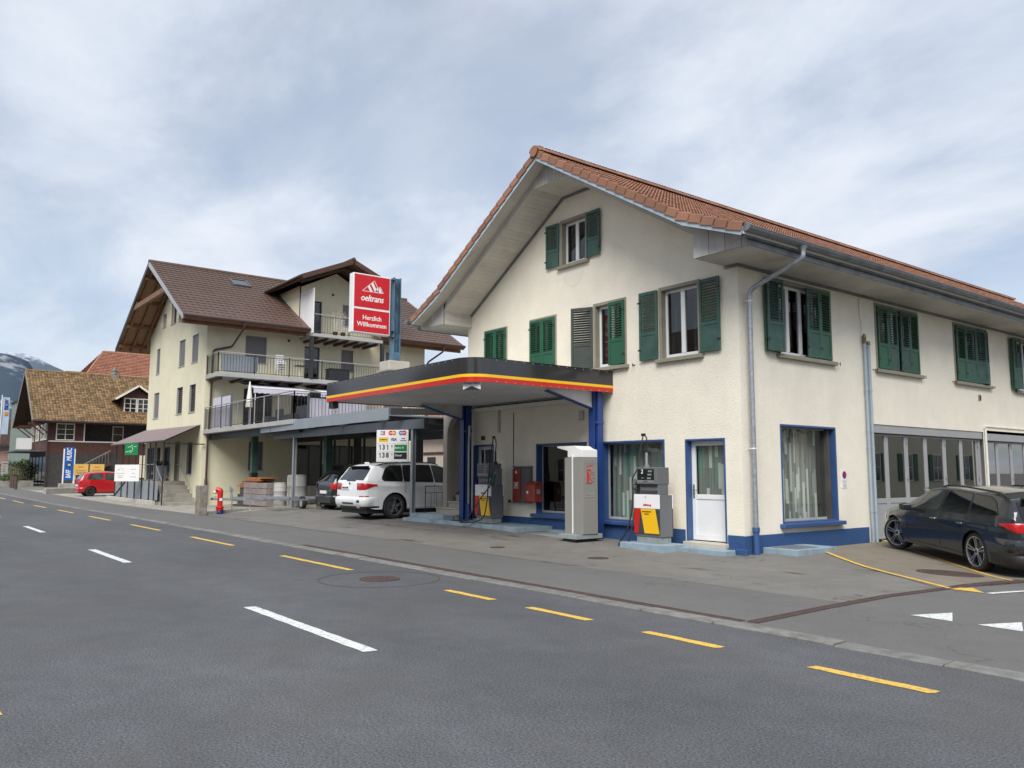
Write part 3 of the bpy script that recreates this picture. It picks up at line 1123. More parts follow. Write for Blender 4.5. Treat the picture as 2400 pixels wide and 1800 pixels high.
# lace curtains: woven bands of different density
def lace(name, ca, cb, cc, alpha):
    m = bpy.data.materials.new(name)
    m.use_nodes = True
    nt = m.node_tree
    b = nt.nodes['Principled BSDF']
    pos = nd(nt, 'ShaderNodeNewGeometry').outputs['Position']
    sx = nd(nt, 'ShaderNodeSeparateXYZ')
    nt.links.new(pos, sx.inputs[0])

    def mth(op, a_, b_=None):
        n = nd(nt, 'ShaderNodeMath', operation=op)
        for i, v in enumerate((a_, b_)):
            if v is None:
                continue
            if isinstance(v, (int, float)):
                n.inputs[i].default_value = v
            else:
                nt.links.new(v, n.inputs[i])
        return n.outputs[0]
    col = mth('FLOOR', mth('MULTIPLY', mth('ADD', sx.outputs[0], sx.outputs[1]), 13.0))
    w1 = nd(nt, 'ShaderNodeTexWhiteNoise', noise_dimensions='1D')
    nt.links.new(col, w1.inputs['W'])
    row = mth('FLOOR', mth('ADD', mth('MULTIPLY', sx.outputs[2], 1.9), mth('MULTIPLY', w1.outputs['Value'], 7.0)))
    cw = nd(nt, 'ShaderNodeCombineXYZ')
    nt.links.new(col, cw.inputs[0]); nt.links.new(row, cw.inputs[1])
    vo = nd(nt, 'ShaderNodeTexWhiteNoise', noise_dimensions='2D')
    nt.links.new(cw.outputs[0], vo.inputs['Vector'])
    rp = nd(nt, 'ShaderNodeValToRGB')
    rp.color_ramp.interpolation = 'CONSTANT'
    e = rp.color_ramp.elements
    e[0].position = 0; e[0].color = col4(ca)
    e[1].position = .55; e[1].color = col4(cb)
    x = e.new(.78); x.color = col4(cc)
    sp = nd(nt, 'ShaderNodeSeparateColor')
    nt.links.new(vo.outputs['Color'], sp.inputs[0])
    nt.links.new(sp.outputs[0], rp.inputs['Fac'])
    nt.links.new(rp.outputs[0], b.inputs['Base Color'])
    b.inputs['Roughness'].default_value = 0.95
    b.inputs['Specular IOR Level'].default_value = 0.1
    tr = nd(nt, 'ShaderNodeBsdfTransparent')
    mx = nd(nt, 'ShaderNodeMixShader')
    mr = nd(nt, 'ShaderNodeMapRange')
    mr.inputs['To Min'].default_value = alpha
    mr.inputs['To Max'].default_value = 0.95
    nt.links.new(sp.outputs[0], mr.inputs['Value'])
    nt.links.new(mr.outputs[0], mx.inputs['Fac'])
    nt.links.new(tr.outputs[0], mx.inputs[1])
    nt.links.new(b.outputs[0], mx.inputs[2])
    nt.links.new(mx.outputs[0], nt.nodes['Material Output'].inputs['Surface'])
    MAT[name] = m


lace('lace', (.27, .262, .24), (.36, .35, .33), (.60, .59, .56), .75)
lace('lace_green', (.28, .285, .27), (.20, .33, .27), (.58, .59, .56), .72)
shop_window(I4, SH1, curtain=False)
shop_window(I4, SH2, green=True)
shop_window(SIDE, SSH)
m = MB(); m.box(-6.0, 1.1, -.1, -4.6, 1.6, .95); m.box(-6.0, 1.05, .95, -4.6, 1.65, 1.0)
m.build('counter', 'kiosk_grey', house)
m = MB()
for i in range(5):
    m.box(-6.3 + i * .35, 2.2, -.1, -6.05 + i * .35, 2.5, 1.0 + .2 * ((i * 7) % 3))
m.build('shelf', 'step_stone', house)


def glazed_door(M, o, u0, u1, handle):
    a, b, c, e = o
    t, d = 0.04, .22
    m = MB(M)
    m.box(a, -.012, c, a + t, d, e); m.box(b - t, -.012, c, b, d, e); m.box(a + t, -.012, e - t, b - t, d, e)
    fr_ = m.build('door', 'blue_paint', house, bevel=.006)
    a += t; b -= t; e -= t
    m = MB(M)
    w = .1
    y0, y1 = d - .07, d - .02
    zc = c + .02
    m.box(a, y0, zc, a + w, y1, e); m.box(b - w, y0, zc, b, y1, e); m.box(a + w, y0, e - w, b - w, y1, e); m.box(a + w, y0, zc, b - w, y1, zc + .12)
    zm = c + .86
    m.box(a + w, y0, zm, b - w, y1, zm + .1)
    m.box(a + w, y0 + .015, zc + .12, b - w, y1 - .012, zm)
    lf = m.build('leaf', 'white_frame', fr_, bevel=.006)
    m = MB(M)
    m.box(a + w, y0 + .02, zm + .1, b - w, y0 + .026, e - w)
    m.build('pane', 'pane', fr_)
    if handle:
        m = MB(M)
        hx = a + .05
        m.box(hx - .018, y0 - .012, c + .88, hx + .018, y0, c + 1.16)
        m.tube([(hx, y0 - .01, c + 1.05), (hx, y0 - .05, c + 1.05), (hx + .12, y0 - .055, c + 1.045)], .009, 6)
        m.build('handle', 'zinc', fr_, bevel=.003)
    m = MB(M)
    vs, fs = [], []
    n = 60
    for i in range(n + 1):
        u = a + w - .02 + (b - a - 2 * w + .04) * i / n
        y = d + .05 + .02 * math.sin(i * 1.1)
        vs += [(u, y, zm), (u, y, e)]
    for i in range(n):
        fs.append((2 * i, 2 * i + 2, 2 * i + 3, 2 * i + 1))
    m.add(vs, fs)
    m.build('curtain', 'lace_green' if handle else 'grey_blind', fr_, smooth=True, fix=False)


glazed_door(I4, DO, 0, 0, True)
glazed_door(I4, D0, 0, 0, False)

sh_cache = {}


def shutter_meshes(w, h, paint_):
    key = (round(w, 3), round(h, 3), paint_)
    if key in sh_cache:
        return sh_cache[key]
    st = .062
    zm = h * .38
    m = MB()
    t = .036
    m.box(0, -t, 0, st, 0, h); m.box(w - st, -t, 0, w, 0, h)
    m.box(st, -t, 0, w - st, 0, .08); m.box(st, -t, h - .075, w - st, 0, h)
    m.box(st, -t, zm - .035, w - st, 0, zm + .045)
    m.box(st, -t * .72, .08, w - st, -t * .3, zm - .035)
    frm = m.mesh('shutter', paint_, bevel=.004, seg=1)
    n = 14
    sp = (h - .075 - zm - .045) / n
    s = MB(TR(0, -t / 2, 0) @ RX(R(38)))
    s.box(st - .005, -.026, -.0045, w - st + .005, .026, .0045)
    sl = s.mesh('slat', paint_)
    sh_cache[key] = (frm, sl, n, sp, zm + .045)
    return sh_cache[key]


def shutter(M, w, h, paint_, parent=None, back=None):
    frm, sl, n, sp, z0 = shutter_meshes(w, h, paint_)
    o = inst('shutter', frm, parent or house, M)
    for i in range(n):
        inst('slat', sl, o, M @ TR(0, 0, z0 + (i + .5) * sp))
    m = MB()
    m.box(-.03, -.05, h * .14, .05, -.036, h * .14 + .035); m.box(-.03, -.05, h * .84, .05, -.036, h * .84 + .035)
    m.build('hinge', 'black_iron', o, M)
    return o


def upper_window(M, o, panes=2, stone=.075, stuff='curtain'):
    u0, u1, v0, v1 = o
    d = .19
    m = MB(M)
    m.box(u0, -.018, v0, u0 + stone, d, v1); m.box(u1 - stone, -.018, v0, u1, d, v1); m.box(u0 + stone, -.018, v1 - stone, u1 - stone, d, v1)
    m.box(u0 + stone, 0, v0, u1 - stone, d, v0 + .02)
    wn_ = m.build('window', 'stone_trim', house, bevel=.005, seg=1)
    m = MB(M)
    m.box(u0 - .07, -.10, v0 - .085, u1 + .07, .02, v0 - .001)
    m.build('sill', 'stone_trim', wn_, bevel=.01)
    a, b, c, e = u0 + stone, u1 - stone, v0 + .02, v1 - stone
    m = MB(M)
    w = .06
    y0, y1 = d - .065, d - .005
    m.box(a, y0, c, a + w, y1, e); m.box(b - w, y0, c, b, y1, e); m.box(a + w, y0, c, b - w, y1, c + w + .02); m.box(a + w, y0, e - w, b - w, y1, e)
    us = [a + w]
    for k in range(1, panes):
        x = a + (b - a) * k / panes
        m.box(x - .055, y0 - .008, c + w + .02, x + .055, y1, e - w)
        us += [x - .055, x + .055]
    us.append(b - w)
    m.build('window_frame', 'white_frame', wn_, bevel=.006)
    for k in range(panes):
        g_ = MB(M)
        g_.box(us[2 * k], y0 + .025, c + w + .02, us[2 * k + 1], y0 + .031, e - w)
        g_.build('pane', 'pane_dark', wn_)
    if stuff == 'curtain':
        g_ = MB(M)
        vs, fs = [], []
        n = 40
        for i in range(n + 1):
            t_ = i / n
            if .35 < t_ < .62:
                continue
            u = a + (b - a) * t_
            vs += [(u, d + .12 + .025 * math.sin(i * 1.9), c), (u, d + .12 + .025 * math.sin(i * 1.9), e)]
        for i in range(len(vs) // 2 - 1):
            if abs(vs[2 * i + 2][0] - vs[2 * i][0]) < .1:
                fs.append((2 * i, 2 * i + 2, 2 * i + 3, 2 * i + 1))
        g_.add(vs, fs)
        g_.build('curtain', 'lace', wn_, smooth=True, fix=False)
    return wn_


def hook(M, u, v):
    m = MB(M)
    m.tube([(u, 0, v), (u, -.07, v), (u + .02, -.085, v)], .008, 5)
    m.box(u + .0, -.095, v - .05, u + .012, -.083, v + .03)
    m.box(u - .07, -.012, v - .006, u, 0, v + .006)
    m.build('shutter_hook', 'black_iron', house)


for w in (W1, W2, W3, W4, WG):
    upper_window(I4, w)
for w in (S1, S2, S3, S4):
    upper_window(SIDE, w, panes=4)
# closed pairs over W1 and W2
for (a, b), h0 in (((W1[0] + .05, W1[1] - .05), 4.09), ((W2[0] + .05, W2[1] - .05), 4.09)):
    mid = (a + b) / 2
    h = 5.565 - h0
    shutter(TR(a, -.024, h0), mid - a - .006, h, 'green_paint')
    shutter(TR(b, -.024, h0) @ SC(-1, 1, 1), b - mid - .006, h, 'green_paint')
# W3: left leaf half open and weathered, right leaf closed
shutter(TR(W3[0] - .01, -.03, 4.10) @ RZ(R(180 + 27)), .56, 1.49, 'green_grey')
shutter(TR(W3[1] - .045, -.024, 4.10) @ SC(-1, 1, 1), .51, 1.49, 'green_paint')
# W4 and gable window: leaves folded back on the wall, worn inner face outwards
for w, lw in ((W4, .53), (WG, .485)):
    h = w[3] - w[2] - .06
    shutter(TR(w[0] - .01 - lw, -.05, w[2] + .02) @ RZ(R(2)), lw, h, 'green_worn')
    shutter(TR(w[1] + .01 + lw, -.05, w[2] + .02) @ RZ(R(-2)) @ SC(-1, 1, 1), lw, h, 'green_worn')
# side windows: folding leaves
hh = 1.525
SV = 4.10
shutter(SIDE @ TR(.80, -.11, SV) @ RZ(R(-3)), .53, hh, 'green_worn')
shutter(SIDE @ TR(.80, -.045, SV) @ RZ(R(2)), .53, hh, 'green_paint')
for a, w, p, r in ((2.36, .46, 'green_worn', -4), (2.82, .46, 'green_paint', 4)):
    shutter(SIDE @ TR(a, -.03 if r < 0 else -.06, SV) @ RZ(R(r)), w, hh, p)
for a, w, p in ((5.37, .475, 'green_paint'), (5.85, .46, 'green_worn'), (6.46, .45, 'green_worn'), (6.92, .45, 'green_paint')):
    shutter(SIDE @ TR(a, -.028, SV), w, hh, p)
for a, w, p, r, y in ((9.50, .56, 'green_paint', 0, -.028), (10.07, .62, 'green_worn', -1, -.028), (10.70, .44, 'green_worn', -14, -.03), (11.10, .40, 'green_paint', 14, -.13)):
    shutter(SIDE @ TR(a, y, SV) @ RZ(R(r)), w, hh, p)
shutter(SIDE @ TR(13.0, -.12, SV) @ RZ(R(-4)), .5, hh, 'green_worn')
shutter(SIDE @ TR(13.0, -.05, SV) @ RZ(R(2)), .5, hh, 'green_paint')
shutter(SIDE @ TR(14.5, -.03, SV), .42, hh, 'green_worn')
shutter(SIDE @ TR(14.93, -.03, SV), .42, hh, 'green_paint')
for u in (-2.85, ):
    hook(I4, u, 4.03)
for u in (3.55, 5.18, 7.58, 9.3, 11.7, 13.2):
    hook(SIDE, u, 4.05)
# old plaster patches above and below the gable window
for (cx, cz, rx, rz, lo, hi) in ((-4.93, 8.02, .44, .52, 0, 180), (-4.93, 6.72, .42, .50, 180, 360)):
    pts = [(cx + rx * math.cos(R(t)) * (1 + .04 * math.sin(t)), cz + rz * math.sin(R(t))) for t in range(lo, hi + 1, 10)]
    MB().sheet(pts, [], lambda a, b: (a, -.004, b)).build('plaster_patch', 'patch_render', house, fix=False)

# ---- roof
roof = thing_roof = bpy.data.objects.new('roof', None)
PR = [(1.17, 6.03), (-.25, 6.60), (-4.72, 9.30)]
PLf = [(-10.46, 6.03), (-9.19, 6.60), (-4.72, 9.30)]
YV = -1.38


def off(p, d):
    return [(a, b - d) for a, b in p]


deck = MB()
top = PR + PLf[:-1][::-1]
bot = [(p[0], p[1] - .13) for p in top]
deck.prism(top + bot[::-1], YV + .03, HL + .6, 'Y')
place(roof, house)
deck.build('roof_deck', 'soffit_paint', roof)


def tile_mesh(nm, matn, w, l, amp=.024, n2=2, th=.03):
    m = MB()
    N = 4 * n2
    vs = []
    for j, (y, dz) in enumerate(((0, .042), (l, .006))):
        for i in range(N + 1):
            t = i / N
            z = dz + amp * max(0, math.sin(math.pi * ((t * n2) % 1.0001))) ** 0.8
            vs.append((t * w, y, z))
    for i in range(N + 1):
        vs.append((vs[i][0], 0.0, vs[i][2] - th))
    fs = []
    for i in range(N):
        fs.append((i, i + 1, N + 2 + i, N + 1 + i))
        fs.append((2 * (N + 1) + i, 2 * (N + 1) + i + 1, i + 1, i))
    m.add(vs, fs)
    return m


def poly_at(P, s):
    for i in range(len(P) - 1):
        a, b = Vector((P[i][0], 0, P[i][1])), Vector((P[i + 1][0], 0, P[i + 1][1]))
        l = (b - a).length
        if s <= l or i == len(P) - 2:
            return a + (b - a) * (s / l), (b - a).normalized()
        s -= l


def slope_frame(P, s, y, flip):
    p, u = poly_at(P, s)
    A = Vector((0, 1, 0)) if not flip else Vector((0, -1, 0))
    N = A.cross(u)
    return Matrix(((A.x, u.x, N.x, p.x), (A.y, u.y, N.y, y), (A.z, u.z, N.z, p.z), (0, 0, 0, 1)))


def add_attr(me, vals, per):
    at = me.attributes.new('tilernd', 'FLOAT', 'POINT')
    at.data.foreach_set('value', [v for v in vals for _ in range(per)])


def attr_mat(name, col, var, rough=.75, dirt=0.0, dirtcol=(.05, .04, .03), dscale=1.0, hue=None):
    m = bpy.data.materials.new(name)
    m.use_nodes = True
    nt = m.node_tree
    b = nt.nodes['Principled BSDF']
    at = nd(nt, 'ShaderNodeAttribute', attribute_name='tilernd')
    oi = nd(nt, 'ShaderNodeObjectInfo')
    ad = nd(nt, 'ShaderNodeMath', operation='ADD')
    nt.links.new(at.outputs['Fac'], ad.inputs[0])
    nt.links.new(oi.outputs['Random'], ad.inputs[1])
    frc = nd(nt, 'ShaderNodeMath', operation='FRACT')
    nt.links.new(ad.outputs[0], frc.inputs[0])
    rp = nd(nt, 'ShaderNodeValToRGB')
    rp.color_ramp.elements[0].color = col4([c * (1 - var) for c in col])
    rp.color_ramp.elements[1].color = col4([c * (1 + var) for c in (hue or col)])
    nt.links.new(frc.outputs[0], rp.inputs['Fac'])
    pos = nd(nt, 'ShaderNodeNewGeometry').outputs['Position']
    n = nd(nt, 'ShaderNodeTexNoise')
    n.inputs['Scale'].default_value = dscale
    n.inputs['Detail'].default_value = 7
    n.inputs['Roughness'].default_value = .7
    nt.links.new(pos, n.inputs['Vector'])
    mr = nd(nt, 'ShaderNodeMapRange', interpolation_type='SMOOTHSTEP')
    mr.inputs['From Min'].default_value = .42
    mr.inputs['From Max'].default_value = .72
    mr.inputs['To Max'].default_value = dirt
    nt.links.new(n.outputs['Fac'], mr.inputs['Value'])
    mx = nd(nt, 'ShaderNodeMix', data_type='RGBA')
    mx.inputs['B'].default_value = col4(dirtcol)
    nt.links.new(mr.outputs[0], mx.inputs['Factor'])
    nt.links.new(rp.outputs[0], mx.inputs['A'])
    nt.links.new(mx.outputs['Result'], b.inputs['Base Color'])
    b.inputs['Roughness'].default_value = rough
    b.inputs['Specular IOR Level'].default_value = .3
    MAT[name] = m


attr_mat('clay_tile', (.265, .132, .085), .2, .78, .5, (.165, .098, .072), 1.3)
TW, TL, EX = .213, .365, None
LEN = sum((Vector(PR[i + 1]) - Vector(PR[i])).length for i in range(2))
NR = 21
EX = LEN / NR
one = tile_mesh('roof_tile', 'clay_tile', TW - .003, TL)
tme = one.mesh('roof_tile', 'clay_tile', fix=False)
field = MB()
vals = []
NCOL = int((HL + .6 - YV) / TW)
nind = 0
for c in range(NCOL):
    for r_ in range(NR):
        y = YV + .16 + c * TW
        M = slope_frame(PR, r_ * EX, y, False)
        M = M @ TR(0, rn.uniform(-.006, .006), rn.uniform(0, .006)) @ RX(R(rn.uniform(-.4, .4)))
        if c < 14 and nind < 294:
            inst('roof_tile', tme, roof, M)
            nind += 1
        else:
            field.add([M @ v for v in one.v], one.f)
            vals.append(rn.random())
nv = len(one.v)
fme = field.mesh('tile_field', 'clay_tile', fix=False)
add_attr(fme, vals, nv)
fo = place(bpy.data.objects.new('tile_field', fme), roof)
fo['kind'] = 'stuff'
field = MB()
vals = []
coarse = tile_mesh('t', None, TW * 2 - .003, TL, .024, 4)
for c in range(NCOL // 2):
    for r_ in range(NR):
        M = slope_frame(PLf, r_ * EX, YV + .16 + (c + 1) * TW * 2, True)
        field.add([M @ v for v in coarse.v], coarse.f)
        vals.append(rn.random())
fme = field.mesh('tile_field', 'clay_tile', fix=False)
add_attr(fme, vals, len(coarse.v))
fo = place(bpy.data.objects.new('tile_field', fme), roof)
fo['kind'] = 'stuff'
# verge tiles with hanging flaps
for P, flip in ((PR, False), (PLf, True)):
    m = MB()
    s = -1 if flip else 1
    l = TL
    pr = [(0.0, -.105), (.0, .055), (.012, .066), (.17, .055), (.17, .035), (.018, .035), (.018, -.105)]
    n = len(pr)
    vs = [(s * (a - .06), 0, b + .018) for a, b in pr] + [(s * (a - .06), l, b - .014) for a, b in pr]
    fs = [tuple(range(n)), tuple(range(2 * n - 1, n - 1, -1))] + [(i, (i + 1) % n, (i + 1) % n + n, i + n) for i in range(n)]
    m.add(vs, fs)
    vme = m.mesh('verge_tile', 'clay_tile', bevel=.004, seg=1)
    for r_ in range(NR):
        M = slope_frame(P, r_ * EX, YV + .03, flip) @ TR(0, rn.uniform(-.006, .006), rn.uniform(0, .004))
        inst('verge_tile', vme, roof, M)
# ridge tiles
m = MB()
vs, fs = [], []
for j, (y, k) in enumerate(((0, 1.0), (.42, .88))):
    for i in range(9):
        t = math.pi * i / 8
        vs.append((.185 * k * math.cos(t), y, .135 * k * math.sin(t)))
for i in range(9):
    t = math.pi * i / 8
    vs.append((.16 * math.cos(t), 0, .11 * math.sin(t)))
for i in range(8):
    fs.append((i, i + 1, 10 + i, 9 + i)); fs.append((18 + i, 19 + i, i + 1, i))
m.add(vs, fs)
rme = m.mesh('ridge_tile', 'clay_tile', smooth=True, fix=False)
for i in range(int((HL + .6 - YV) / .38)):
    inst('ridge_tile', rme, roof, TR(-4.72, YV - .06 + i * .38, 9.315) @ RX(R(1.2)))
m = MB()
m.lathe([(.001, 0), (.135, 0), (.135, .015)], 18, (0, 0, 0), 'Y', cap=False)
m.build('ridge_end', 'clay_tile', roof, TR(-4.72, YV - .072, 9.315))

# bargeboards (zinc clad)
for P, nm in ((PR, 1), (PLf, -1)):
    up = [(a, b - .005) for a, b in P]
    lo = [(a - nm * .0, b - .205) for a, b in P]
    lo[0] = (P[0][0] - nm * .06, P[0][1] - .145)
    MB().prism(up + lo[::-1], YV - .0, YV + .028, 'Y').build('bargeboard', 'zinc_light', house)
# soffit under the gable
SF = -.95
ZS = 8.62


def zs_(x):
    return 8.95 - .604 * abs(x + 4.72)


sl_a, sl_b = Vector((-9.35, 0, zs_(-9.35))), Vector((-5.27, 0, ZS))
d = (sl_b - sl_a)
n = 34
du = d.normalized()
nn = Vector((du.z, 0, -du.x))     # pointing down-right
for i in range(n):
    p = sl_a + d * (i / n); q = sl_a + d * ((i + 1) / n) - du * .004
    m = MB()
    j = rn.uniform(0, .003)
    a, b = p + nn * j, q + nn * j
    c_, e_ = q - nn * .018, p - nn * .018
    m.prism([(a.x, a.z), (b.x, b.z), (c_.x, c_.z), (e_.x, e_.z)], SF, 0.0, 'Y')
    m.build('soffit_board', 'soffit_paint', house)
m = MB()
m.prism([(-5.27, ZS), (-4.17, ZS), (-.30, zs_(-.3)), (-.30, zs_(-.3) + .02), (-4.17, ZS + .02), (-5.27, ZS + .02)], SF, 0.0, 'Y')
m.build('soffit_panel', 'soffit_paint', house)
# front closing strip of the soffit
m = MB()
m.prism([(-9.37, zs_(-9.37)), (-5.27, ZS), (-4.17, ZS), (-.28, zs_(-.28)), (-.25, 6.48), (-4.72, 9.18), (-9.19, 6.48)], SF - .02, SF, 'Y')
m.build('soffit_front', 'soffit_paint', house)
for i in range(12):     # vertical boards of the little triangle in the apex
    x0 = -5.52 + i * .135
    zt = lambda x: 9.17 - abs(x + 4.72) * .604
    if zt(x0) > ZS and zt(x0 + .128) > ZS:
        MB().prism([(x0, ZS + .003), (x0 + .128, ZS + .003), (x0 + .128, zt(x0 + .128) - .005), (x0, zt(x0) - .005)], SF - .035, SF - .021, 'Y').build('apex_board', 'board_paint', house)
# moulding where soffit meets wall
m = MB()
m.bar((-9.33, -.03, zs_(-9.33) - .03), (-5.27, -.03, ZS - .03), .06, .05, (0, -1, 0))
m.bar((-5.27, -.03, ZS - .03), (-4.17, -.03, ZS - .03), .06, .05, (0, -1, 0))
m.bar((-4.17, -.03, ZS - .03), (-.3, -.03, zs_(-.3) - .03), .06, .05, (0, -1, 0))
m.build('moulding', 'zinc', house)
m = MB()
m.box(0.001, -.0, 5.745, .05, HL, 5.80); m.box(-.30, -.05, 5.745, .05, -.001, 5.80)
m.build('moulding', 'zinc', house)
# boxed eaves
for sgn in (1, -1):
    def X(x):
        return x if sgn > 0 else -9.52 - x - (.12 if x > .5 else 0)
    m = MB()
    m.box(X(-.29) if sgn > 0 else X(-.17), SF, 5.80, X(1.02), HL + .5, 5.815)
    m.build('eave_soffit', 'soffit_paint', house)
    # front boards
    nb = 7 if sgn > 0 else 10
    xa, xb = (-.29, 1.04) if sgn > 0 else (-9.35, -10.56)

    def ztop(x):
        xr = x if sgn > 0 else -9.44 - x
        return 6.47 - max(0, xr + .25) * .405 - (max(0, -.25 - xr) * -.6)
    for i in range(nb):
        a = xa + (xb - xa) * i / nb; b = xa + (xb - xa) * (i + 1) / nb
        g_ = .006 if sgn > 0 else -.006
        MB().prism([(a, 5.802), (b - g_, 5.802), (b - g_, ztop(b) - .004), (a, ztop(a) - .004)], SF - .042 - .006 * (i % 2), SF - .022, 'Y').build('eave_board', 'board_paint', house)
    if sgn < 0:
        for i in range(3):
            MB().box(-9.352, SF, 5.802 + i * .134, -9.335, 0, 5.932 + i * .134).build('eave_board', 'soffit_paint', house)
    xe = 1.02 if sgn > 0 else -10.62
    s = sgn
    m = MB()
    m.box(xe, SF - .12, 5.775, xe + s * .03, HL + .5, 5.875)
    m.prism([(xe + s * .0, 5.88), (xe + s * .075, 5.895), (xe + s * .11, 5.97), (xe + s * .10, 6.01), (xe + s * .0, 6.0)], SF - .30, HL + .5, 'Y')
    m.build('eave_fascia', 'zinc', house)
    # gutter
    g_ = MB()
    vs, fs = [], []
    cx, cz, rr = xe + s * .20, 6.03, .085
    ny = 12
    for y in (YV + .03, HL + .6):
        for k in range(ny + 1):
            t = math.pi + math.pi * k / ny
            vs.append((cx + rr * math.cos(t), y, cz + rr * math.sin(t)))
        for k in range(ny, -1, -1):
            t = math.pi + math.pi * k / ny
            vs.append((cx + (rr - .006) * math.cos(t), y, cz + (rr - .006) * math.sin(t)))
    nn_ = 2 * (ny + 1)
    for k in range(nn_):
        fs.append((k, (k + 1) % nn_, (k + 1) % nn_ + nn_, k + nn_))
    g_.add(vs, fs)
    g_.lathe([(rr + .001, 0), (rr + .001, .01)], 20, (cx, YV + .02, cz), 'Y')
    g_.tube([(cx + s * rr, YV + .03, cz + .004), (cx + s * rr, HL + .6, cz + .004)], .011, 8)
    y = .9 - 1.6
    while y < HL:
        g_.tube([(cx + rr * 1.02 * math.cos(math.pi + math.pi * k / 10), y, cz + rr * 1.02 * math.sin(math.pi + math.pi * k / 10)) for k in range(11)], .007, 5)
        y += 1.35
    g_.build('gutter', 'zinc', house, smooth=True)


def arc_path(pts, r=.12, n=6):
    """round the corners of a polyline"""
    pts = [Vector(p) for p in pts]
    out = [pts[0]]
    for i in range(1, len(pts) - 1):
        a, b, c = pts[i - 1], pts[i], pts[i + 1]
        u, v = (a - b).normalized(), (c - b).normalized()
        k = min(r, (a - b).length * .45, (c - b).length * .45)
        p, q = b + u * k, b + v * k
        for j in range(n + 1):
            t = j / n
            out.append(p * (1 - t) ** 2 + b * 2 * t * (1 - t) + q * t * t)
    out.append(pts[-1])
    return out


# downpipe at the corner
dp = MB()
dp.lathe([(.05, 0), (.055, .05), (.10, .12)], 14, (1.22, .42, 5.84))
path = arc_path([(1.22, .42, 5.9), (1.22, .42, 5.74), (.13, .19, 5.26), (.13, .19, .48)], .16)
dp.tube(path, .05, 12)
pipe = dp.build('downpipe', 'galvanised', house, smooth=True)
m = MB()
for z in (5.02, 2.06):
    m.lathe([(.058, 0), (.058, .03)], 14, (.13, .19, z))
    m.box(0, .18, z + .005, .08, .20, z + .02)
m.build('pipe_clamp', 'cream_white', pipe, smooth=True)
m = MB()
m.lathe([(.062, -.2), (.062, .44), (.074, .45), (.074, .53), (.066, .54)], 16, (.13, .19, 0))
m.build('pipe_boot', 'blue_paint', pipe, smooth=True)
# conduit and paired pipes before the garage
m = MB()
m.tube([(.02, 4.60, 5.86), (.02, 4.60, 5.3), (.03, 4.66, 5.1), (.03, 4.66, 4.85)], .012, 6)
m.build('conduit', 'cream_white', house)
m = MB()
m.lathe([(.02, 0), (.045, .01), (.05, .09), (.03, .11), (.045, .13), (.05, .17), (.02, .23), (.005, .24)], 12, (.07, 4.67, 4.62))
m.lathe([(.03, 0), (.045, .02), (.045, .06), (.02, .1)], 12, (.07, 4.85, 4.60))
m.build('valve', 'brass', house, smooth=True)
for y in (4.67, 4.85):
    m = MB()
    m.tube([(.07, y, -.1), (.07, y, 4.64)], .034, 12)
    for z in (4.55, 3.5, 2.55, 2.15, .7):
        m.lathe([(.040, 0), (.042, .02), (.040, .05)], 12, (.07, y, z))
    m.build('pipe', 'pale_blue_pipe', house, smooth=True)

# ---- garage doors
def garage(u0, u1, zt, leaves, lint=True):
    m = MB(SIDE)
    m.box(u0, .10, -.1, u0 + .13, .18, zt - .2); m.box(u1 - .13, .10, -.1, u1, .18, zt - .2)
    m.box(u0, .02, zt - .2, u1, .2, zt)
    g_ = m.build('garage_door', 'garage_grey', house, bevel=.006)
    for (a, b) in leaves:
        m = MB(SIDE)
        w = .085
        z0, z1 = .05, zt - .215
        y0, y1 = .115, .16
        m.box(a, y0, z0, a + w, y1, z1); m.box(b - w, y0, z0, b, y1, z1)
        m.box(a + w, y0, z0, b - w, y1, z0 + .05); m.box(a + w, y0, .88, b - w, y1, 1.0); m.box(a + w, y0, z1 - .045, b - w, y1, z1)
        m.box(a + w, y0 + .014, z0 + .05, b - w, y1 - .01, .88)
        m.build('door_leaf', 'garage_grey', g_, bevel=.005)
        m = MB(SIDE)
        m.box(a + w, y0 + .02, 1.0, b - w, y0 + .026, z1 - .045)
        m.build('pane', 'garage_glass', g_)
    for k, (a, b) in enumerate(leaves):
        if k % 2 == 1:
            m = MB(SIDE)
            for z in (2.35, 1.45, .35):
                m.box(b - .025, y0 - .028, z, b + .025, y0, z + .07)
                m.tube([(b, y0 - .03, z - .02), (b, y0 - .03, z + .1)], .01, 6)
            m.build('hinge', 'alu', g_)
    m = MB(SIDE)
    bx = leaves[len(leaves) // 2 - 1][1]
    for s_ in (-1, 1):
        m.box(bx + s_ * .045 - .02, y0 - .01, 1.02, bx + s_ * .045 + .02, y0, 1.25)
        m.tube([(bx + s_ * .045, y0, 1.17), (bx + s_ * .045, y0 - .05, 1.17), (bx + s_ * .18, y0 - .05, 1.17)], .009, 6)
    m.build('handle', 'chrome', g_)


glass('garage_glass', (0.30, 0.33, 0.32), 0.9, 0.0, 0.20)
lb = [5.04, 5.81, 6.78, 7.78, 8.82, 9.80, 10.80]
garage(4.90, 10.95, 2.75, [(lb[i] + .002, lb[i + 1] - .002) for i in range(6)])
lb = [11.26, 12.1, 13.08, 14.06, 15.05, 16.1, 17.06]
garage(11.12, 17.2, 2.72, [(lb[i] + .002, lb[i + 1] - .002) for i in range(6)])
m = MB(SIDE); m.tube([(11.02, -.04, .3), (11.02, -.04, 2.84)], .03, 10); m.lathe([(.045, 0), (.045, .03)], 10, (11.02, -.04, 2.84))
m.build('vent_pipe', 'cream_white', house, smooth=True)
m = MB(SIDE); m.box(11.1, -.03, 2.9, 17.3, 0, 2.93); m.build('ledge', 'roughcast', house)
m = MB(SIDE); m.box(10.77, -.02, 3.63, 10.93, .0, 3.79); v_ = m.build('wall_vent', 'stone_trim', house)
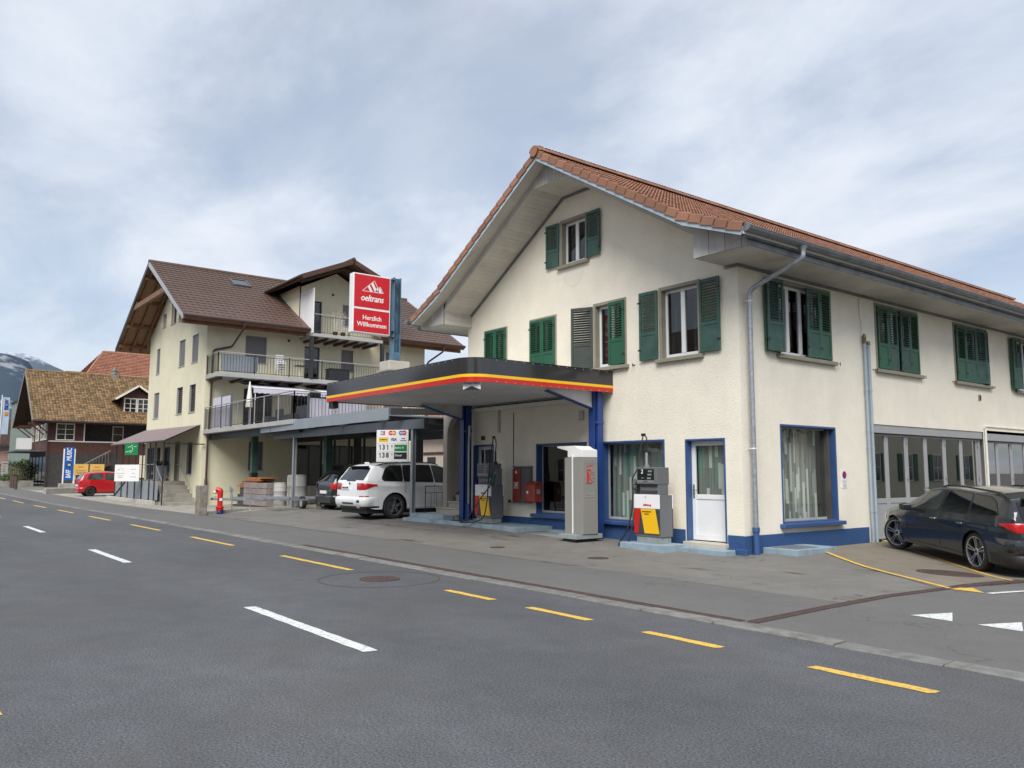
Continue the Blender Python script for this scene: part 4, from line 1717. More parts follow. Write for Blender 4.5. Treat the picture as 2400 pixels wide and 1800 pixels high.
m = MB(SIDE); m.box(10.83, -.024, 3.65, 10.92, -.02, 3.77); m.build('vent_slot', 'ink_black', v_)

# ---- porch on the left with an arched entrance
px0, px1 = -10.82, -9.52
arch = [(-10.61, .3)] + [(-10.61 + .52 - .52 * math.cos(R(t)), 2.72 + .55 * math.sin(R(t))) for t in range(0, 181, 12)] + [(-9.57, .3)]
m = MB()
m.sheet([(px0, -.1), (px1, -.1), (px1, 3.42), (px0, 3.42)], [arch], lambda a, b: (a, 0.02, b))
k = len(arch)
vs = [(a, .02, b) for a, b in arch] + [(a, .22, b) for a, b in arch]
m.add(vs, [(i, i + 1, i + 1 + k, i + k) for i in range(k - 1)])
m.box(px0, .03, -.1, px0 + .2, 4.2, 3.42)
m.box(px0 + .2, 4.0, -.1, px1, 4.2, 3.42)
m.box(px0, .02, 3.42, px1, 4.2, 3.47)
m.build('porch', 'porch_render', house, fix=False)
for i, (z, y, xl) in enumerate(((.405, -.50, -10.95), (.575, -.24, -10.86), (.745, .03, -10.60), (.92, .29, -10.60), (1.09, .55, -10.60), (1.26, .81, -10.6))):
    m = MB()
    m.box(xl, y, z - .05, -9.5 if y > 0 else -9.40, y + .33, z)
    m.box(xl + .03, y + .03, z - .172, -9.5 if y > 0 else -9.43, y + .33, z - .05)
    m.build('step', 'step_stone', house, bevel=.01)
m = MB(); m.box(-10.6, 1.1, 1.0, -9.5, 4.0, 1.2); m.build('landing', 'step_stone', house)
m = MB()
m.prism([(.25, .9), (1.2, 1.55), (4, 1.55), (4, 1.2), (.25, .7)], -10.62, -10.60, 'X')
m.build('stair_skirting', 'stone_trim', house)
# doorstep
m = MB(); m.box(-1.42, -.16, .02, -.36, .18, .19); m.build('doorstep', 'step_stone', house, bevel=.012)
m = MB(); m.box(-1.70, -.50, -.05, -.10, -.161, .10); m.build('doorstep', 'light_blue', house, bevel=.012)
m = MB(); m.box(-.36, -.10, -.2, .10, -.031, .12); m.build('plinth_foot', 'blue_plinth', house, bevel=.02)
# small fittings on the front
m = MB(); m.box(-8.81, -.02, 2.50, -8.64, 0, 2.61); m.build('house_number', 'dark_wood', house)
m = MB(); m.box(-8.01, -.045, 2.68, -7.93, 0, 3.40); m.build('cable_duct', 'porch_render', house)
m = MB(); m.tube([(-7.33, -.012, 1.72), (-7.33, -.012, 3.2)], .010, 6); m.build('cable', 'dark_wood', house)
m = MB(); m.box(-4.72, -.05, 2.86, -4.55, 0, 3.08); m.build('junction_box', 'porch_render', house, bevel=.01)
# no-parking plate on the side wall
m = MB(SIDE); m.box(3.54, -.012, 1.43, 3.78, 0, 1.67); pl = m.build('no_parking_sign', 'sign_white', house)
m = MB(SIDE @ TR(3.66, -.0135, 1.555)); m.lathe([(.001, 0), (.085, 0)], 28, (0, 0, 0), 'Y', cap=False); m.build('disc_red', 'ink_red', pl)
m = MB(SIDE @ TR(3.66, -.0155, 1.555)); m.lathe([(.001, 0), (.07, 0)], 28, (0, 0, 0), 'Y', cap=False); m.build('disc_blue', 'ink_purple', pl)
m = MB(SIDE @ TR(3.66, -.0175, 1.555)); m.bar((-.05, 0, .05), (.05, 0, -.05), .002, .016, (0, 0, 1)); m.build('bar_red', 'ink_red', pl)
m = MB(SIDE); m.box(3.55, -.010, 1.27, 3.78, 0, 1.42); pl2 = m.build('notice_plate', 'sign_white', pl)
ink_lines(TR(.011, 3.665, 1.40) @ FACE_E, [(.17, .0), (.11, -.045), (.15, -.075), (.09, -.105)], .014, 'ink_grey', pl)
# ---------------------------------------------------------------- canopy over the pumps
canopy = thing('fuel_canopy', 'flat filling station canopy with black fascia and yellow and red stripes on blue columns', 'canopy', TR(-7, -2, 0))
CX0, CX1, CY0, CY1 = -10.28, -3.55, -4.07, -.02


def canopy_outline(d=0.0, r=.5):
    pts = [(CX0 + d, CY1)]
    pts.append((CX0 + d, CY0 + d + .0))
    cx, cy = CX1 - r, CY0 + r
    for k in range(0, 15):
        t = R(-90 + 90 * k / 14)
        pts.append((cx + (r - d) * math.cos(t), cy + (r - d) * math.sin(t)))
    pts.append((CX1 - d, CY1))
    return pts


def band(z0, z1, d, mat_, name, th=.02):
    o = canopy_outline(d)
    i = canopy_outline(d + th)
    n = len(o)
    vs = [(a, b, z0) for a, b in o] + [(a, b, z1) for a, b in o] + [(a, b, z0) for a, b in i] + [(a, b, z1) for a, b in i]
    fs = []
    for k in range(n - 1):
        fs += [(k, k + 1, n + k + 1, n + k), (2 * n + k + 1, 2 * n + k, 3 * n + k, 3 * n + k + 1), (n + k, n + k + 1, 3 * n + k + 1, 3 * n + k), (k + 1, k, 2 * n + k, 2 * n + k + 1)]
    fs += [(0, n, 3 * n, 2 * n), (n - 1, 3 * n - 1, 4 * n - 1, 2 * n - 1)]
    return MB().add(vs, fs).build(name, mat_, canopy, smooth=R(20))


band(3.615, 3.95, 0.0, 'fascia_black', 'fascia')
band(3.552, 3.613, 0.001, 'stripe_yellow', 'yellow_stripe')
band(3.45, 3.550, 0.002, 'stripe_red', 'red_stripe')
m = MB()
o = canopy_outline(.03)
m.prism([(a, b) for a, b in o], 3.475, 3.90, 'Z')
m.build('deck', 'deck_grey', canopy)
m = MB()
o = canopy_outline(-.012)
i_ = canopy_outline(.03)
m.sheet(o, [], lambda a, b: (a, b, 3.956))
m.build('roof_edge', 'step_stone', canopy, fix=False)
rr = random.Random(5)
m = MB()
for k in range(26):      # rivets and small fittings on the soffit and fascia
    x = rr.uniform(-9.8, -4); y = rr.uniform(-3.6, -.5)
    if k < 9:
        m.lathe([(.025, 0), (.025, -.02)], 8, (x, y, 3.475))
for k in range(14):
    y = -3.4 + k * .245
    m.lathe([(.008, 0), (.006, .006)], 6, (CX1, y, 3.925), 'X'); m.lathe([(.008, 0), (.006, .006)], 6, (CX1, y, 3.47), 'X')
for k in range(24):
    x = -10.2 + k * .26
    m.lathe([(.008, 0), (.006, -.006)], 6, (x, CY0, 3.925), 'Y')
m.build('rivet', 'cream_white', canopy)
m = MB(); m.box(-10.25, -4.02, 3.28, -10.0, -3.85, 3.46); m.build('drain_box', 'anthracite', canopy, bevel=.01)
for xc in (-9.20, -3.86):
    zb = .26 if xc < -8 else gz(xc, -.3) - .05
    m = MB()
    w, dp_ = .10, .14
    m.box(xc - w, -.42, zb, xc + w, -.42 + .018, 3.475); m.box(xc - w, -.16, zb, xc + w, -.16 + .018, 3.475); m.box(xc - .012, -.402, zb, xc + .012, -.16, 3.475)
    m.box(xc + w - .004, -.36, zb, xc + w + .06, -.22, 3.475)
    m.box(xc + w - .01, -.40, 2.72, xc + w + .075, -.18, 2.78)
    c_ = m.build('column', 'blue_steel', canopy, bevel=.004, seg=1)
    m = MB()
    m.prism([(-.40, 3.08), (-.40, 3.475), (-1.75, 3.475), (-1.75, 3.42)], xc - .02, xc + .02, 'X')
    m.build('haunch', 'deck_grey', c_)
    m = MB()
    m.bar((xc, -.40, 3.07), (xc, -1.78, 3.415), .16, .022, (0, 0, 1))
    m.build('bracket', 'blue_steel', c_)
m = MB()
m.tube(arc_path([(-8.98, -.32, .7), (-8.98, -.32, 2.45), (-8.9, -.36, 2.62), (-8.9, -.36, 2.9)], .06), .035, 10)
m.build('drain_pipe', 'galvanised', canopy, smooth=True)
m = MB(); m.lathe([(.055, 0), (.055, .45), (.045, .47)], 12, (-8.98, -.32, .26)); m.build('drain_boot', 'blue_steel', canopy, smooth=True)
m = MB(); m.box(-9.2, -.16, 3.30, -7.0, -.05, 3.40); m.box(-6.99, -.16, 3.30, -4.81, -.05, 3.40); lt = m.build('light_batten', 'cream_white', canopy, bevel=.008)
m = MB(); m.box(-9.2, -.14, 3.41, -4.81, -.07, 3.425); m.build('batten_bracket', 'anthracite', lt)
# clearance sign hanging under the rounded corner
hs = thing('clearance_sign', 'small white height limit board with black notch under the canopy corner', 'sign', TR(-3.95, -3.92, 3.3))
Mh = TR(-3.82, -3.84, 3.30) @ RZ(R(38))
m = MB(Mh)
m.prism([(-.19, .155), (.19, .155), (.19, 0), (0, .075), (-.19, 0)], -.006, .006, 'Y')
m.build('board', 'sign_white', hs)
m = MB(Mh); m.prism([(-.185, -.003), (0, .073), (.185, -.003), (.10, -.012), (-.10, -.012)], -.004, .004, 'Y'); m.build('notch', 'ink_black', hs)
ink_lines(Mh @ TR(0, -.008, .125) @ FACE_S, [(.34, 0)], .03, 'ink_grey', hs, 4)
for x in (-.15, .15):
    m = MB(Mh); m.box(x - .01, -.004, .15, x + .01, .004, .19); m.build('hanger', 'black_iron', hs)

# ---------------------------------------------------------------- illuminated sign on the canopy
sg = thing('pylon_sign', 'red and white illuminated box sign on a worn blue post above the canopy', 'sign', TR(-8, -3.4, 3.95))
m = MB(); m.box(-8.22, -3.62, 3.95, -7.72, -3.02, 4.36); m.build('post_base', 'concrete_light', sg, bevel=.02)
m = MB(); m.box(-8.27, -3.67, 4.10, -7.67, -2.97, 4.13); m.build('base_flashing', 'concrete', sg)
m = MB()
m.box(-8.13, -3.40, 4.36, -7.91, -3.375, 6.52); m.box(-8.13, -3.22, 4.36, -7.91, -3.195, 6.52); m.box(-8.03, -3.375, 4.36, -8.01, -3.22, 6.52)
m.box(-8.12, -3.39, 4.36, -7.92, -3.205, 4.6)
m.build('post', 'pole_blue', sg, bevel=.006)
m = MB(); m.tube(arc_path([(-7.9, -3.3, 5.1), (-7.86, -3.45, 4.9), (-7.9, -3.5, 5.04)], .06), .012, 6); m.tube([(-7.90, -3.26, 5.1), (-7.90, -3.26, 6.4)], .012, 6)
for z in (4.95, 5.1, 6.42):
    m.box(-8.0, -3.46, z, -7.9, -3.38, z + .03)
m.build('cable', 'black_iron', sg)
m = MB(); m.box(-8.21, -4.50, 5.015, -8.0, -3.455, 6.505); bx = m.build('light_box', 'sign_white', sg, bevel=.012)
XF = -8.0
m = MB(); m.box(XF, -4.468, 5.66, XF + .006, -3.487, 6.475); rp = m.build('upper_panel', 'sign_red', sg)
m = MB(); m.box(XF, -4.468, 5.045, XF + .006, -3.487, 5.605); lp = m.build('lower_panel', 'sign_red', sg)


def sg_poly(pts, nm='emblem', mat_='sign_white'):
    """polygon on the sign face: (u right, v up) from the upper panel's lower left corner, in metres"""
    m = MB()
    m.prism([(-4.468 + u, 5.66 + v) for u, v in pts], XF + .0062, XF + .0092, 'X')
    m.build(nm, mat_, rp)


def line2(a, b, w):
    a, b = Vector(a), Vector(b)
    d = (b - a).normalized()
    n = Vector((-d.y, d.x)) * w / 2
    return [tuple(a + n), tuple(b + n), tuple(b - n), tuple(a - n)]


A_, B_, C_ = (.215, .40), (.545, .685), (.80, .405)
for p, q in (((.215, .41), (.545, .70)), ((.545, .70), (.66, .50)), ((.66, .50), (.71, .57)), ((.71, .57), (.80, .41)), ((.80, .41), (.215, .41))):
    sg_poly(line2(p, q, .012))
sg_poly([(.36, .53), (.41, .575), (.50, .418), (.43, .418)])
sg_poly([(.45, .612), (.505, .66), (.64, .418), (.565, .418)])
sg_poly([(.575, .43), (.60, .418), (.66, .50), (.625, .545)])
sg_poly([(.64, .53), (.70, .565), (.76, .418), (.69, .418)])
text('lettering', 'oeltrans', .225, TR(XF + .0065, -4.468 + .49, 5.66 + .235) @ FACE_E, 'sign_white', rp, 'CENTER', .002, .22, .004, .93, .93)
text('lettering', 'Herzlich\nWillkommen', .162, TR(XF + .0065, -4.468 + .50, 5.045 + .27) @ FACE_E, 'sign_white', lp, 'CENTER', .002, .0, .0025, .97, 1.0, 1.05)

# ---------------------------------------------------------------- kerbs and pads under the canopy
pad = thing('pump_platform', 'light blue painted raised kerb platform along the shop front under the canopy', 'platform', TR(-8, -.6, .1))
segs = [(-11.15, -8.86), (-8.855, -7.3), (-7.295, -5.72)]
for a, b in segs:
    m = MB(); m.box(a, -1.16, -.05, b, -.90, .275); m.build('kerb', 'light_blue', pad, bevel=.012)
m = MB(); m.box(-11.15, -.897, -.05, -5.72, -.035, .268); m.build('top', 'light_blue', pad)
m = MB(); m.box(-11.15, -.895, .2, -9.40, -.53, .40); m.build('step_block', 'light_blue', pad, bevel=.012)
m = MB(); m.box(-5.715, -1.02, -.05, -4.20, -.035, .15); m.build('lower_pad', 'pump_base', pad, bevel=.01)
m = MB(); m.box(-5.6, -.34, .14, -4.25, -.036, .20); m.build('kerb', 'light_blue', pad, bevel=.01)
m = MB(); m.box(-9.05, -.86, .268, -8.5, -.60, .285); m.build('scraper_mat', 'black_iron', pad)
isl = thing('pump_island', 'light blue concrete plinth under the pump beside the white door', 'plinth', TR(-1.8, -.6, 0))
m = MB(); m.box(-2.40, -1.02, -.05, -1.20, -.34, .155); m.build('slab', 'light_blue', isl, bevel=.014)
vg = thing('cellar_vent_slab', 'low light blue slab with a grating at the foot of the side wall', 'slab', TR(.4, 1.1, 0))
m = MB(); m.box(.035, .52, -.1, .80, 1.9, .13); m.build('rim', 'light_blue', vg, bevel=.012)
m = MB(); m.box(.12, .62, .125, .72, 1.35, .138)
for i in range(18):
    m.box(.13, .64 + i * .04, .137, .71, .655 + i * .04, .146)
m.build('grating', 'galvanised', vg)


# ---------------------------------------------------------------- pumps (local frame: x right, y inwards, z up, front face at y=0)
def pump(label, M, side, number, nozzle_mat, seed):
    t = thing('fuel_pump', label, 'fuel pump', M, 'fuel pumps at the station', local=True)
    W, D = .71, .40
    m = MB(); m.box(.03, .03, -.005, W - .03, D - .03, .125); m.build('base', 'pump_base', t, bevel=.01)
    m = MB(); m.box(.012, .015, .125, W - .005, D - .01, .98); m.build('cabinet', 'pump_grey', t, bevel=.008)
    for y, s in ((0.0, 1), (D - .004, -1)):
        m = MB(); m.box(0, y - .012 * s, .70, W, y + .006 * s, .99); m.build('white_panel', 'pump_white', t, bevel=.005)
        m = MB(); m.box(0.004, y - .010 * s, .19, W - .004, y + .006 * s, .70); m.build('skirt_panel', 'pump_dark', t)
        m = MB(); m.prism([(.004, .695), (.19, .695), (.115, .19), (.004, .19)], y - .014 * s, y - .0102 * s, 'Y'); m.build('red_panel', 'stripe_red', t)
        m = MB(); m.prism([(.19, .695), (.595, .695), (.70, .195), (.295, .195)], y - .0145 * s, y - .0103 * s, 'Y'); m.build('yellow_panel', 'stripe_yellow', t)
    text('lettering', 'oeltrans ag', .068, TR(.37, -.0125, .775) @ FACE_S, 'ink_red', t, 'CENTER', .0008, .22, .003, .9, .85)
    ink_lines(TR(.36, -.0155, .635) @ FACE_S, [(.25, 0), (.13, -.045)], .026, 'ink_black', t, seed)
    m = MB(); m.lathe([(.012, 0), (.012, -.016)], 8, (.33, 0, .935), 'Y'); m.build('lock', 'black_iron', t)
    # neck
    m = MB(); m.box(.13, .05, .98, W - .08, D - .04, 1.21); m.build('neck', 'pump_grey', t, bevel=.008)
    for z in (1.02, 1.145):
        m = MB(); m.box(.16, .036, z, W - .10, .052, z + .05); m.build('slot', 'pump_dark', t)
    # head
    m = MB()
    m.box(.085, -.01, 1.20, .64, D - .02, 1.55)
    m.build('head', 'pump_grey', t, bevel=.012)
    m = MB(); m.box(.115, -.014, 1.285, .575, -.009, 1.515); m.build('display', 'display', t)
    m = MB(); m.box(.115, -.016, 1.235, .575, -.009, 1.283); m.build('label_strip', 'lcd', t)
    ink_lines(TR(.345, -.0165, 1.258) @ FACE_S, [(.11 if side < 0 else .38, 0)], .022, 'ink_black' if side < 0 else 'ink_grey', t, seed + 1)
    for i, (x, z) in enumerate(((.47, 1.47), (.455, 1.40), (.44, 1.325))):
        m = MB(); m.box(x - .055, -.017, z - .018, x + .055, -.013, z + .018); m.build('counter_window', 'lcd', t)
    if number:
        text('lettering', number, .12, TR(.245, -.0145, 1.46) @ FACE_S, 'sign_white', t, 'CENTER', .0006, .1, .003)
        ink_lines(TR(.26, -.0145, 1.33) @ FACE_S, [(.08, 0)], .018, 'lcd', t, seed + 2)
    # nozzle pocket, hose mast, hose
    xs = .04 if side < 0 else W - .02
    m = MB(); m.box(xs - .07, .12, .98, xs + .07, .32, 1.42)
    m.build('nozzle_boot', 'pump_grey' if side > 0 else 'pump_dark', t, bevel=.01)
    nz = MB()
    nx = xs + side * .02
    nz.tube([(nx, .03, 1.0), (nx, .05, 1.1), (nx, .08, 1.2)], [.022, .026, .02], 8)
    nz.tube([(nx, .02, 1.06), (nx, -.035, 1.10), (nx, -.03, 1.18), (nx, .06, 1.22)], .012, 6)
    nz.tube([(nx, .07, 1.19), (nx, .10, 1.27)], .035, 10)
    nz.build('nozzle', nozzle_mat, t, smooth=True)
    sp = MB(); sp.tube([(nx, .10, 1.26), (nx, .13, 1.33), (nx, .17, 1.37)], .011, 6); sp.lathe([(.03, 0), (.03, .012)], 12, (nx, -.03, 1.145), 'Y'); sp.build('spout', 'alu', t, smooth=True)
    mx_ = .2 if side < 0 else W - .06
    m = MB(); m.box(mx_ - .03, .15, 1.53, mx_ + .03, .22, 1.60); m.tube([(mx_, .18, 1.58), (mx_, .18, 1.86)], .026, 10); m.build('hose_mast', 'alu' if side < 0 else 'rubber', t, smooth=True)
    top = Vector((mx_ - .06, .16, 2.24))
    m = MB(); m.box(top.x - .05, top.y - .03, top.z - .03, top.x + .05, top.y + .03, top.z + .03); m.build('hose_guide', 'rubber', t, bevel=.015)
    h = MB()
    h.tube(arc_path([(mx_, .18, 1.86), (mx_ + .035, .18, 2.05), (mx_ + .01, .17, 2.2), (top.x, top.y, top.z)], .12, 8), .013, 8)
    if side < 0:
        pts = [top, (top.x - .04, .12, 2.0), (top.x - .03, .05, 1.7), (top.x - .01, .0, 1.55), (-.04, -.02, 1.3), (-.02, -.03, 1.12), (.0, -.03, 1.02)]
        h.tube(arc_path(pts, .15, 6), .013, 8)
        pts = [(.0, -.03, 1.04), (-.02, -.05, .6), (-.14, -.10, .20), (-.32, -.12, -.02), (-.36, -.12, -.10), (-.26, -.12, -.15), (-.14, -.10, -.12), (-.05, -.08, .1), (-.02, -.02, .45), (-.01, .1, .9)]
        h.tube(arc_path(pts, .2, 8), .016, 8)
    else:
        pts = [top, (top.x - .03, .12, 1.95), (mx_ - .02, .02, 1.75), (mx_ + .01, -.02, 1.5), (mx_ + .02, -.06, 1.1), (mx_ + .10, -.16, .55), (mx_ + .09, -.25, .15), (mx_ - .12, -.38, .03), (mx_ - .45, -.52, .018), (mx_ - .60, -.56, .018), (mx_ - .50, -.45, .05), (mx_ - .3, -.32, .32), (mx_ - .1, -.18, .7), (nx, -.05, .95), (nx, .03, 1.02)]
        h.tube(arc_path(pts, .25, 8), .016, 8)
    h.build('hose', 'rubber', t, smooth=True)
    return t


pump('grey fuel pump with green nozzle on the light blue platform under the canopy', TR(-7.97, -.80, .28), 1, None, 'green_nozzle', 11)
pump('grey fuel pump numbered 2 with black nozzle before the curtained window', TR(-2.18, -.79, .157), -1, '2', 'rubber', 12)

# ---------------------------------------------------------------- payment kiosk
ks = thing('payment_terminal', 'tall grey payment terminal column with white cap between the two pumps', 'terminal', TR(-3.7, -1, .1))
m = MB(); m.box(-3.90, -1.28, -.02, -3.47, -.64, .145); m.build('foot', 'anthracite', ks)
m = MB(); m.box(-3.97, -1.36, .145, -3.38, -.56, .245); m.build('base', 'pump_base', ks, bevel=.008)
m = MB(); m.box(-3.97, -1.16, .246, -3.70, -.72, 1.93); m.build('front_body', 'kiosk_grey', ks, bevel=.008)
m = MB(); m.box(-3.66, -1.18, .246, -3.66 + .06 + .0, -.70, 1.935); m.box(-3.595, -1.175, .246, -3.585, -.705, 1.93); m.build('rear_frame', 'kiosk_grey', ks, bevel=.006)
m = MB(); m.box(-3.70, -1.19, .25, -3.668, -.69, 1.99); m.build('light_strip', 'sign_white', ks, bevel=.004)
m = MB(); m.box(-3.66, -1.165, .247, -3.36, -.715, 1.93); sd_ = m.build('rear_body', 'kiosk_grey', ks, bevel=.006)
for z0, n in ((1.80, 5), (1.06, 4)):
    m = MB()
    for i in range(n):
        for j in range(3):
            y = -1.10 + i * .075
            m.box(-3.36, y, z0 + j * .035, -3.352, y + .05, z0 + j * .035 + .012)
    m.build('louvre', 'slab_edge', ks)
m = MB()
m.prism([(-4.22, 2.19), (-4.22, 2.155), (-3.86, 2.08), (-3.86, 1.935), (-3.38, 1.935), (-3.38, 2.10), (-3.50, 2.13), (-3.62, 2.19)], -1.165, -.70, 'Y')
m.build('cap', 'sign_white', ks, bevel=.008)
# red pictogram of a pump on the side that faces the side street
KX = -3.351
for pts in ([(-1.02, 1.40), (-.99, 1.40), (-.99, 1.60), (-1.02, 1.60)],):
    m = MB(); m.prism(pts, KX - .01, KX, 'X'); m.build('pictogram', 'ink_red', ks)
m = MB()
for p, q in (((-1.04, 1.38), (-1.04, 1.66)), ((-1.04, 1.66), (-.95, 1.66)), ((-.95, 1.66), (-.93, 1.62)), ((-.93, 1.62), (-.97, 1.50)), ((-.97, 1.50), (-.92, 1.42)), ((-1.07, 1.37), (-.92, 1.37)), ((-.92, 1.37), (-.90, 1.40))):
    m.bar((KX - .004, p[0], p[1]), (KX - .004, q[0], q[1]), .012, .014, (1, 0, 0))
for p, q in (((-.88, 1.60), (-.84, 1.60)), ((-.88, 1.55), (-.86, 1.55)), ((-.87, 1.48), (-.83, 1.47)), ((-.88, 1.40), (-.84, 1.41))):
    m.bar((KX - .004, p[0], p[1]), (KX - .004, q[0], q[1]), .01, .01, (1, 0, 0))
m.build('pictogram', 'ink_red', ks)
ink_lines(TR(KX - .008, -.96, 1.74) @ FACE_E @ RZ(R(8)), [(.22, 0)], .028, 'ink_red', ks, 8)

# ---------------------------------------------------------------- fire hose cabinet, red box
fc = thing('hose_cabinet', 'flat red fire hose cabinet on a grey board on the wall under the canopy', 'cabinet', TR(-6.9, -.05, 1.2))
m = MB(); m.box(-7.18, -.12, .80, -6.52, -.0, 1.74); m.build('board', 'pump_grey', fc, bevel=.006)
m = MB(); m.box(-7.19, -.155, .84, -6.86, -.121, 1.70); m.build('door', 'red_box', fc, bevel=.008)
m = MB(); m.box(-7.22, -.17, 1.735, -6.50, 0, 1.755); m.build('drip_edge', 'zinc', fc)
m = MB(TR(-7.03, -.157, 1.60)); m.lathe([(.001, 0), (.04, 0)], 18, (0, 0, 0), 'Y', cap=False); m.build('sticker', 'sign_white', fc)
m = MB(); m.lathe([(.045, 0), (.045, -.01)], 16, (-7.06, -.155, 1.385), 'Y'); m.build('latch', 'dark_wood', fc)
m = MB()
for a, b, c, d_ in ((-7.11, 1.18, -6.95, 1.195), (-7.11, 1.33, -6.95, 1.345), (-7.11, 1.195, -7.095, 1.33), (-6.965, 1.195, -6.95, 1.33)):
    m.box(a, -.159, b, c, -.1555, d_)
m.prism([(-7.06, 1.21), (-7.00, 1.24), (-6.985, 1.31), (-7.04, 1.32), (-7.06, 1.27)], -.159, -.1555, 'Y')
m.build('emblem', 'sign_white', fc)
ex = thing('extinguisher_box', 'red plastic extinguisher box on the wall beside the hose cabinet', 'box', TR(-6.3, -.1, 1.1))
m = MB(); m.box(-6.55, -.28, .84, -6.13, -.0, 1.28); m.prism([(0, 1.28), (-.28, 1.28), (-.22, 1.35), (0, 1.37)], -6.55, -6.13, 'X'); m.build('body', 'red_box', ex, bevel=.03, seg=3)
m = MB(TR(-6.40, -.284, 1.09)); m.lathe([(.001, 0), (.04, 0)], 18, (0, 0, 0), 'Y', cap=False); m.build('sticker', 'sign_white', ex)
m = MB(); m.box(-6.128, -.2, 1.05, -6.115, -.1, 1.17); m.build('tag', 'light_blue', ex)
m = MB(); m.box(-7.45, -.10, .80, -7.15, -.02, .825); m.box(-7.45, -.10, .80, -7.43, -.02, .87); m.build('wall_hook', 'black_iron', fc)
# ---------------------------------------------------------------- vehicles
def lerp_tab(tab, x):
    if x <= tab[0][0]:
        return tab[0][1]
    for (a, va), (b, vb) in zip(tab, tab[1:]):
        if x <= b:
            t = (x - a) / (b - a)
            return va + (vb - va) * t
    return tab[-1][1]


def smooth_tab(tab, r):
    return lambda x: sum(lerp_tab(tab, x + d * r) * w for d, w in ((-1, .15), (-.5, .2), (0, .3), (.5, .2), (1, .15)))


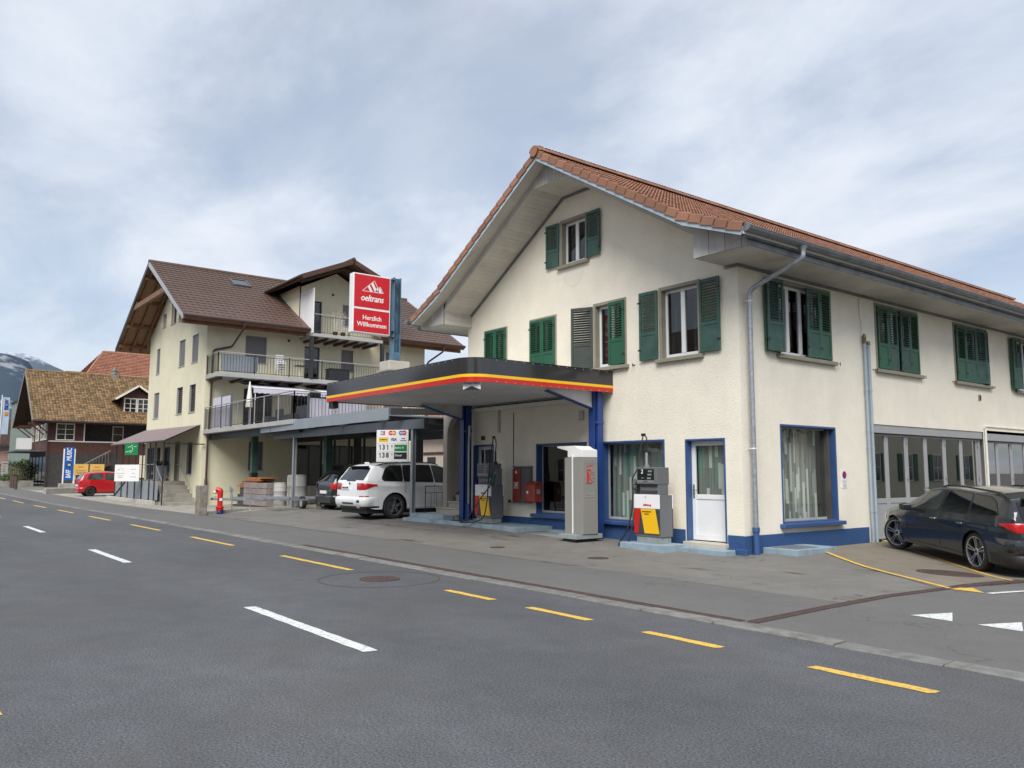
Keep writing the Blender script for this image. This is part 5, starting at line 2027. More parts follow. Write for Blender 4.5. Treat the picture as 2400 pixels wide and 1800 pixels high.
def make_car(name, label, M, P, parts=()):
    t = thing(name, label, 'car', M, local=True)
    L, W, wr = P['L'], P['W'] / 2, P['wr']
    top, belt, wid = smooth_tab(P['top'], .03), smooth_tab(P['belt'], .1), smooth_tab(P['wid'], .03)
    ax = P['axles']
    ra = wr + P.get('gap', .05)
    sill = P['sill']

    def bottom(x):
        z = sill + P.get('tuck', .10) * (S01((abs(x) - L / 2 + .45) / .45))
        for a in ax:
            d = abs(x - a)
            if d < ra:
                z = max(z, wr + math.sqrt(ra * ra - d * d) * P.get('archk', 1.0))
        return z
    crown = P.get('crown', .05)

    def section(x):
        """list of (y,z) from the lower edge to the roof centre"""
        zt = top(x)
        zb = min(belt(x), zt - .012)
        w = wid(x) * W
        z0 = min(bottom(x), zb - .05)
        pts = []
        for k in LOW:
            z = z0 + (zb - z0) * k
            pts.append((body_y(x, z, w, zb), z))
        yb = pts[-1][0]
        ze = max(zb + .006, zt - crown * min(1, max(.25, (zt - zb) / .3)))
        yr = max(.12, yb - P.get('tumble', .36) * (ze - zb) - .02)
        for k in UPP:
            pts.append((yb + (yr - yb) * (k ** 1.25), zb + (ze - zb) * k))
        yr = pts[-1][0]
        for k in CRN:
            pts.append((yr * k, ze + (zt - ze) * (1 - k * k)))
        return pts

    def body_y(x, z, w, zb):
        k = (z - sill) / max(zb - sill, .05)
        k = max(0, min(1, k))
        f = .94 + .06 * math.sin(math.pi * min(1, k * .62 + .18)) if k < .52 else .94 + .06 * math.sin(math.pi * (.5 + (k - .52) * .42))
        return w * f + P.get('shoulder', .012) * math.exp(-((k - .84) / .07) ** 2)
    LOW = [0, .05, .14, .26, .38, .5, .62, .72, .80, .86, .92, .97, 1]
    UPP = [.05, .14, .3, .5, .7, .86, .94, 1]
    CRN = [.86, .66, .44, .22, 0]
    st = P.get('step', .022)
    xs = [-L / 2 + L * i / int(L / st) for i in range(int(L / st) + 1)]
    xs = sorted(set(xs + [-L / 2 + .006, -L / 2 + .018, L / 2 - .006, L / 2 - .018]))
    secs = [section(x) for x in xs]
    nr = len(secs[0])
    nl, nu = len(LOW), len(UPP)
    body = MB()
    for s in (1, -1):
        vs = [(x, s * y, z) for x, sec in zip(xs, secs) for (y, z) in sec]
        fb = []
        for i in range(len(xs) - 1):
            for r in range(nr - 1):
                fb.append((i * nr + r, (i + 1) * nr + r, (i + 1) * nr + r + 1, i * nr + r + 1))
        for e in (0, len(xs) - 1):
            vs.append((xs[e], 0, secs[e][0][1]))
            fb.append(tuple(e * nr + r for r in range(nr)) + (len(vs) - 1,))
        body.add(vs, fb)

    def finish(mb, nm, mats):
        me = bpy.data.meshes.new(nm)
        me.from_pydata([tuple(v) for v in mb.v], [], mb.f)
        me.polygons.foreach_set('material_index', mb.mi)
        bm = bmesh.new(); bm.from_mesh(me)
        bmesh.ops.remove_doubles(bm, verts=bm.verts, dist=.0004)
        bmesh.ops.delete(bm, geom=[v for v in bm.verts if not v.link_faces], context='VERTS')
        bmesh.ops.recalc_face_normals(bm, faces=bm.faces)
        bm.to_mesh(me); bm.free()
        for q in mats:
            me.materials.append(MAT[q])
        me.shade_smooth()
        me.set_sharp_from_angle(angle=R(40))
        return place(bpy.data.objects.new(nm, me), t)
    bo = finish(body, 'body', [P['paint'], 'car_trim'])
    def ysurf(x, z):
        zb = min(belt(x), top(x) - .012)
        if z <= zb:
            return body_y(x, z, wid(x) * W, zb)
        sec = section(x)
        for (y0, z0), (y1, z1) in zip(sec, sec[1:]):
            if z0 <= z <= z1 and z1 > z0:
                return y0 + (y1 - y0) * (z - z0) / (z1 - z0)
        return sec[-6][0]

    def zsurf(x, y):
        sec = section(x)
        for (y0, z0), (y1, z1) in list(zip(sec, sec[1:]))[::-1]:
            if y1 <= y <= y0 and y0 > y1:
                return z1 + (z0 - z1) * (y - y1) / (y0 - y1)
        return sec[nl][1]

    def side_patch(nm, mt, g_, off_, grow=0.0):
        """window: lower/upper edge as heights above the belt / below the roof edge, rounded slanted ends"""
        xb0, xt0, xb1, xt1 = g_['x']
        lo, hi = g_.get('lo', .03), g_.get('hi', .05)
        for sd in (1, -1):
            vs, fs = [], []
            nx, nz = 40, 10
            for i in range(nx + 1):
                u = i / nx
                for j in range(nz + 1):
                    v = j / nz
                    k0 = g_.get('r0', .10); k1 = g_.get('r1', .10)
                    e = (abs(2 * v - 1)) ** 5
                    xa = xb0 + (xt0 - xb0) * v + k0 * e - grow
                    xc = xb1 + (xt1 - xb1) * v - k1 * e + grow
                    x = xa + (xc - xa) * u
                    sec = section(x)
                    zb, ze = sec[nl - 1][1] + lo - grow, sec[nl + nu - 1][1] - hi + grow
                    if ze < zb + .01:
                        ze = zb + .01
                    z = zb + (ze - zb) * v
                    vs.append((x, sd * (ysurf(x, z) + off_), z + off_ * .35))
            for i in range(nx):
                for j in range(nz):
                    k = i * (nz + 1) + j
                    fs.append((k, k + nz + 1, k + nz + 2, k + 1))
            MB().add(vs, fs).build(nm, mt, t, smooth=True)

    def screen(nm, mt, x0, x1, fy0, fy1, off_, sgn):
        """windscreen / rear window lying on the crown between stations x0..x1"""
        vs, fs = [], []
        nx, ny = 14, 22
        for i in range(nx + 1):
            x = x0 + (x1 - x0) * i / nx
            sec = section(x)
            ym = sec[nl + nu - 1][0] * (fy0 + (fy1 - fy0) * i / nx)
            for j in range(ny + 1):
                y = ym * (2 * j / ny - 1)
                vs.append((x + sgn * off_, y, zsurf(x, abs(y)) + off_ * .7))
        for i in range(nx):
            for j in range(ny):
                k = i * (ny + 1) + j
                fs.append((k, k + ny + 1, k + ny + 2, k + 1))
        MB().add(vs, fs).build(nm, mt, t, smooth=True)
    gmat = P.get('glassmat', 'car_window')
    for g_ in P['side']:
        if g_.get('trim', True):
            side_patch('window_trim', 'car_trim', g_, .003, .022)
        side_patch('side_window', g_.get('mat', gmat), g_, .0055)
    for sc_ in P['screens']:
        screen('windscreen' if sc_[0] > 0 else 'rear_window', gmat, sc_[0], sc_[1], sc_[2], sc_[3], .006, 1 if sc_[0] > 0 else -1)

    def perimeter(z, xside):
        """plan outline at height z from the left side round the tail to the right side"""
        xe = -L / 2
        pts = []
        n = 18
        for k in range(n + 1):
            x = xside + (xe - xside) * (k / n) ** .6
            pts.append((x, ysurf(max(x, xe + .002), z)))
        ye = pts[-1][1]
        for k in range(1, 13):
            pts.append((xe, ye * (1 - k / 12)))
        return pts

    def wrap(nm, mt, xside, prof, y_in=0.0, taper=0.0, fade=0):
        """band round the tail: prof = [(z, outward offset)], cut off at y_in from the middle"""
        for sd in (1, -1):
            vs, fs = [], []
            m_ = None
            zt_ = prof[-1][0]
            for (z, o_) in prof:
                pr = perimeter(z, xside)
                row = []
                for i, (x, y) in enumerate(pr):
                    zi = z
                    if taper and i < 14:
                        zi = zt_ - .2 * (zt_ - prof[0][0]) + (z - zt_ + .2 * (zt_ - prof[0][0])) * (1 - taper * (1 - i / 14) ** 1.3)
                        y = ysurf(max(x, -L / 2 + .002), zi)
                    a_ = Vector(pr[max(i - 1, 0)]); b_ = Vector(pr[min(i + 1, len(pr) - 1)])
                    d_ = (b_ - a_).normalized() if (b_ - a_).length > 1e-6 else Vector((0, -1))
                    nn_ = Vector((d_.y, -d_.x))
                    if nn_.y < -.2 or (abs(nn_.y) < .2 and nn_.x > 0):
                        nn_ = -nn_
                    oo = o_ * (S01(i / fade) if fade and o_ > 0 else 1)
                    row.append((x + nn_.x * oo, sd * max(y + nn_.y * oo, y_in), zi))
                m_ = len(row)
                vs += row
            for i in range(len(prof) - 1):
                for k in range(m_ - 1):
                    fs.append((i * m_ + k, i * m_ + k + 1, (i + 1) * m_ + k + 1, (i + 1) * m_ + k))
            MB().add(vs, fs).build(nm, mt, t, smooth=True)
    for w_ in P.get('wraps', ()):
        wrap(*w_)
    # floor and wheel wells
    m = MB()
    m.box(-L / 2 + .18, -W * .84, .17, L / 2 - .18, W * .84, .30)
    for a in ax:
        for s in (-1, 1):
            prof = [(ra + .0, 0), (ra - .002, -.30), (.05, -.30)]
            n = 28
            vs, fs = [], []
            for (r_, dy) in prof:
                for k in range(n + 1):
                    th = math.pi * (-.12 + 1.24 * k / n)
                    vs.append((a + r_ * math.cos(th), s * (W * wid(a) * .955 + dy), wr + r_ * math.sin(th)))
            for q in range(2):
                for k in range(n):
                    fs.append((q * (n + 1) + k, q * (n + 1) + k + 1, (q + 1) * (n + 1) + k + 1, (q + 1) * (n + 1) + k))
            m.add(vs, fs)
    m.build('underbody', 'car_trim', t, fix=False)
    # wheels
    for a in ax:
        for s in (-1, 1):
            steer = P.get('steer', 0) if a == ax[0] else 0
            Mw = TR(a, s * (W * wid(a) * .985 - .115), wr) @ RZ(R(steer)) @ RZ(0 if s > 0 else math.pi)
            tw, rim = .105, P['rim']
            m = MB()
            m.lathe([(rim, -tw), (wr - .035, -tw), (wr - .010, -tw + .018), (wr, -tw + .05), (wr, tw - .05), (wr - .010, tw - .018), (wr - .035, tw), (rim + .004, tw), (rim - .006, tw - .02), (rim - .03, tw - .05)], 44, (0, 0, 0), 'Y', cap=False)
            w_ = m.build('wheel', 'tyre', t, Mw, smooth=True)
            m = MB()
            m.lathe([(rim - .006, tw - .035), (rim * .9, -.04), (.001, -.05)], 36, (0, 0, 0), 'Y', cap=False)
            m.build('rim', 'rim_dark', w_, Mw, smooth=True)
            m = MB()
            m.lathe([(rim + .003, tw - .006), (rim + .003, tw + .002), (rim - .012, tw - .002), (rim - .014, tw - .02)], 40, (0, 0, 0), 'Y', cap=False)
            ns = P.get('spokes', 5)
            for k in range(ns):
                for dth in ((-.13, .13) if P.get('twin', True) else (0,)):
                    th = 2 * math.pi * k / ns + .3
                    c0, c1 = th + dth * 1.5, th + dth
                    p = Vector((.055 * math.cos(c0), tw - .035, .055 * math.sin(c0)))
                    q = Vector(((rim - .008) * math.cos(c1), tw - .012, (rim - .008) * math.sin(c1)))
                    m.bar(p, q, .016 if P.get('twin', True) else .03, .026, (0, 1, 0))
            m.lathe([(.06, tw - .06), (.062, tw - .025), (.045, tw - .018), (.001, tw - .016)], 20, (0, 0, 0), 'Y', cap=False)
            m.build('spokes', P.get('rimmat', 'rim_bright'), w_, Mw, smooth=R(30))
            m = MB(); m.lathe([(.03, 0), (.001, .001)], 16, (0, tw - .0155, 0), 'Y', cap=False); m.build('hub_cap', 'rim_dark', w_, Mw)
            if a == ax[0] or True:
                m = MB(); m.lathe([(rim * .72, -.02), (rim * .72, -.035)], 28, (0, 0, 0), 'Y'); m.build('brake_disc', 'zinc', w_, Mw)
    # shut lines
    for x, z0, z1 in P['doors']:
        for s in (-1, 1):
            pts = []
            for k in range(15):
                z = z0 + (z1 - z0) * k / 14
                xx = x + P.get('dlean', 0) * (z - z0)
                pts.append((xx, s * (ysurf(xx, z) + .0005), z))
            m = MB(); m.tube(pts, .0045, 5); m.build('shut_line', 'car_trim', t)
    for x in P['handles']:
        for s in (-1, 1):
            z = P['hz']
            y = ysurf(x, z)
            m = MB(); m.box(x - .09, s * (y + .002), z - .012, x + .09, s * (y + .03), z + .014); m.build('door_handle', P['paint'] if not P.get('chromeh') else 'chrome', t, bevel=.008)
    # rocker strip
    if P.get('rocker', True):
        for s in (-1, 1):
            m = MB()
            xa, xb = ax[1] + ra + .02, ax[0] - ra - .02
            pts = [(xa + (xb - xa) * k / 20, s * (ysurf(xa + (xb - xa) * k / 20, sill + .05) + .003), sill + .06) for k in range(21)]
            m.tube(pts, .012, 6); m.build('side_skirt', P.get('skirt', 'car_trim'), t, smooth=True)
    # mirrors
    for s in (-1, 1):
        x, z = P['mirror']
        y = ysurf(x, z - .03)
        m = MB()
        m.box(x - .05, s * (y + .05), z - .055, x + .10, s * (y + .25), z + .075)
        m.build('mirror', P['paint'], t, bevel=.03, seg=3)
        m = MB(); m.box(x - .0, s * (y - .04), z - .05, x + .06, s * (y + .10), z - .02); m.build('mirror_arm', 'car_trim', t)
    # roof rails
    if P.get('rails'):
        x0, x1 = P['rails']
        for s in (-1, 1):
            pts = []
            for k in range(17):
                x = x0 + (x1 - x0) * k / 16
                sec = section(x)
                e = sec[nl + nu - 1]
                lift = .045 * min(1, min(k, 16 - k) / 1.5)
                pts.append((x, s * (e[0] - .05), e[1] + .02 + lift - .02))
            m = MB(); m.tube(pts, .016, 8); m.build('roof_rail', P.get('railmat', 'car_trim'), t, smooth=True)
    # lamps as surface patches, sampled from the body surface
    def patch(nm, mt, x0, x1, z0, z1, off_=.006, nx=14, nz=6, shape=None):
        for s in (-1, 1):
            vs, fs = [], []
            for i in range(nx + 1):
                for j in range(nz + 1):
                    x = x0 + (x1 - x0) * i / nx
                    a, b = z0, z1
                    if shape:
                        a, b = shape(i / nx, z0, z1)
                    z = a + (b - a) * j / nz
                    vs.append((x, s * (ysurf(x, z) + off_), z))
            for i in range(nx):
                for j in range(nz):
                    k = i * (nz + 1) + j
                    fs.append((k, k + nz + 1, k + nz + 2, k + 1))
            MB().add(vs, fs).build(nm, mt, t, smooth=True)
    for p in P['patches']:
        patch(*p[:6], **(p[6] if len(p) > 6 else {}))
    for nm, mt, b in P['boxes']:
        m = MB(); m.box(*b[:6]); m.build(nm, mt, t, bevel=b[6] if len(b) > 6 else 0)
    return t


# dark estate by the garage
wag = dict(L=4.63, W=1.81, wr=.335, rim=.258, sill=.21, gap=.03, axles=(1.53, -1.28), paint='car_grey', steer=22, shoulder=.016, tumble=.40,
           top=[(-2.315, .60), (-2.305, .80), (-2.285, .94), (-2.12, 1.27), (-2.06, 1.335), (-1.6, 1.395), (-.6, 1.43), (.0, 1.42), (.3, 1.375), (.75, 1.165), (1.08, .975), (1.15, .955), (1.6, .905), (2.0, .81), (2.2, .70), (2.29, .58), (2.315, .48)],
           belt=[(-2.3, .985), (-1.9, .975), (-1, .945), (.6, .905), (1.1, .87), (2.3, .64)],
           wid=[(-2.315, .78), (-2.29, .86), (-2.2, .93), (-1.9, .985), (-1.2, 1.0), (1.4, 1.0), (1.8, .97), (2.1, .88), (2.25, .76), (2.315, .62)],
           side=[dict(x=(-1.98, -1.72, -1.16, -1.13), r0=.16, r1=.02), dict(x=(-1.10, -1.07, -.24, -.30), r0=.02, r1=.02), dict(x=(-.18, -.24, .86, .30), r0=.02, r1=.0, mat='car_window_clear')],
           screens=[(1.04, .36, .92, .93), (-2.27, -2.10, .86, .92)],
           doors=[(.98, .34, .86), (-.21, .30, .90), (-1.04, .66, .93)], handles=(-.03, -.90), hz=.79, mirror=(.74, .93), rails=(-1.95, .1), seats=(.0, -.85), chromeh=True,
           patches=[('head_lamp', 'lamp_clear', 1.95, 2.26, .60, .72)],
           wraps=[('tail_lamp', 'lamp_red', -1.98, [(.77, .004), (.79, .012), (.90, .014), (.925, .004)], .38, .85), ('bumper', 'car_grey', -1.72, [(.40, .0), (.43, .018), (.48, .030), (.56, .032), (.62, .02), (.65, .002)], 0.0, 0.0, 9), ('lower_trim', 'car_trim', -1.70, [(.19, -.04), (.22, .0), (.27, .018), (.36, .022), (.40, .004)], 0.0, 0.0, 8)],
           boxes=[('spoiler', 'car_trim', (-2.24, -.56, 1.285, -2.05, .56, 1.33, .02)), ('number_plate', 'sign_white', (-2.335, -.25, .66, -2.31, .25, .77, .004)),
                  ('exhaust', 'chrome', (-2.37, .48, .27, -2.25, .62, .33, .02)), ('reflector', 'lamp_red', (-2.355, .50, .36, -2.30, .70, .40, .008)), ('aerial', 'car_grey', (-1.75, -.03, 1.37, -1.58, .03, 1.44, .02))])
wh = R(143.9)
make_car('estate_car', 'dark grey estate car parked in front of the garage doors', TR(2.95, 3.27, -.035) @ RZ(wh) @ RY(R(-2.6)), wag)

# white sport utility vehicle under the carport
suv = dict(L=4.85, W=1.93, wr=.378, rim=.262, sill=.30, gap=.045, axles=(1.55, -1.38), paint='car_white', tuck=.08, crown=.06, tumble=.33, shoulder=.014,
           top=[(-2.425, .70), (-2.415, 1.0), (-2.395, 1.12), (-2.10, 1.56), (-2.02, 1.64), (-1.5, 1.70), (-.4, 1.735), (.2, 1.715), (.55, 1.62), (1.05, 1.33), (1.3, 1.17), (1.4, 1.14), (1.9, 1.07), (2.2, .95), (2.38, .8), (2.425, .6)],
           belt=[(-2.4, 1.15), (-1.5, 1.12), (0, 1.085), (1.2, 1.05), (2.4, .85)],
           wid=[(-2.425, .80), (-2.40, .88), (-2.3, .94), (-2.0, .985), (-1.4, 1.0), (1.5, 1.0), (1.9, .97), (2.2, .88), (2.35, .76), (2.425, .62)],
           side=[dict(x=(-1.88, -1.62, -1.13, -1.10), r0=.14, r1=.02), dict(x=(-1.07, -1.04, .0, -.05), r0=.02, r1=.02), dict(x=(.06, .01, 1.12, .55), r0=.02, r1=0, mat='car_window_clear')],
           screens=[(1.24, .62, .92, .93), (-2.36, -2.08, .90, .88)],
           doors=[(1.12, .45, 1.02), (.03, .40, 1.06), (-1.02, .78, 1.09)], handles=(.25, -.80), hz=.95, mirror=(.95, 1.12), rails=(-1.95, .35), seats=(.15, -.75), skirt='car_white',
           patches=[('fuel_flap', 'car_white', -1.80, -1.60, .86, 1.02, dict(off_=.003))],
           wraps=[('tail_lamp', 'lamp_red', -2.0, [(.875, .004), (.90, .014), (1.05, .016), (1.08, .004)], .50, .75), ('bumper', 'car_white', -1.90, [(.38, .0), (.42, .035), (.50, .055), (.58, .058), (.63, .045), (.66, .015), (.67, .0)], 0.0, 0.0, 10), ('diffuser', 'car_trim', -1.92, [(.30, -.06), (.34, .0), (.40, .01)]), ('reflector', 'lamp_red', -2.26, [(.675, .004), (.69, .012), (.705, .004)], .62)],
           boxes=[('number_plate', 'sign_white', (-2.445, .0, .88, -2.41, .48, .99, .004)), ('spoiler', 'car_trim', (-2.19, -.56, 1.555, -2.05, .56, 1.60, .02)), ('bumper_slot', 'car_trim', (-2.488, -.35, .45, -2.45, .35, .50, .01)), ('bumper_slot', 'car_trim', (-2.492, -.74, .50, -2.45, -.56, .58, .02)),
                  ('exhaust', 'chrome', (-2.47, -.72, .33, -2.35, -.54, .40, .025)), ('exhaust', 'chrome', (-2.47, .54, .33, -2.35, .72, .40, .025)), ('aerial', 'car_white', (-1.92, -.025, 1.66, -1.76, .025, 1.715, .02)), ('wiper', 'car_trim', (-2.40, -.3, 1.15, -2.37, .25, 1.17, .006))])
sa = R(91)
_c = Vector((-12.03, -1.0, 0)) - RZ(sa) @ Vector((-1.38, -.82, 0))
sv = make_car('sport_utility_car', 'white sport utility car parked under the grey carport', TR(_c.x, _c.y, .185) @ RZ(sa), suv)
ink_lines(TR(-2.446, .24, .935) @ RZ(R(-90)) @ FACE_S, [(.40, 0)], .055, 'ink_black', sv, 3)
m = MB(); m.lathe([(.04, 0), (.001, -.004)], 20, (-2.425, .0, 1.07), 'X', cap=False); m.build('badge', 'ink_black', sv)

fox = dict(L=3.83, W=1.66, wr=.292, rim=.18, sill=.22, gap=.045, axles=(1.2, -1.265), paint='car_red', spokes=8, twin=False, rimmat='rim_dark', crown=.07, tumble=.36,
           top=[(-1.915, .65), (-1.905, .92), (-1.885, 1.0), (-1.66, 1.38), (-1.52, 1.455), (-1, 1.52), (-.3, 1.535), (.2, 1.49), (.8, 1.17), (1.1, 1.0), (1.2, .965), (1.6, .86), (1.85, .69), (1.915, .5)],
           belt=[(-1.9, 1.0), (-1.2, .97), (0, .92), (1, .87), (1.9, .66)],
           wid=[(-1.915, .76), (-1.88, .86), (-1.75, .95), (-1.3, 1.0), (1.1, 1.0), (1.5, .96), (1.75, .86), (1.87, .74), (1.915, .62)],
           side=[dict(x=(-1.55, -1.36, -.62, -.60), r0=.16, r1=.06, lo=.04, hi=.06, trim=False), dict(x=(-.50, -.48, .82, .20), r0=.04, r1=0, lo=.03, hi=.06, trim=False)],
           screens=[(1.05, .38, .92, .93), (-1.85, -1.62, .86, .84)],
           doors=[(.78, .32, .86), (-.55, .32, .92)], handles=(-.40,), hz=.80, mirror=(.62, .93), seats=(.1, -.75), glassmat='car_window_clear',
           patches=[], wraps=[('tail_lamp', 'lamp_red', -1.78, [(.76, .003), (.78, .012), (.96, .012), (.98, .003)], .60), ('bumper', 'car_red', -1.62, [(.26, .0), (.30, .03), (.48, .035), (.53, .0)])],
           boxes=[('number_plate', 'sign_white', (-1.955, -.25, .60, -1.91, .25, .71, .004))])
_c = Vector((-45.4, -3.1, 0)) - RZ(R(90)) @ Vector((-1.265, -.72, 0))
make_car('small_hatchback', 'small red three-door hatchback parked beside the entrance awning', TR(_c.x, _c.y, gz(_c.x, _c.y)) @ RZ(R(90)), fox)
fox2 = dict(fox); fox2['paint'] = 'car_black'; fox2['glassmat'] = 'car_window'
fox2['wraps'] = [fox['wraps'][0], ('bumper', 'car_black', -1.62, [(.26, .0), (.30, .03), (.48, .035), (.53, .0)])]
make_car('hatchback', 'black hatchback parked in the dark under the terrace beside a black pillar', TR(-18.4, 1.6, gz(-18.4, 1.6)) @ RZ(R(90)), fox2)
# ---------------------------------------------------------------- carport with price board
cp = thing('carport', 'grey steel carport with flat roof and pale fascia beside the station house', 'carport', TR(-16, 0, .2))
CA, CB = Vector((-23.0, -1.05, 0)), Vector((-11.75, -1.35, 0))
for i in range(4):
    a = CA + (CB - CA) * (i / 4); b = CA + (CB - CA) * ((i + 1) / 4) - Vector((.008, 0, 0))
    m = MB(); m.bar((a.x, a.y, 3.37), (b.x, b.y, 3.36), .03, .37); m.build('fascia_panel', 'steel_pale', cp)
m = MB(); m.bar((-22.5, -.60, 3.06), (-10.4, -.85, 3.02), .16, .28)
m.build('front_beam', 'steel_grey', cp)
m = MB(); m.bar((-22.5, 4.2, 3.06), (-10.9, 4.2, 3.02), .16, .28); m.build('rear_beam', 'steel_grey', cp)
for x in (-21.8, -18.8, -15.8, -12.8):
    m = MB(); m.bar((x, -1.1, 3.26), (x, 5.0, 3.26), .10, .16); m.build('rafter', 'steel_grey', cp)
m = MB(); m.box(-22.9, -.95, 3.345, -12.4, 5.4, 3.39); m.build('roof_sheet', 'steel_pale', cp)
m = MB(); m.bar((-11.72, -1.3, 3.42), (-10.5, .6, 3.42), .10, .20); m.bar((-11.2, -.8, 3.1), (-10.9, 2.5, 3.25), .08, .16); m.build('side_beam', 'anthracite', cp)
for x, y in ((-20.34, -.68), (-11.17, -.82), (-20.3, 4.2), (-11.3, 4.2)):
    zb = .27 if (x > -12 and y < 0) else gz(x, y)
    m = MB()
    m.box(x - .06, y - .06, zb, x + .06, y - .045, 2.92); m.box(x - .06, y + .045, zb, x + .06, y + .06, 2.92); m.box(x - .008, y - .045, zb, x + .008, y + .045, 2.92)
    m.box(x - .10, y - .10, zb, x + .10, y + .10, zb + .015)
    m.build('post', 'steel_pale' if y < 0 else 'steel_grey', cp)
pb = thing('price_board', 'white fuel price board with card logos hung from the carport post', 'sign', TR(-11.6, -.6, 1.9))
Mp = TR(-11.32, -.90, 0) @ RZ(R(42))          # board runs to the left of the post, turned to the street
ww, z0, z1 = 1.0, 1.90, 2.86
m = MB(Mp); m.box(-ww, -.03, z0, 0, .03, z1); m.build('board', 'sign_white', pb, bevel=.008)
m = MB(Mp); m.box(-ww + .04, -.035, z0 + .30, -.45, -.031, z0 + .305); m.box(-ww + .0, -.035, z0 + .545, 0, -.031, z0 + .548); m.build('divider', 'ink_grey', pb)


def pb_rect(nm, mt, u0, u1, v0, v1, y=-.034):
    m = MB(Mp); m.box(-ww + u0, y, z0 + v0, -ww + u1, -.0301, z0 + v1); return m.build(nm, mt, pb)


def pb_disc(mt, u, v, r, y):
    m = MB(Mp @ TR(-ww + u, y, z0 + v)); m.lathe([(.001, 0), (r, 0)], 24, (0, 0, 0), 'Y', cap=False); m.build('logo_disc', mt, pb)


pb_rect('grade_panel', 'ink_green', .57, .96, .32, .515)
pb_rect('grade_panel', 'ink_black', .56, .96, .085, .285)
pb_rect('card_logo', 'ink_yellow', .07, .37, .60, .74)
pb_rect('card_logo', 'ink_cyan', .12, .20, .81, .935)
pb_rect('card_logo', 'ink_red', .20, .265, .81, .935)
for a, b, c in (('ink_red', .45, -.0345), ('ink_orange', .55, -.0355), ('ink_cyan', .77, -.0345), ('ink_red', .87, -.0355)):
    pb_disc(a, b, .87, .072, c)


def pb_text(s, u, v, size, mt, y=-.0345, **k):
    text('lettering', s, size, Mp @ TR(-ww + u, y, z0 + v) @ FACE_S, mt, pb, k.pop('al', 'LEFT'), .0008, k.pop('shear', 0), k.pop('bold', .002), k.pop('sx', 1), k.pop('sp', 1))




def pb_one(u, v, h):
    m = MB(Mp)
    w = h * .16
    a, b = -ww + u, z0 + v
    m.box(a + .035, -.0352, b - h / 2, a + .035 + w, -.0302, b + h / 2)
    m.prism([(a + .035, b + h / 2), (a + .035, b + h * .32), (a + .0, b + h * .22), (a + .0, b + h * .34)], -.0352, -.0302, 'Y')
    m.build('digit', 'ink_black', pb)


for v_, third in ((.435, None), (.195, '8')):
    pb_one(.08, v_, .145)
    pb_text('3', .185, v_, .205, 'ink_black', bold=.006, sx=.9)
    if third:
        pb_text(third, .305, v_, .205, 'ink_black', bold=.006, sx=.9)
    else:
        pb_one(.315, v_, .145)
pb_text('0', .47, .465, .09, 'ink_black', bold=.002)
pb_text('0', .47, .225, .09, 'ink_grey', bold=.002)
pb_text('Bleifrei 95', .585, .42, .085, 'sign_white', -.0352, bold=.001, sx=.82)
pb_text('Diesel', .585, .195, .095, 'sign_white', -.0352, bold=.001, sx=.9)
pb_text('VISA', .44, .67, .115, 'ink_blue', -.0345, shear=.2, bold=.004, sx=.85)
pb_text('EC', .125, .87, .10, 'sign_white', -.0352, bold=.004, sx=.85)
ink_lines(Mp @ TR(-ww + .5, -.0362, z0 + .87) @ FACE_S, [(.17, 0)], .028, 'sign_white', pb, 2)
ink_lines(Mp @ TR(-ww + .82, -.0362, z0 + .87) @ FACE_S, [(.17, 0)], .028, 'sign_white', pb, 3)
ink_lines(Mp @ TR(-ww + .22, -.0352, z0 + .67) @ FACE_S, [(.24, 0)], .03, 'ink_black', pb, 4)
ink_lines(Mp @ TR(-ww + .85, -.0345, z0 + .67) @ FACE_S, [(.12, .03), (.2, -.03)], .024, 'ink_black', pb, 5)
# low railing beside the porch steps
rl = thing('step_railing', 'thin black iron railing beside the stone porch steps', 'railing', TR(-11.0, 0, .3))
m = MB(); m.tube([(-11.05, -.45, 1.18), (-11.05, 1.4, 1.18)], .016, 6); m.tube([(-11.05, -.45, .98), (-11.05, 1.4, .98)], .009, 5); m.tube([(-11.05, -.45, .42), (-11.05, 1.4, .42)], .009, 5); m.build('rail', 'black_iron', rl)
m = MB()
for i in range(9):
    y = -.25 + i * .2
    m.tube([(-11.05, y, .42), (-11.05, y, .98)], .007, 5)
m.build('baluster', 'black_iron', rl)
for y in (-.45, 1.4):
    m = MB(); m.tube([(-11.05, y, .15), (-11.05, y, 1.19)], .014, 6); m.build('post', 'black_iron', rl)

# ---------------------------------------------------------------- apartment house
ap = thing('apartment_house', 'cream apartment house with brown tiled roof, timber eaves and long balconies', 'house', TR(-35.4, 5, 0))
XA, YA, XL, YB = -30.15, -1.2, -40.72, 11.2
RXm, RZt = -35.5, 12.72
PRa = [(-28.75, 8.84), (RXm, RZt)]
PLa = [(-42.35, 8.84), (RXm, RZt)]
AY0, AY1 = -2.75, 13.05
DY0, DY1 = 3.5, 7.55          # dormer


def zr(x):
    return RZt - abs(x - RXm) * (RZt - 8.84) / 6.8


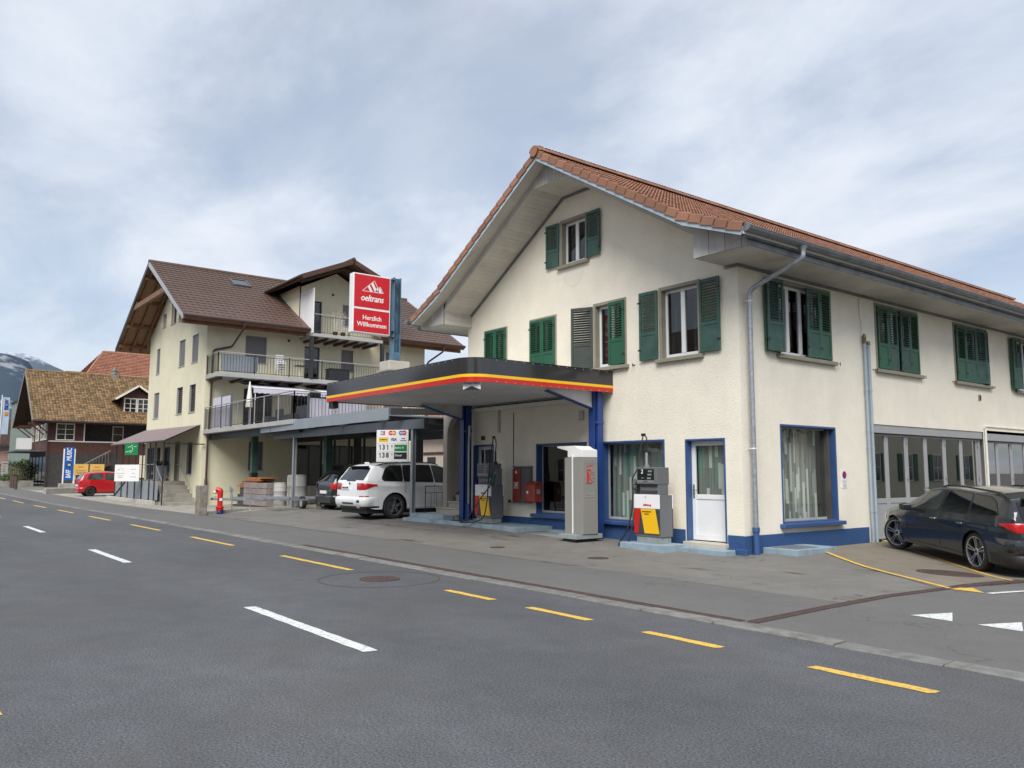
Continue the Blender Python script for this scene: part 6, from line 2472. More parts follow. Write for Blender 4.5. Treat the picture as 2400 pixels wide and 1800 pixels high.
gw = [('tall', -38.2, -37.55, 9.69, 10.45), ('tall', -36.6, -35.6, 9.64, 10.95), ('tall', -35.15, -34.3, 9.62, 10.5)]
gw += [('shut', -39.22, -38.52, 7.13, 8.58), ('shut', -34.75, -33.7, 7.1, 8.5), ('shut', -32.47, -31.45, 7.08, 8.5)]
gw += [('shut', -39.37, -38.3, 4.6, 6.05), ('slat', -34.85, -33.8, 4.6, 6.0), ('slat', -32.62, -31.6, 4.57, 5.97)]
gw += [('slat', -40.28, -38.7, 1.15, 2.95), ('slat', -38.25, -37.5, 1.15, 2.93), ('slat', -37.0, -35.6, 1.15, 2.92), ('door', -34.72, -33.8, 1.12, 3.15), ('slat', -32.6, -31.7, 1.48, 3.07)]
sw = [('shut', .7, 1.8, 7.06, 8.42), ('glass', 3.83, 4.7, 6.3, 8.17), ('shut', 5.93, 6.65, 7.0, 8.18), ('shut', 8.64, 9.3, 7.0, 8.3)]
sw += [('glass', .7, 2.2, 3.6, 5.75), ('glass', 3.2, 5.2, 3.6, 5.75), ('glass', 6.2, 7.4, 3.6, 5.75), ('shut', 8.6, 9.8, 4.5, 5.7)]
sw += [('blind', 1.05, 1.8, 1.68, 3.1), ('glass', 3.6, 5.0, .9, 3.0), ('glass', 5.3, 6.8, .9, 3.0), ('glass', 7.2, 8.6, .9, 3.0)]
sw += [('glass', 4.2, 4.75, 8.62, 10.65), ('shut', 5.95, 6.6, 9.5, 10.65)]
gab = [(XL, -.3), (XA, -.3), (XA, zr(XA) - .32), (RXm, RZt - .32), (XL, zr(XL) - .32)]
m = MB()
m.sheet(gab, [rect(*w[1:]) for w in gw], lambda a, b: (a, YA, b))
m.sheet(gab, [], lambda a, b: (a, YB, b))
ye = zr(XA) - .32
m.sheet([(YA, -.3), (YB, -.3), (YB, ye), (DY1 - .05, ye), (DY1 - .05, 11.3), (5.55, 12.3), (DY0 + .05, 11.3), (DY0 + .05, ye), (YA, ye)], [rect(*w[1:]) for w in sw], lambda a, b: (XA, a, b))
m.sheet([(YA, -.3), (YB, -.3), (YB, ye), (YA, ye)], [], lambda a, b: (XL, a, b))
m.sheet([(-34.2, zr(-34.2) - .1), (XA, zr(XA) - .5), (XA, 11.35), (-33.2, 11.35)], [], lambda a, b: (a, DY0 - .02, b))
m.sheet([(-34.2, zr(-34.2) - .1), (XA, zr(XA) - .5), (XA, 11.35), (-33.2, 11.35)], [], lambda a, b: (a, DY1 + .02, b))
m.build('wall', 'cream_render', ap, fix=False)
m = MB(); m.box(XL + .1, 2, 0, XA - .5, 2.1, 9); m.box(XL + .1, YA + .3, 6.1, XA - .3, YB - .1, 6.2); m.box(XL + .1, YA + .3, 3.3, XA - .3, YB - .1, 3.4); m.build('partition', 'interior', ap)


def ap_window(M, kind, u0, u1, v0, v1):
    d = .16
    m = MB(M)
    m.box(u0 - .02, -.03, v0 - .05, u1 + .02, d, v0)
    m.box(u0, 0, v0, u0 + .02, d, v1); m.box(u1 - .02, 0, v0, u1, d, v1); m.box(u0 + .02, 0, v1 - .02, u1 - .02, d, v1)
    w_ = m.build('window', 'slab_edge' if kind != 'door' else 'stone_trim', ap)
    a, b, c, e = u0 + .02, u1 - .02, v0, v1 - .02
    if kind in ('shut', 'slat', 'blind'):
        m = MB(M)
        n = max(3, int((e - c) / (.09 if kind != 'slat' else .10)))
        for i in range(n):
            z = c + (e - c) * i / n
            h = (e - c) / n
            if kind == 'slat':
                m.bar((a, d * .55, z + h * .5), (b, d * .55, z + h * .5), .045, .012, (0, .5, 1))
            else:
                m.box(a, d * .40, z + .003, b, d * .48, z + h - .004)
        m.build('blind', 'grey_blind', w_)
    m = MB(M)
    if kind in ('glass', 'slat', 'tall', 'blind'):
        f = .05
        m.box(a, d - .05, c, a + f, d - .02, e); m.box(b - f, d - .05, c, b, d - .02, e); m.box(a + f, d - .05, c, b - f, d - .02, c + f); m.box(a + f, d - .05, e - f, b - f, d - .02, e)
        if b - a > 1.1:
            m.box((a + b) / 2 - .03, d - .05, c + f, (a + b) / 2 + .03, d - .02, e - f)
        m.build('window_frame', 'anthracite' if kind != 'tall' else 'cream_render', w_)
        m = MB(M); m.box(a + f, d - .036, c + f, b - f, d - .03, e - f); m.build('pane', 'pane_dark', w_)
    elif kind == 'door':
        m.box(a, d - .03, c, b, d, e); m.build('leaf', 'stone_trim', w_)


for w in gw:
    ap_window(TR(0, YA, 0), *w)
for w in sw:
    ap_window(TR(XA, 0, 0) @ SIDE, *w)
# roof
aroof = bpy.data.objects.new('roof', None)
place(aroof, ap)
m = MB()
top = [PRa[0], PRa[1], PLa[0]]
for (y0, y1, xr) in ((AY0, DY0, -28.75), (DY0, DY1, -31.2), (DY1, AY1, -28.75)):
    tp = [(xr, zr(xr)), (RXm, RZt), (-42.35, 8.84)]
    m.prism(tp + [(a, b - .16) for a, b in tp[::-1]], y0, y1, 'Y')
m.build('roof_deck', 'wood_soffit', aroof)
m = MB()
for (y0, y1, xr) in ((AY0 - .012, DY0 + .012, -28.73), (DY0 + .012, DY1 - .012, -31.18), (DY1 - .012, AY1, -28.73)):
    tp = [(xr, zr(xr) + .014), (RXm, RZt + .014), (-42.37, 8.854)]
    m.prism(tp + [(a, b - .012) for a, b in tp[::-1]], y0, y1, 'Y')
m.build('underlay', 'brown_tile', aroof)
attr_mat('brown_clay', (.098, .064, .050), .08, .6, .3, (.065, .045, .04), .9)
one = tile_mesh('t', None, .60 - .002, .44, .020, 2, .06)
field, vals = MB(), []
LA = math.hypot(6.75, 3.88)
for flip, P in ((False, PRa), (True, PLa)):
    nrow = 21
    for c in range(int((AY1 - AY0) / .60)):
        for r_ in range(nrow):
            y = AY0 + c * .60 + (.6 if flip else 0)
            s = r_ * LA / nrow
            if not flip and DY0 - .5 < y < DY1 and s < LA * .36:
                continue
            M_ = slope_frame(P, s, y, flip)
            field.add([M_ @ v for v in one.v], one.f)
            vals.append(rn.random())
fme = field.mesh('tile_field', 'brown_clay', fix=False)
add_attr(fme, vals, len(one.v))
fo = place(bpy.data.objects.new('tile_field', fme), aroof)
fo['kind'] = 'stuff'
m = MB()
m.tube([(RXm, AY0 - .03, RZt + .03), (RXm, AY1, RZt + .03)], .11, 10)
m.build('ridge', 'brown_tile', aroof)
# bargeboards, gutters
for P, s in ((PRa, 1), (PLa, -1)):
    m = MB(); m.prism([(P[0][0], P[0][1] + .03), (P[1][0], P[1][1] + .03), (P[1][0], P[1][1] - .24), (P[0][0], P[0][1] - .20)], AY0 - .03, AY0, 'Y'); m.build('bargeboard', 'alu' if s > 0 else 'anthracite', ap)
for y0, y1 in ((AY0, DY0), (DY1, AY1)):
    m = MB(); m.tube([(-28.68, y0 + .02, 8.83), (-28.68, y1 - .02, 8.83)], .075, 8); m.build('gutter', 'brown_pipe', ap)
    m = MB(); m.box(-29.2, y0 + .05, 8.52, -29.12, y1 - .03, 8.78); m.box(-28.85, y0 + .03, 8.66, -28.80, y1 - .02, 8.83); m.build('eave_beam', 'wood_beam', ap)
# timber of the gable overhang
for f in (.12, .40, .68, .93):
    for s in (1, -1):
        x = RXm + s * 6.6 * f
        m = MB(); m.bar((x, AY0 + .05, zr(x) - .25), (x, YA, zr(x) - .25), .14, .2); m.build('purlin', 'wood_beam', ap)
for i, x in enumerate((-41.3, -39.6, -37.7)):
    pass
for k in range(3):
    y = AY0 + .25 + k * .55
    for s in (1, -1):
        m = MB(); m.bar((RXm + s * .2, y, zr(RXm + .2) - .22), (RXm + s * 6.65, y, zr(RXm + 6.65) - .22), .12, .14, (0, 0, 1)); m.build('rafter', 'wood_beam', ap)
m = MB(); m.bar((-38.6, AY0 + .12, 10.72), (-32.4, AY0 + .12, 10.72), .16, .26); m.build('collar_beam', 'wood_beam', ap)
# skylight
Ms = slope_frame(PRa, 5.55, 1.15, False)
m = MB(Ms); m.box(0, 0, .03, .95, .06, .14); m.box(0, .94, .03, .95, 1.0, .14); m.box(0, .06, .03, .06, .94, .14); m.box(.89, .06, .03, .95, .94, .14); sk_ = m.build('skylight', 'steel_grey', aroof)
m = MB(Ms); m.box(.06, .06, .10, .89, .94, .11); m.build('pane', 'black_gloss', sk_)
# downpipes
m = MB(); m.tube(arc_path([(-28.7, .1, 8.78), (-28.72, .1, 8.5), (-30.05, .0, 7.75), (-30.05, -.9, 7.5), (-30.05, -.95, 3.4)], .15), .05, 8); m.build('downpipe', 'brown_pipe', ap, smooth=True)
m = MB(); m.tube([(-30.03, -1.0, 3.3), (-30.03, -1.0, -.1)], .05, 8); m.lathe([(.07, -.1), (.07, 1.25), (.05, 1.3)], 10, (-30.03, -1.0, 0)); m.build('downpipe', 'brown_pipe', ap, smooth=True)
m = MB(); m.tube(arc_path([(-28.7, 11.6, 8.78), (-28.75, 11.6, 8.45), (-30.0, 11.3, 7.9), (-30.0, 11.3, 3.5)], .15), .05, 8); m.build('downpipe', 'brown_pipe', ap, smooth=True)
# dormer roof with ridge across
dr = bpy.data.objects.new('dormer_roof', None)
place(dr, ap)
dp_l, dp_r, dpk = (2.75, 11.42), (8.35, 11.42), (5.55, 12.62)
m = MB()
m.prism([dp_l, dpk, dp_r, (dp_r[0], dp_r[1] - .14), (dpk[0], dpk[1] - .14), (dp_l[0], dp_l[1] - .14)], -35.3, -28.15, 'X')
m.build('roof_deck', 'dark_wood', dr)
field = MB()
one2 = tile_mesh('t', None, .60 - .004, .42, .032, 2, .035)
for s in (-1, 1):
    a = Vector(dp_l if s < 0 else dp_r); b = Vector(dpk)
    l = (b - a).length
    u = Vector((0, (b - a).x / l, (b - a).y / l))
    A = Vector((-s, 0, 0)) if s > 0 else Vector((1, 0, 0))
    N = A.cross(u)
    if N.z < 0:
        A = -A; N = A.cross(u)
    for c in range(12):
        for r_ in range(8):
            o = Vector((-28.1 - c * .6 - (0 if A.x < 0 else .6), a.x, a.y)) + u * (r_ * l / 8)
            M_ = Matrix(((A.x, u.x, N.x, o.x), (A.y, u.y, N.y, o.y), (A.z, u.z, N.z, o.z), (0, 0, 0, 1)))
            field.add([M_ @ v for v in one2.v], one2.f)
fo = field.build('tile_field', 'brown_tile', dr, fix=False); fo['kind'] = 'stuff'
for a, b in ((dp_l, dpk), (dp_r, dpk)):
    m = MB(); m.bar((-28.12, a[0], a[1] - .05), (-28.12, b[0], b[1] - .05), .04, .24, (0, 0, 1)); m.build('bargeboard', 'dark_wood', dr)
    m = MB(); m.bar((-28.95, a[0] + (.25 if a is dp_l else -.25), a[1] - .14), (-28.95, b[0], b[1] - .24), .1, .16, (0, 0, 1)); m.build('rafter', 'dark_wood', dr)
m = MB(); m.tube([(-28.1, 5.55, 12.68), (-35, 5.55, 12.68)], .11, 8); m.build('ridge', 'brown_tile', dr)
m = MB(); m.tube([(-28.2, 2.68, 11.40), (-33.0, 2.68, 11.40)], .07, 8); m.build('gutter', 'brown_pipe', dr)


def railing(pts, z0, z1, parent, name='railing', pitch=.14, rail='alu', bars='anthracite', posts=None, bottom=True):
    """pts polyline in plan"""
    g_ = bpy.data.objects.new(name, None)
    place(g_, parent)
    for a, b in zip(pts, pts[1:]):
        a, b = Vector(a), Vector(b)
        m = MB(); m.tube([(a.x, a.y, z1), (b.x, b.y, z1)], .024, 6); m.build('handrail', rail, g_)
        m = MB(); m.tube([(a.x, a.y, z1 - .10), (b.x, b.y, z1 - .10)], .013, 5); m.tube([(a.x, a.y, z0 + .08), (b.x, b.y, z0 + .08)], .013, 5)
        l = (b - a).length
        n = int(l / pitch)
        for i in range(n + 1):
            p = a + (b - a) * (i / n)
            m.tube([(p.x, p.y, z0 + .08), (p.x, p.y, z1 - .10)], .010, 4, cap=False)
        m.build('balusters', bars, g_)
        n = max(1, int(round(l / 1.6)))
        for i in range(n + 1):
            p = a + (b - a) * (i / n)
            m = MB(); m.box(p.x - .02, p.y - .02, z0 - .1, p.x + .02, p.y + .02, z1); m.build('post', bars if posts is None else posts, g_)
    return g_


# upper balcony
m = MB(); m.box(XA, -1.2, 6.05, -28.4, 7.6, 6.25); m.build('balcony_slab', 'slab_edge', ap, bevel=.01)
m = MB()
for i in range(9):
    m.box(XA, -1.0 + i * 1.0, 5.93, -28.6, -.88 + i * 1.0, 6.05)
m.build('balcony_joist', 'dark_wood', ap)
railing([(-30.1, -1.15), (-28.45, -1.15), (-28.45, 7.55)], 6.25, 7.22, ap, 'upper_railing')
# dormer balcony
m = MB(); m.box(XA, 3.55, 8.44, -28.4, 7.5, 8.60); m.build('balcony_slab', 'slab_edge', ap, bevel=.01)
for i in range(7):
    m = MB(); m.box(XA, 3.75 + i * .57, 8.30, -28.5, 3.85 + i * .57, 8.44); m.build('balcony_joist', 'dark_wood', ap)
railing([(-28.45, 3.6), (-28.45, 7.45)], 8.60, 9.60, ap, 'dormer_railing')
for i in range(2):
    m = MB(); m.box(-29.28 - .86 * (1 - i), 3.52, 8.62, -28.44 - .86 * (1 - i), 3.56, 10.95); m.build('screen_panel', 'sign_white', ap)
for y in (3.47, 7.5):
    m = MB(); m.box(-28.55, y - .09, 6.25, -28.37, y + .09, 8.44); m.build('balcony_post', 'anthracite', ap)
# terrace
m = MB(); m.box(XA, -1.2, 3.40, -19.35, 9.0, 3.58); m.build('terrace_slab', 'slab_edge', ap, bevel=.01)
m = MB(); m.box(XA + .05, -.9, 3.10, -19.5, -.7, 3.40); m.box(-19.7, -.7, 3.10, -19.5, 8.8, 3.40); m.box(XA + .05, 3.4, 3.1, -19.7, 3.6, 3.4); m.build('terrace_beam', 'anthracite', ap)
railing([(-30.1, -1.16), (-19.38, -1.16), (-19.38, 8.9)], 3.58, 4.66, ap, 'terrace_railing', posts='alu')
for x, y in ((-26.9, .15), (-20.4, .75), (-19.6, 4.5), (-25.2, 4.5)):
    m = MB(); m.box(x - .15, y - .15, gz(x, y) - .05, x + .15, y + .15, 1.55); m.build('pillar_foot', 'anthracite', ap)
    m = MB(); m.box(x - .13, y - .13, 1.55, x + .13, y + .13, 3.40); m.build('pillar', 'green_worn' if y < 1 else 'anthracite', ap)
# awnings over the terrace doors
for y0, y1 in ((.3, 3.1), (3.7, 6.6)):
    m = MB(); m.add([(XA + .02, y0, 6.02), (XA + .02, y1, 6.02), (-27.7, y1, 5.55), (-27.7, y0, 5.55)], [(0, 1, 2, 3)])
    vs, fs = [], []
    n = 40
    for i in range(n + 1):
        y = y0 + (y1 - y0) * i / n
        vs += [(-27.69, y, 5.55), (-27.68, y, 5.28 + .03 * abs(math.sin(i * math.pi / 4)))]
    fs = [(2 * i, 2 * i + 2, 2 * i + 3, 2 * i + 1) for i in range(n)]
    m.add(vs, fs)
    aw = m.build('terrace_awning', 'awning', ap, fix=False)
    m = MB(); m.tube([(-27.7, y0, 5.55), (-27.7, y1, 5.55)], .03, 6); m.tube([(-27.72, y0 + .1, 5.6), (-27.72, y0 + .1, 3.58)], .02, 6); m.build('front_bar', 'sign_white', aw)
# lamp box etc on the wall
for (y, z) in ((2.9, 8.3), (6.9, 8.35), (5.3, 11.05)):
    m = MB(); m.box(XA, y, z, XA + .08, y + .1, z + .1); m.build('wall_lamp', 'anthracite', ap)

# loose things on the terrace and balconies
um = thing('folded_parasol', 'folded cream parasol standing on the terrace', 'parasol', TR(-25.7, -.6, 3.58))
m = MB(); m.lathe([(.16, 4.45), (.15, 4.6), (.06, 5.35), (.02, 5.6)], 12, (-25.7, -.6, 0)); m.build('canopy', 'cream_white', um, smooth=True)
m = MB(); m.tube([(-25.7, -.6, 3.58), (-25.7, -.6, 4.5)], .025, 6); m.lathe([(.25, 3.58), (.25, 3.64)], 14, (-25.7, -.6, 0)); m.build('pole', 'alu', um)
for i, (x0, x1, lab) in enumerate(((-29.5, -28.3, 'pale lilac wind screen at the left end of the terrace'), (-28.2, -27.0, 'pale lilac wind screen beside the folded parasol'))):
    sc_ = thing('wind_screen', lab, 'screen', TR((x0 + x1) / 2, -.95, 3.58), 'wind screens on the terrace front')
    m = MB(); m.box(x0, -.98, 3.65, x1, -.96, 5.08 - .02 * i); m.build('cloth', 'awning', sc_)
    m = MB(); m.box(x1, -1.0, 3.58, x1 + .08, -.92, 5.15); m.build('post', 'steel_grey', sc_)
s2 = thing('terrace_screen', 'pale lilac cloth screen tied along the side railing of the terrace', 'screen', TR(-19.5, .5, 3.58))
m = MB()
vs, fs = [], []
for i in range(41):
    y = -.5 + 2.4 * i / 40
    for j in range(4):
        vs.append((-19.46 + .02 * math.sin(i * .9 + j), y, 3.68 + j * .25))
for i in range(40):
    for j in range(3):
        k = i * 4 + j
        fs.append((k, k + 4, k + 5, k + 1))
m.add(vs, fs).build('cloth', 'awning', s2, smooth=True, fix=False)
m = MB(); m.box(-19.52, -.58, 3.58, -19.44, -.5, 4.6); m.build('post', 'steel_grey', s2)
lb_ = thing('leaning_board', 'large pale rounded board leaning behind the upper balcony railing', 'board', TR(-28.6, 0, 6.25))
pts = [(-.95, 7.12), (-.95, 6.55)] + [(-.7 - .25 * math.cos(R(t)), 6.53 - .22 * math.sin(R(t))) for t in range(0, 91, 15)] + [(.55 + .25 * math.sin(R(t)), 6.53 - .22 * math.cos(R(t))) for t in range(0, 91, 15)] + [(.8, 7.12)]
m = MB(); m.prism(pts, -28.62, -28.58, 'X'); m.build('sheet', 'steel_pale', lb_)
ch = thing('stacked_chairs', 'stack of white garden chairs behind the upper balcony railing', 'chairs', TR(-28.9, 2.1, 6.25))
for i in range(4):
    z = 6.25 + i * .12
    m = MB()
    for j in range(5):
        m.box(-29.1 + .02 * i, 1.85, z + .35 + j * .1, -29.08 + .02 * i, 2.25, z + .39 + j * .1)
    m.box(-29.1, 1.85, z + .3, -28.7, 2.25, z + .33)
    m.tube([(-28.72, 1.85, 6.25), (-28.72, 1.85, z + .35), (-29.1, 1.85, z + .55)], .015, 5); m.tube([(-28.72, 2.25, 6.25), (-28.72, 2.25, z + .35), (-29.1, 2.25, z + .55)], .015, 5)
    m.build('chair', 'sign_white', ch)
bx_ = thing('storage_box', 'dark storage box standing on the upper balcony', 'box', TR(-28.9, 5.0, 6.25))
m = MB(); m.box(-29.2, 4.6, 6.25, -28.6, 5.7, 6.85); m.build('body', 'anthracite', bx_, bevel=.02)
m = MB(); m.box(-29.22, 4.58, 6.86, -28.58, 5.72, 6.91); m.build('lid', 'anthracite', bx_, bevel=.01)
tb_ = thing('bistro_table', 'small dark bistro table behind the upper balcony railing', 'table', TR(-29, 3.0, 6.25))
m = MB(); m.box(-29.3, 2.9, 6.92, -28.8, 3.4, 6.95); m.build('top', 'anthracite', tb_); m = MB(); m.tube([(-29.05, 3.15, 6.25), (-29.05, 3.15, 6.92)], .03, 6); m.build('leg', 'sign_white', tb_)
pr_ = random.Random(9)


def leafball(mb, c, r, n, size, sq=1.0):
    for _ in range(n):
        d = Vector((pr_.gauss(0, 1), pr_.gauss(0, 1), pr_.gauss(0, 1))).normalized() * (r * pr_.random() ** .4)
        p = Vector(c) + Vector((d.x, d.y, d.z * sq))
        a = Vector((pr_.gauss(0, 1), pr_.gauss(0, 1), pr_.gauss(0, 1))).normalized()
        b = a.cross(Vector((pr_.gauss(0, 1), pr_.gauss(0, 1), pr_.gauss(0, 1)))).normalized()
        s = size * pr_.uniform(.6, 1.3)
        mb.add([p - a * s, p + b * s * .45, p + a * s, p - b * s * .45], [(0, 1, 2, 3)])


for i, (y, lab) in enumerate(((4.9, 'left potted plant trained on a white trellis behind the dormer railing'), (5.35, 'right potted plant on a white trellis behind the dormer railing'))):
    pp_ = thing('potted_plant', lab, 'plant', TR(-28.8, y, 8.6), 'potted plants on the dormer balcony')
    m = MB(); m.lathe([(.1, 8.6), (.14, 8.85)], 10, (-28.8, y, 0)); m.build('pot', 'brown_pipe', pp_)
    m = MB()
    for j in range(4):
        m.tube([(-28.8, y - .14 + j * .09, 8.8), (-28.8, y - .14 + j * .09, 9.75)], .008, 4)
    for j in range(6):
        m.tube([(-28.8, y - .15, 8.9 + j * .15), (-28.8, y + .15, 8.9 + j * .15)], .008, 4)
    m.build('trellis', 'sign_white', pp_)
    m = MB(); leafball(m, (-28.8, y, 9.75), .22, 60, .05); m.build('foliage', 'leaf_dry', pp_, fix=False)
for i, (x, y, w, lab) in enumerate(((-25.0, .2, .7, 'dark wicker seat on the terrace left of the awning pole'), (-22.6, .3, 1.3, 'dark wicker sofa on the terrace under the awning'), (-20.9, .2, .7, 'dark wicker seat at the corner of the terrace'))):
    f_ = thing('wicker_armchair' if w < 1 else 'wicker_sofa', lab, 'seat', TR(x, y, 3.58), 'wicker seats on the terrace')
    m = MB(); m.box(x - w / 2, y - .35, 3.62, x + w / 2, y + .35, 4.0); m.build('seat', 'anthracite', f_, bevel=.03)
    m = MB(); m.box(x - w / 2, y + .25, 4.0, x + w / 2, y + .38, 4.38); m.build('backrest', 'anthracite', f_, bevel=.03)
# ---------------------------------------------------------------- entrance of the apartment house
en = thing('entrance_stair', 'concrete stair and landing with grey panels beside the cream gable', 'stairs', TR(-33, -2, 0))
for i in range(6):
    x1 = -30.55 - i * .43 if i else -30.45
    z = .16 + i * .19
    m = MB(); m.box(-33.1 if i < 5 else -33.05, -2.65, z - .19 if i else -.1, x1, YA - .005, z)
    if i == 0:
        m = MB(); m.box(-33.1, -2.75, -.1, -30.45, YA - .005, .16)
    m.build('step', 'concrete', en, bevel=.01)
m = MB(); m.box(-41.0, -2.65, -.1, -33.1, YA - .005, 1.12); m.build('landing', 'concrete', en)
m = MB(); m.box(-41.8, -2.95, -.1, -31.9, -2.76, .20); m.build('footing', 'concrete_light', en, bevel=.02)
for i in range(6):
    a = -40.2 + i * 1.46
    m = MB(); m.box(a + .03, -2.83, .22, a + 1.43, -2.80, 1.10 if i > 0 else .8); m.build('panel', 'steel_pale', en)
m = MB(); m.tube(arc_path([(-31.1, -2.5, .6), (-33.2, -2.5, 1.95), (-40.5, -2.5, 1.95)], .1), .022, 6); m.tube(arc_path([(-31.3, -1.35, .7), (-33.2, -1.35, 1.95), (-33.8, -1.35, 1.95)], .1), .02, 6)
m.build('handrail', 'alu', en)
aw = thing('entrance_awning', 'sloping mauve awning on thin black posts over the apartment entrance', 'awning', TR(-35, -2.8, 0))
m = MB(); m.add([(-41.0, YA + .0 - .01, 3.98), (-30.62, YA - .01, 3.86), (-29.85, -2.98, 3.07), (-41.2, -2.98, 3.13), (-41.0, YA - .01, 3.95), (-30.62, YA - .01, 3.83), (-29.85, -2.98, 3.04), (-41.2, -2.98, 3.10)], [(0, 1, 2, 3), (7, 6, 5, 4), (0, 4, 5, 1), (1, 5, 6, 2), (2, 6, 7, 3), (3, 7, 4, 0)])
mat('mauve_cloth', (.20, .155, .155), .8, var=.06)
m.build('cloth', 'mauve_cloth', aw)
m = MB(); m.bar((-29.82, -2.98, 3.05), (-30.6, YA - .02, 3.84), .05, .05); m.bar((-41.2, -2.98, 3.06), (-29.85, -2.98, 3.02), .04, .06); m.bar((-29.9, -2.9, 2.9), (-30.05, -1.1, 2.9), .05, .05); m.build('frame', 'black_iron', aw)
for x in (-40.2, -38.64, -37.24, -35.74, -34.33, -32.9, -31.94, -30.48):
    m = MB(); m.box(x - .028, -2.88, .02, x + .028, -2.832, 3.05); m.build('post', 'black_iron', aw)
m = MB(); m.bar((-40.2, -2.86, .25), (-37.3, -2.86, 1.25), .03, .05); m.bar((-40.2, -2.86, 1.0), (-37.3, -2.86, 2.0), .03, .03); m.build('brace', 'black_iron', aw)
# signs at the entrance, turned towards the traffic
Mg = TR(-34.6, -3.05, 0) @ RZ(R(58))
sgn = thing('entrance_sign', 'square green sign with white running figure under the mauve awning', 'sign', TR(-34.6, -3.05, 2.4))
m = MB(Mg); m.box(-.62, -.02, 2.43, .02, .02, 3.03); m.build('board', 'ink_green', sgn)
m = MB(Mg)
for pts in ([(-.48, 2.82), (-.32, 2.85)], [(-.2, 2.85), (-.06, 2.855)], [(-.27, 2.83), (-.235, 2.72), (-.28, 2.62), (-.36, 2.53)], [(-.58, 2.58), (-.44, 2.60), (-.33, 2.66)]):
    for (a, b), (c, d_) in zip(pts, pts[1:]):
        m.bar((a, -.023, b), (c, -.023, d_), .004, .02, (0, 0, 1))
m.lathe([(.001, 0), (.025, 0)], 12, (-.285, -.024, 2.90), 'Y', cap=False)
m.build('emblem', 'sign_white', sgn)
ws = thing('practice_sign', 'white sign with small grey mountain logo on the black entrance posts', 'sign', TR(-34.8, -3.1, 1.1))
Mw_ = TR(-34.1, -3.05, 0) @ RZ(R(52))
m = MB(Mw_); m.box(-1.22, -.02, 1.10, .02, .02, 1.93); m.build('board', 'sign_white', ws, bevel=.005)
m = MB(Mw_)
for (a, b), (c, d_) in (((-1.12, 1.62), (-1.03, 1.72)), ((-1.03, 1.72), (-1.01, 1.64)), ((-1.01, 1.64), (-.94, 1.82)), ((-.90, 1.68), (-.83, 1.77)), ((-.83, 1.77), (-.75, 1.62))):
    m.bar((a, -.0225, b), (c, -.0225, d_), .003, .012, (0, 0, 1))
m.build('emblem', 'ink_grey', ws)
ink_lines(Mw_ @ TR(-.93, -.0215, 1.5) @ FACE_S, [(.42, .0), (.3, -.13), (.2, -.21)], .03, 'ink_grey', ws, 3)
ink_lines(Mw_ @ TR(-.28, -.0215, 1.7) @ FACE_S, [(.25, .0), (.16, -.2), (.3, -.38)], .03, 'ink_grey', ws, 6)
pl_ = thing('entrance_planter', 'tall grey planter with green plants beside the apartment door', 'planter', TR(-36, -1.6, 1.12))
m = MB(); m.box(-36.4, -1.75, 1.12, -35.5, -1.35, 1.90); m.build('box', 'steel_pale', pl_, bevel=.02)
m = MB(); leafball(m, (-35.95, -1.55, 2.0), .42, 160, .07, .45); m.build('foliage', 'leaf', pl_, fix=False)

# ---------------------------------------------------------------- hydrant, stone post, yard clutter
hy = thing('fire_hydrant', 'red fire hydrant with blue foot at the edge of the forecourt', 'hydrant', TR(-20.4, -3.46, .05))
hx, hyy, hz = -20.4, -3.46, gz(-20.4, -3.46)
m = MB(); m.lathe([(.12, 0), (.13, .08), (.11, .13)], 16, (hx, hyy, hz)); m.build('foot', 'hydrant_blue', hy, smooth=True)
m = MB(); m.lathe([(.11, .13), (.14, .15), (.14, .19), (.11, .20), (.14, .22), (.14, .27), (.095, .29), (.095, .70)], 16, (hx, hyy, hz), cap=False)
m.tube(arc_path([(hx, hyy, hz + .70), (hx, hyy, hz + .86), (hx - .10, hyy - .10, hz + .88)], .12), .1, 14)
m.build('body', 'hydrant_red', hy, smooth=True)
m = MB(); m.tube([(hx - .08, hyy - .08, hz + .80), (hx - .17, hyy - .17, hz + .79)], .055, 12); m.build('outlet_cap', 'cream_white', hy, smooth=True)
m = MB(); m.tube([(hx - .1, hyy - .1, hz + .62), (hx - .18, hyy - .18, hz + .62)], .012, 6); m.build('chain', 'black_iron', hy)
m = MB(RZ(0)); m.box(hx + .085, hyy - .05, hz + .48, hx + .10, hyy + .05, hz + .58); m.build('number_plate', 'sign_white', hy)
sp_ = thing('stone_post', 'weathered square stone gatepost at the corner of the pavement', 'post', TR(-20.4, -4.12, 0))
m = MB(); m.box(-20.64, -4.28, -.05, -20.18, -3.98, 1.10); m.build('shaft', 'old_stone', sp_, bevel=.03, seg=3)
fn = thing('wire_fence', 'low fence of galvanised posts and wire along the yard edge', 'fence', TR(-20.8, -1.5, 0))
for i in range(5):
    t_ = i / 4
    x, y = -20.75 - .35 * math.sin(t_ * 3), -2.9 + 3.1 * t_
    m = MB(); m.tube([(x, y, gz(x, y) - .05), (x, y, gz(x, y) + .85)], .02, 6); m.build('post', 'galvanised', fn)
m = MB()
for z in (.3, .55, .8):
    m.tube([(-20.6, -3.9, z)] + [(-20.75 - .35 * math.sin(i / 4 * 3), -2.9 + 3.1 * i / 4, z + gz(-20.7, -2.9 + 3.1 * i / 4)) for i in range(5)], .004, 4)
m.build('wire', 'galvanised', fn)
ek = thing('edging_kerb', 'narrow concrete edging between the pavement and the trailer yard', 'kerb', TR(-20.7, -2, 0))
m = MB(); m.bar((-20.3, -3.9, .06), (-20.95, -2.2, .12), .12, .22); m.bar((-20.95, -2.2, .12), (-20.6, .4, .2), .12, .22); m.build('edging', 'concrete', ek, bevel=.01)
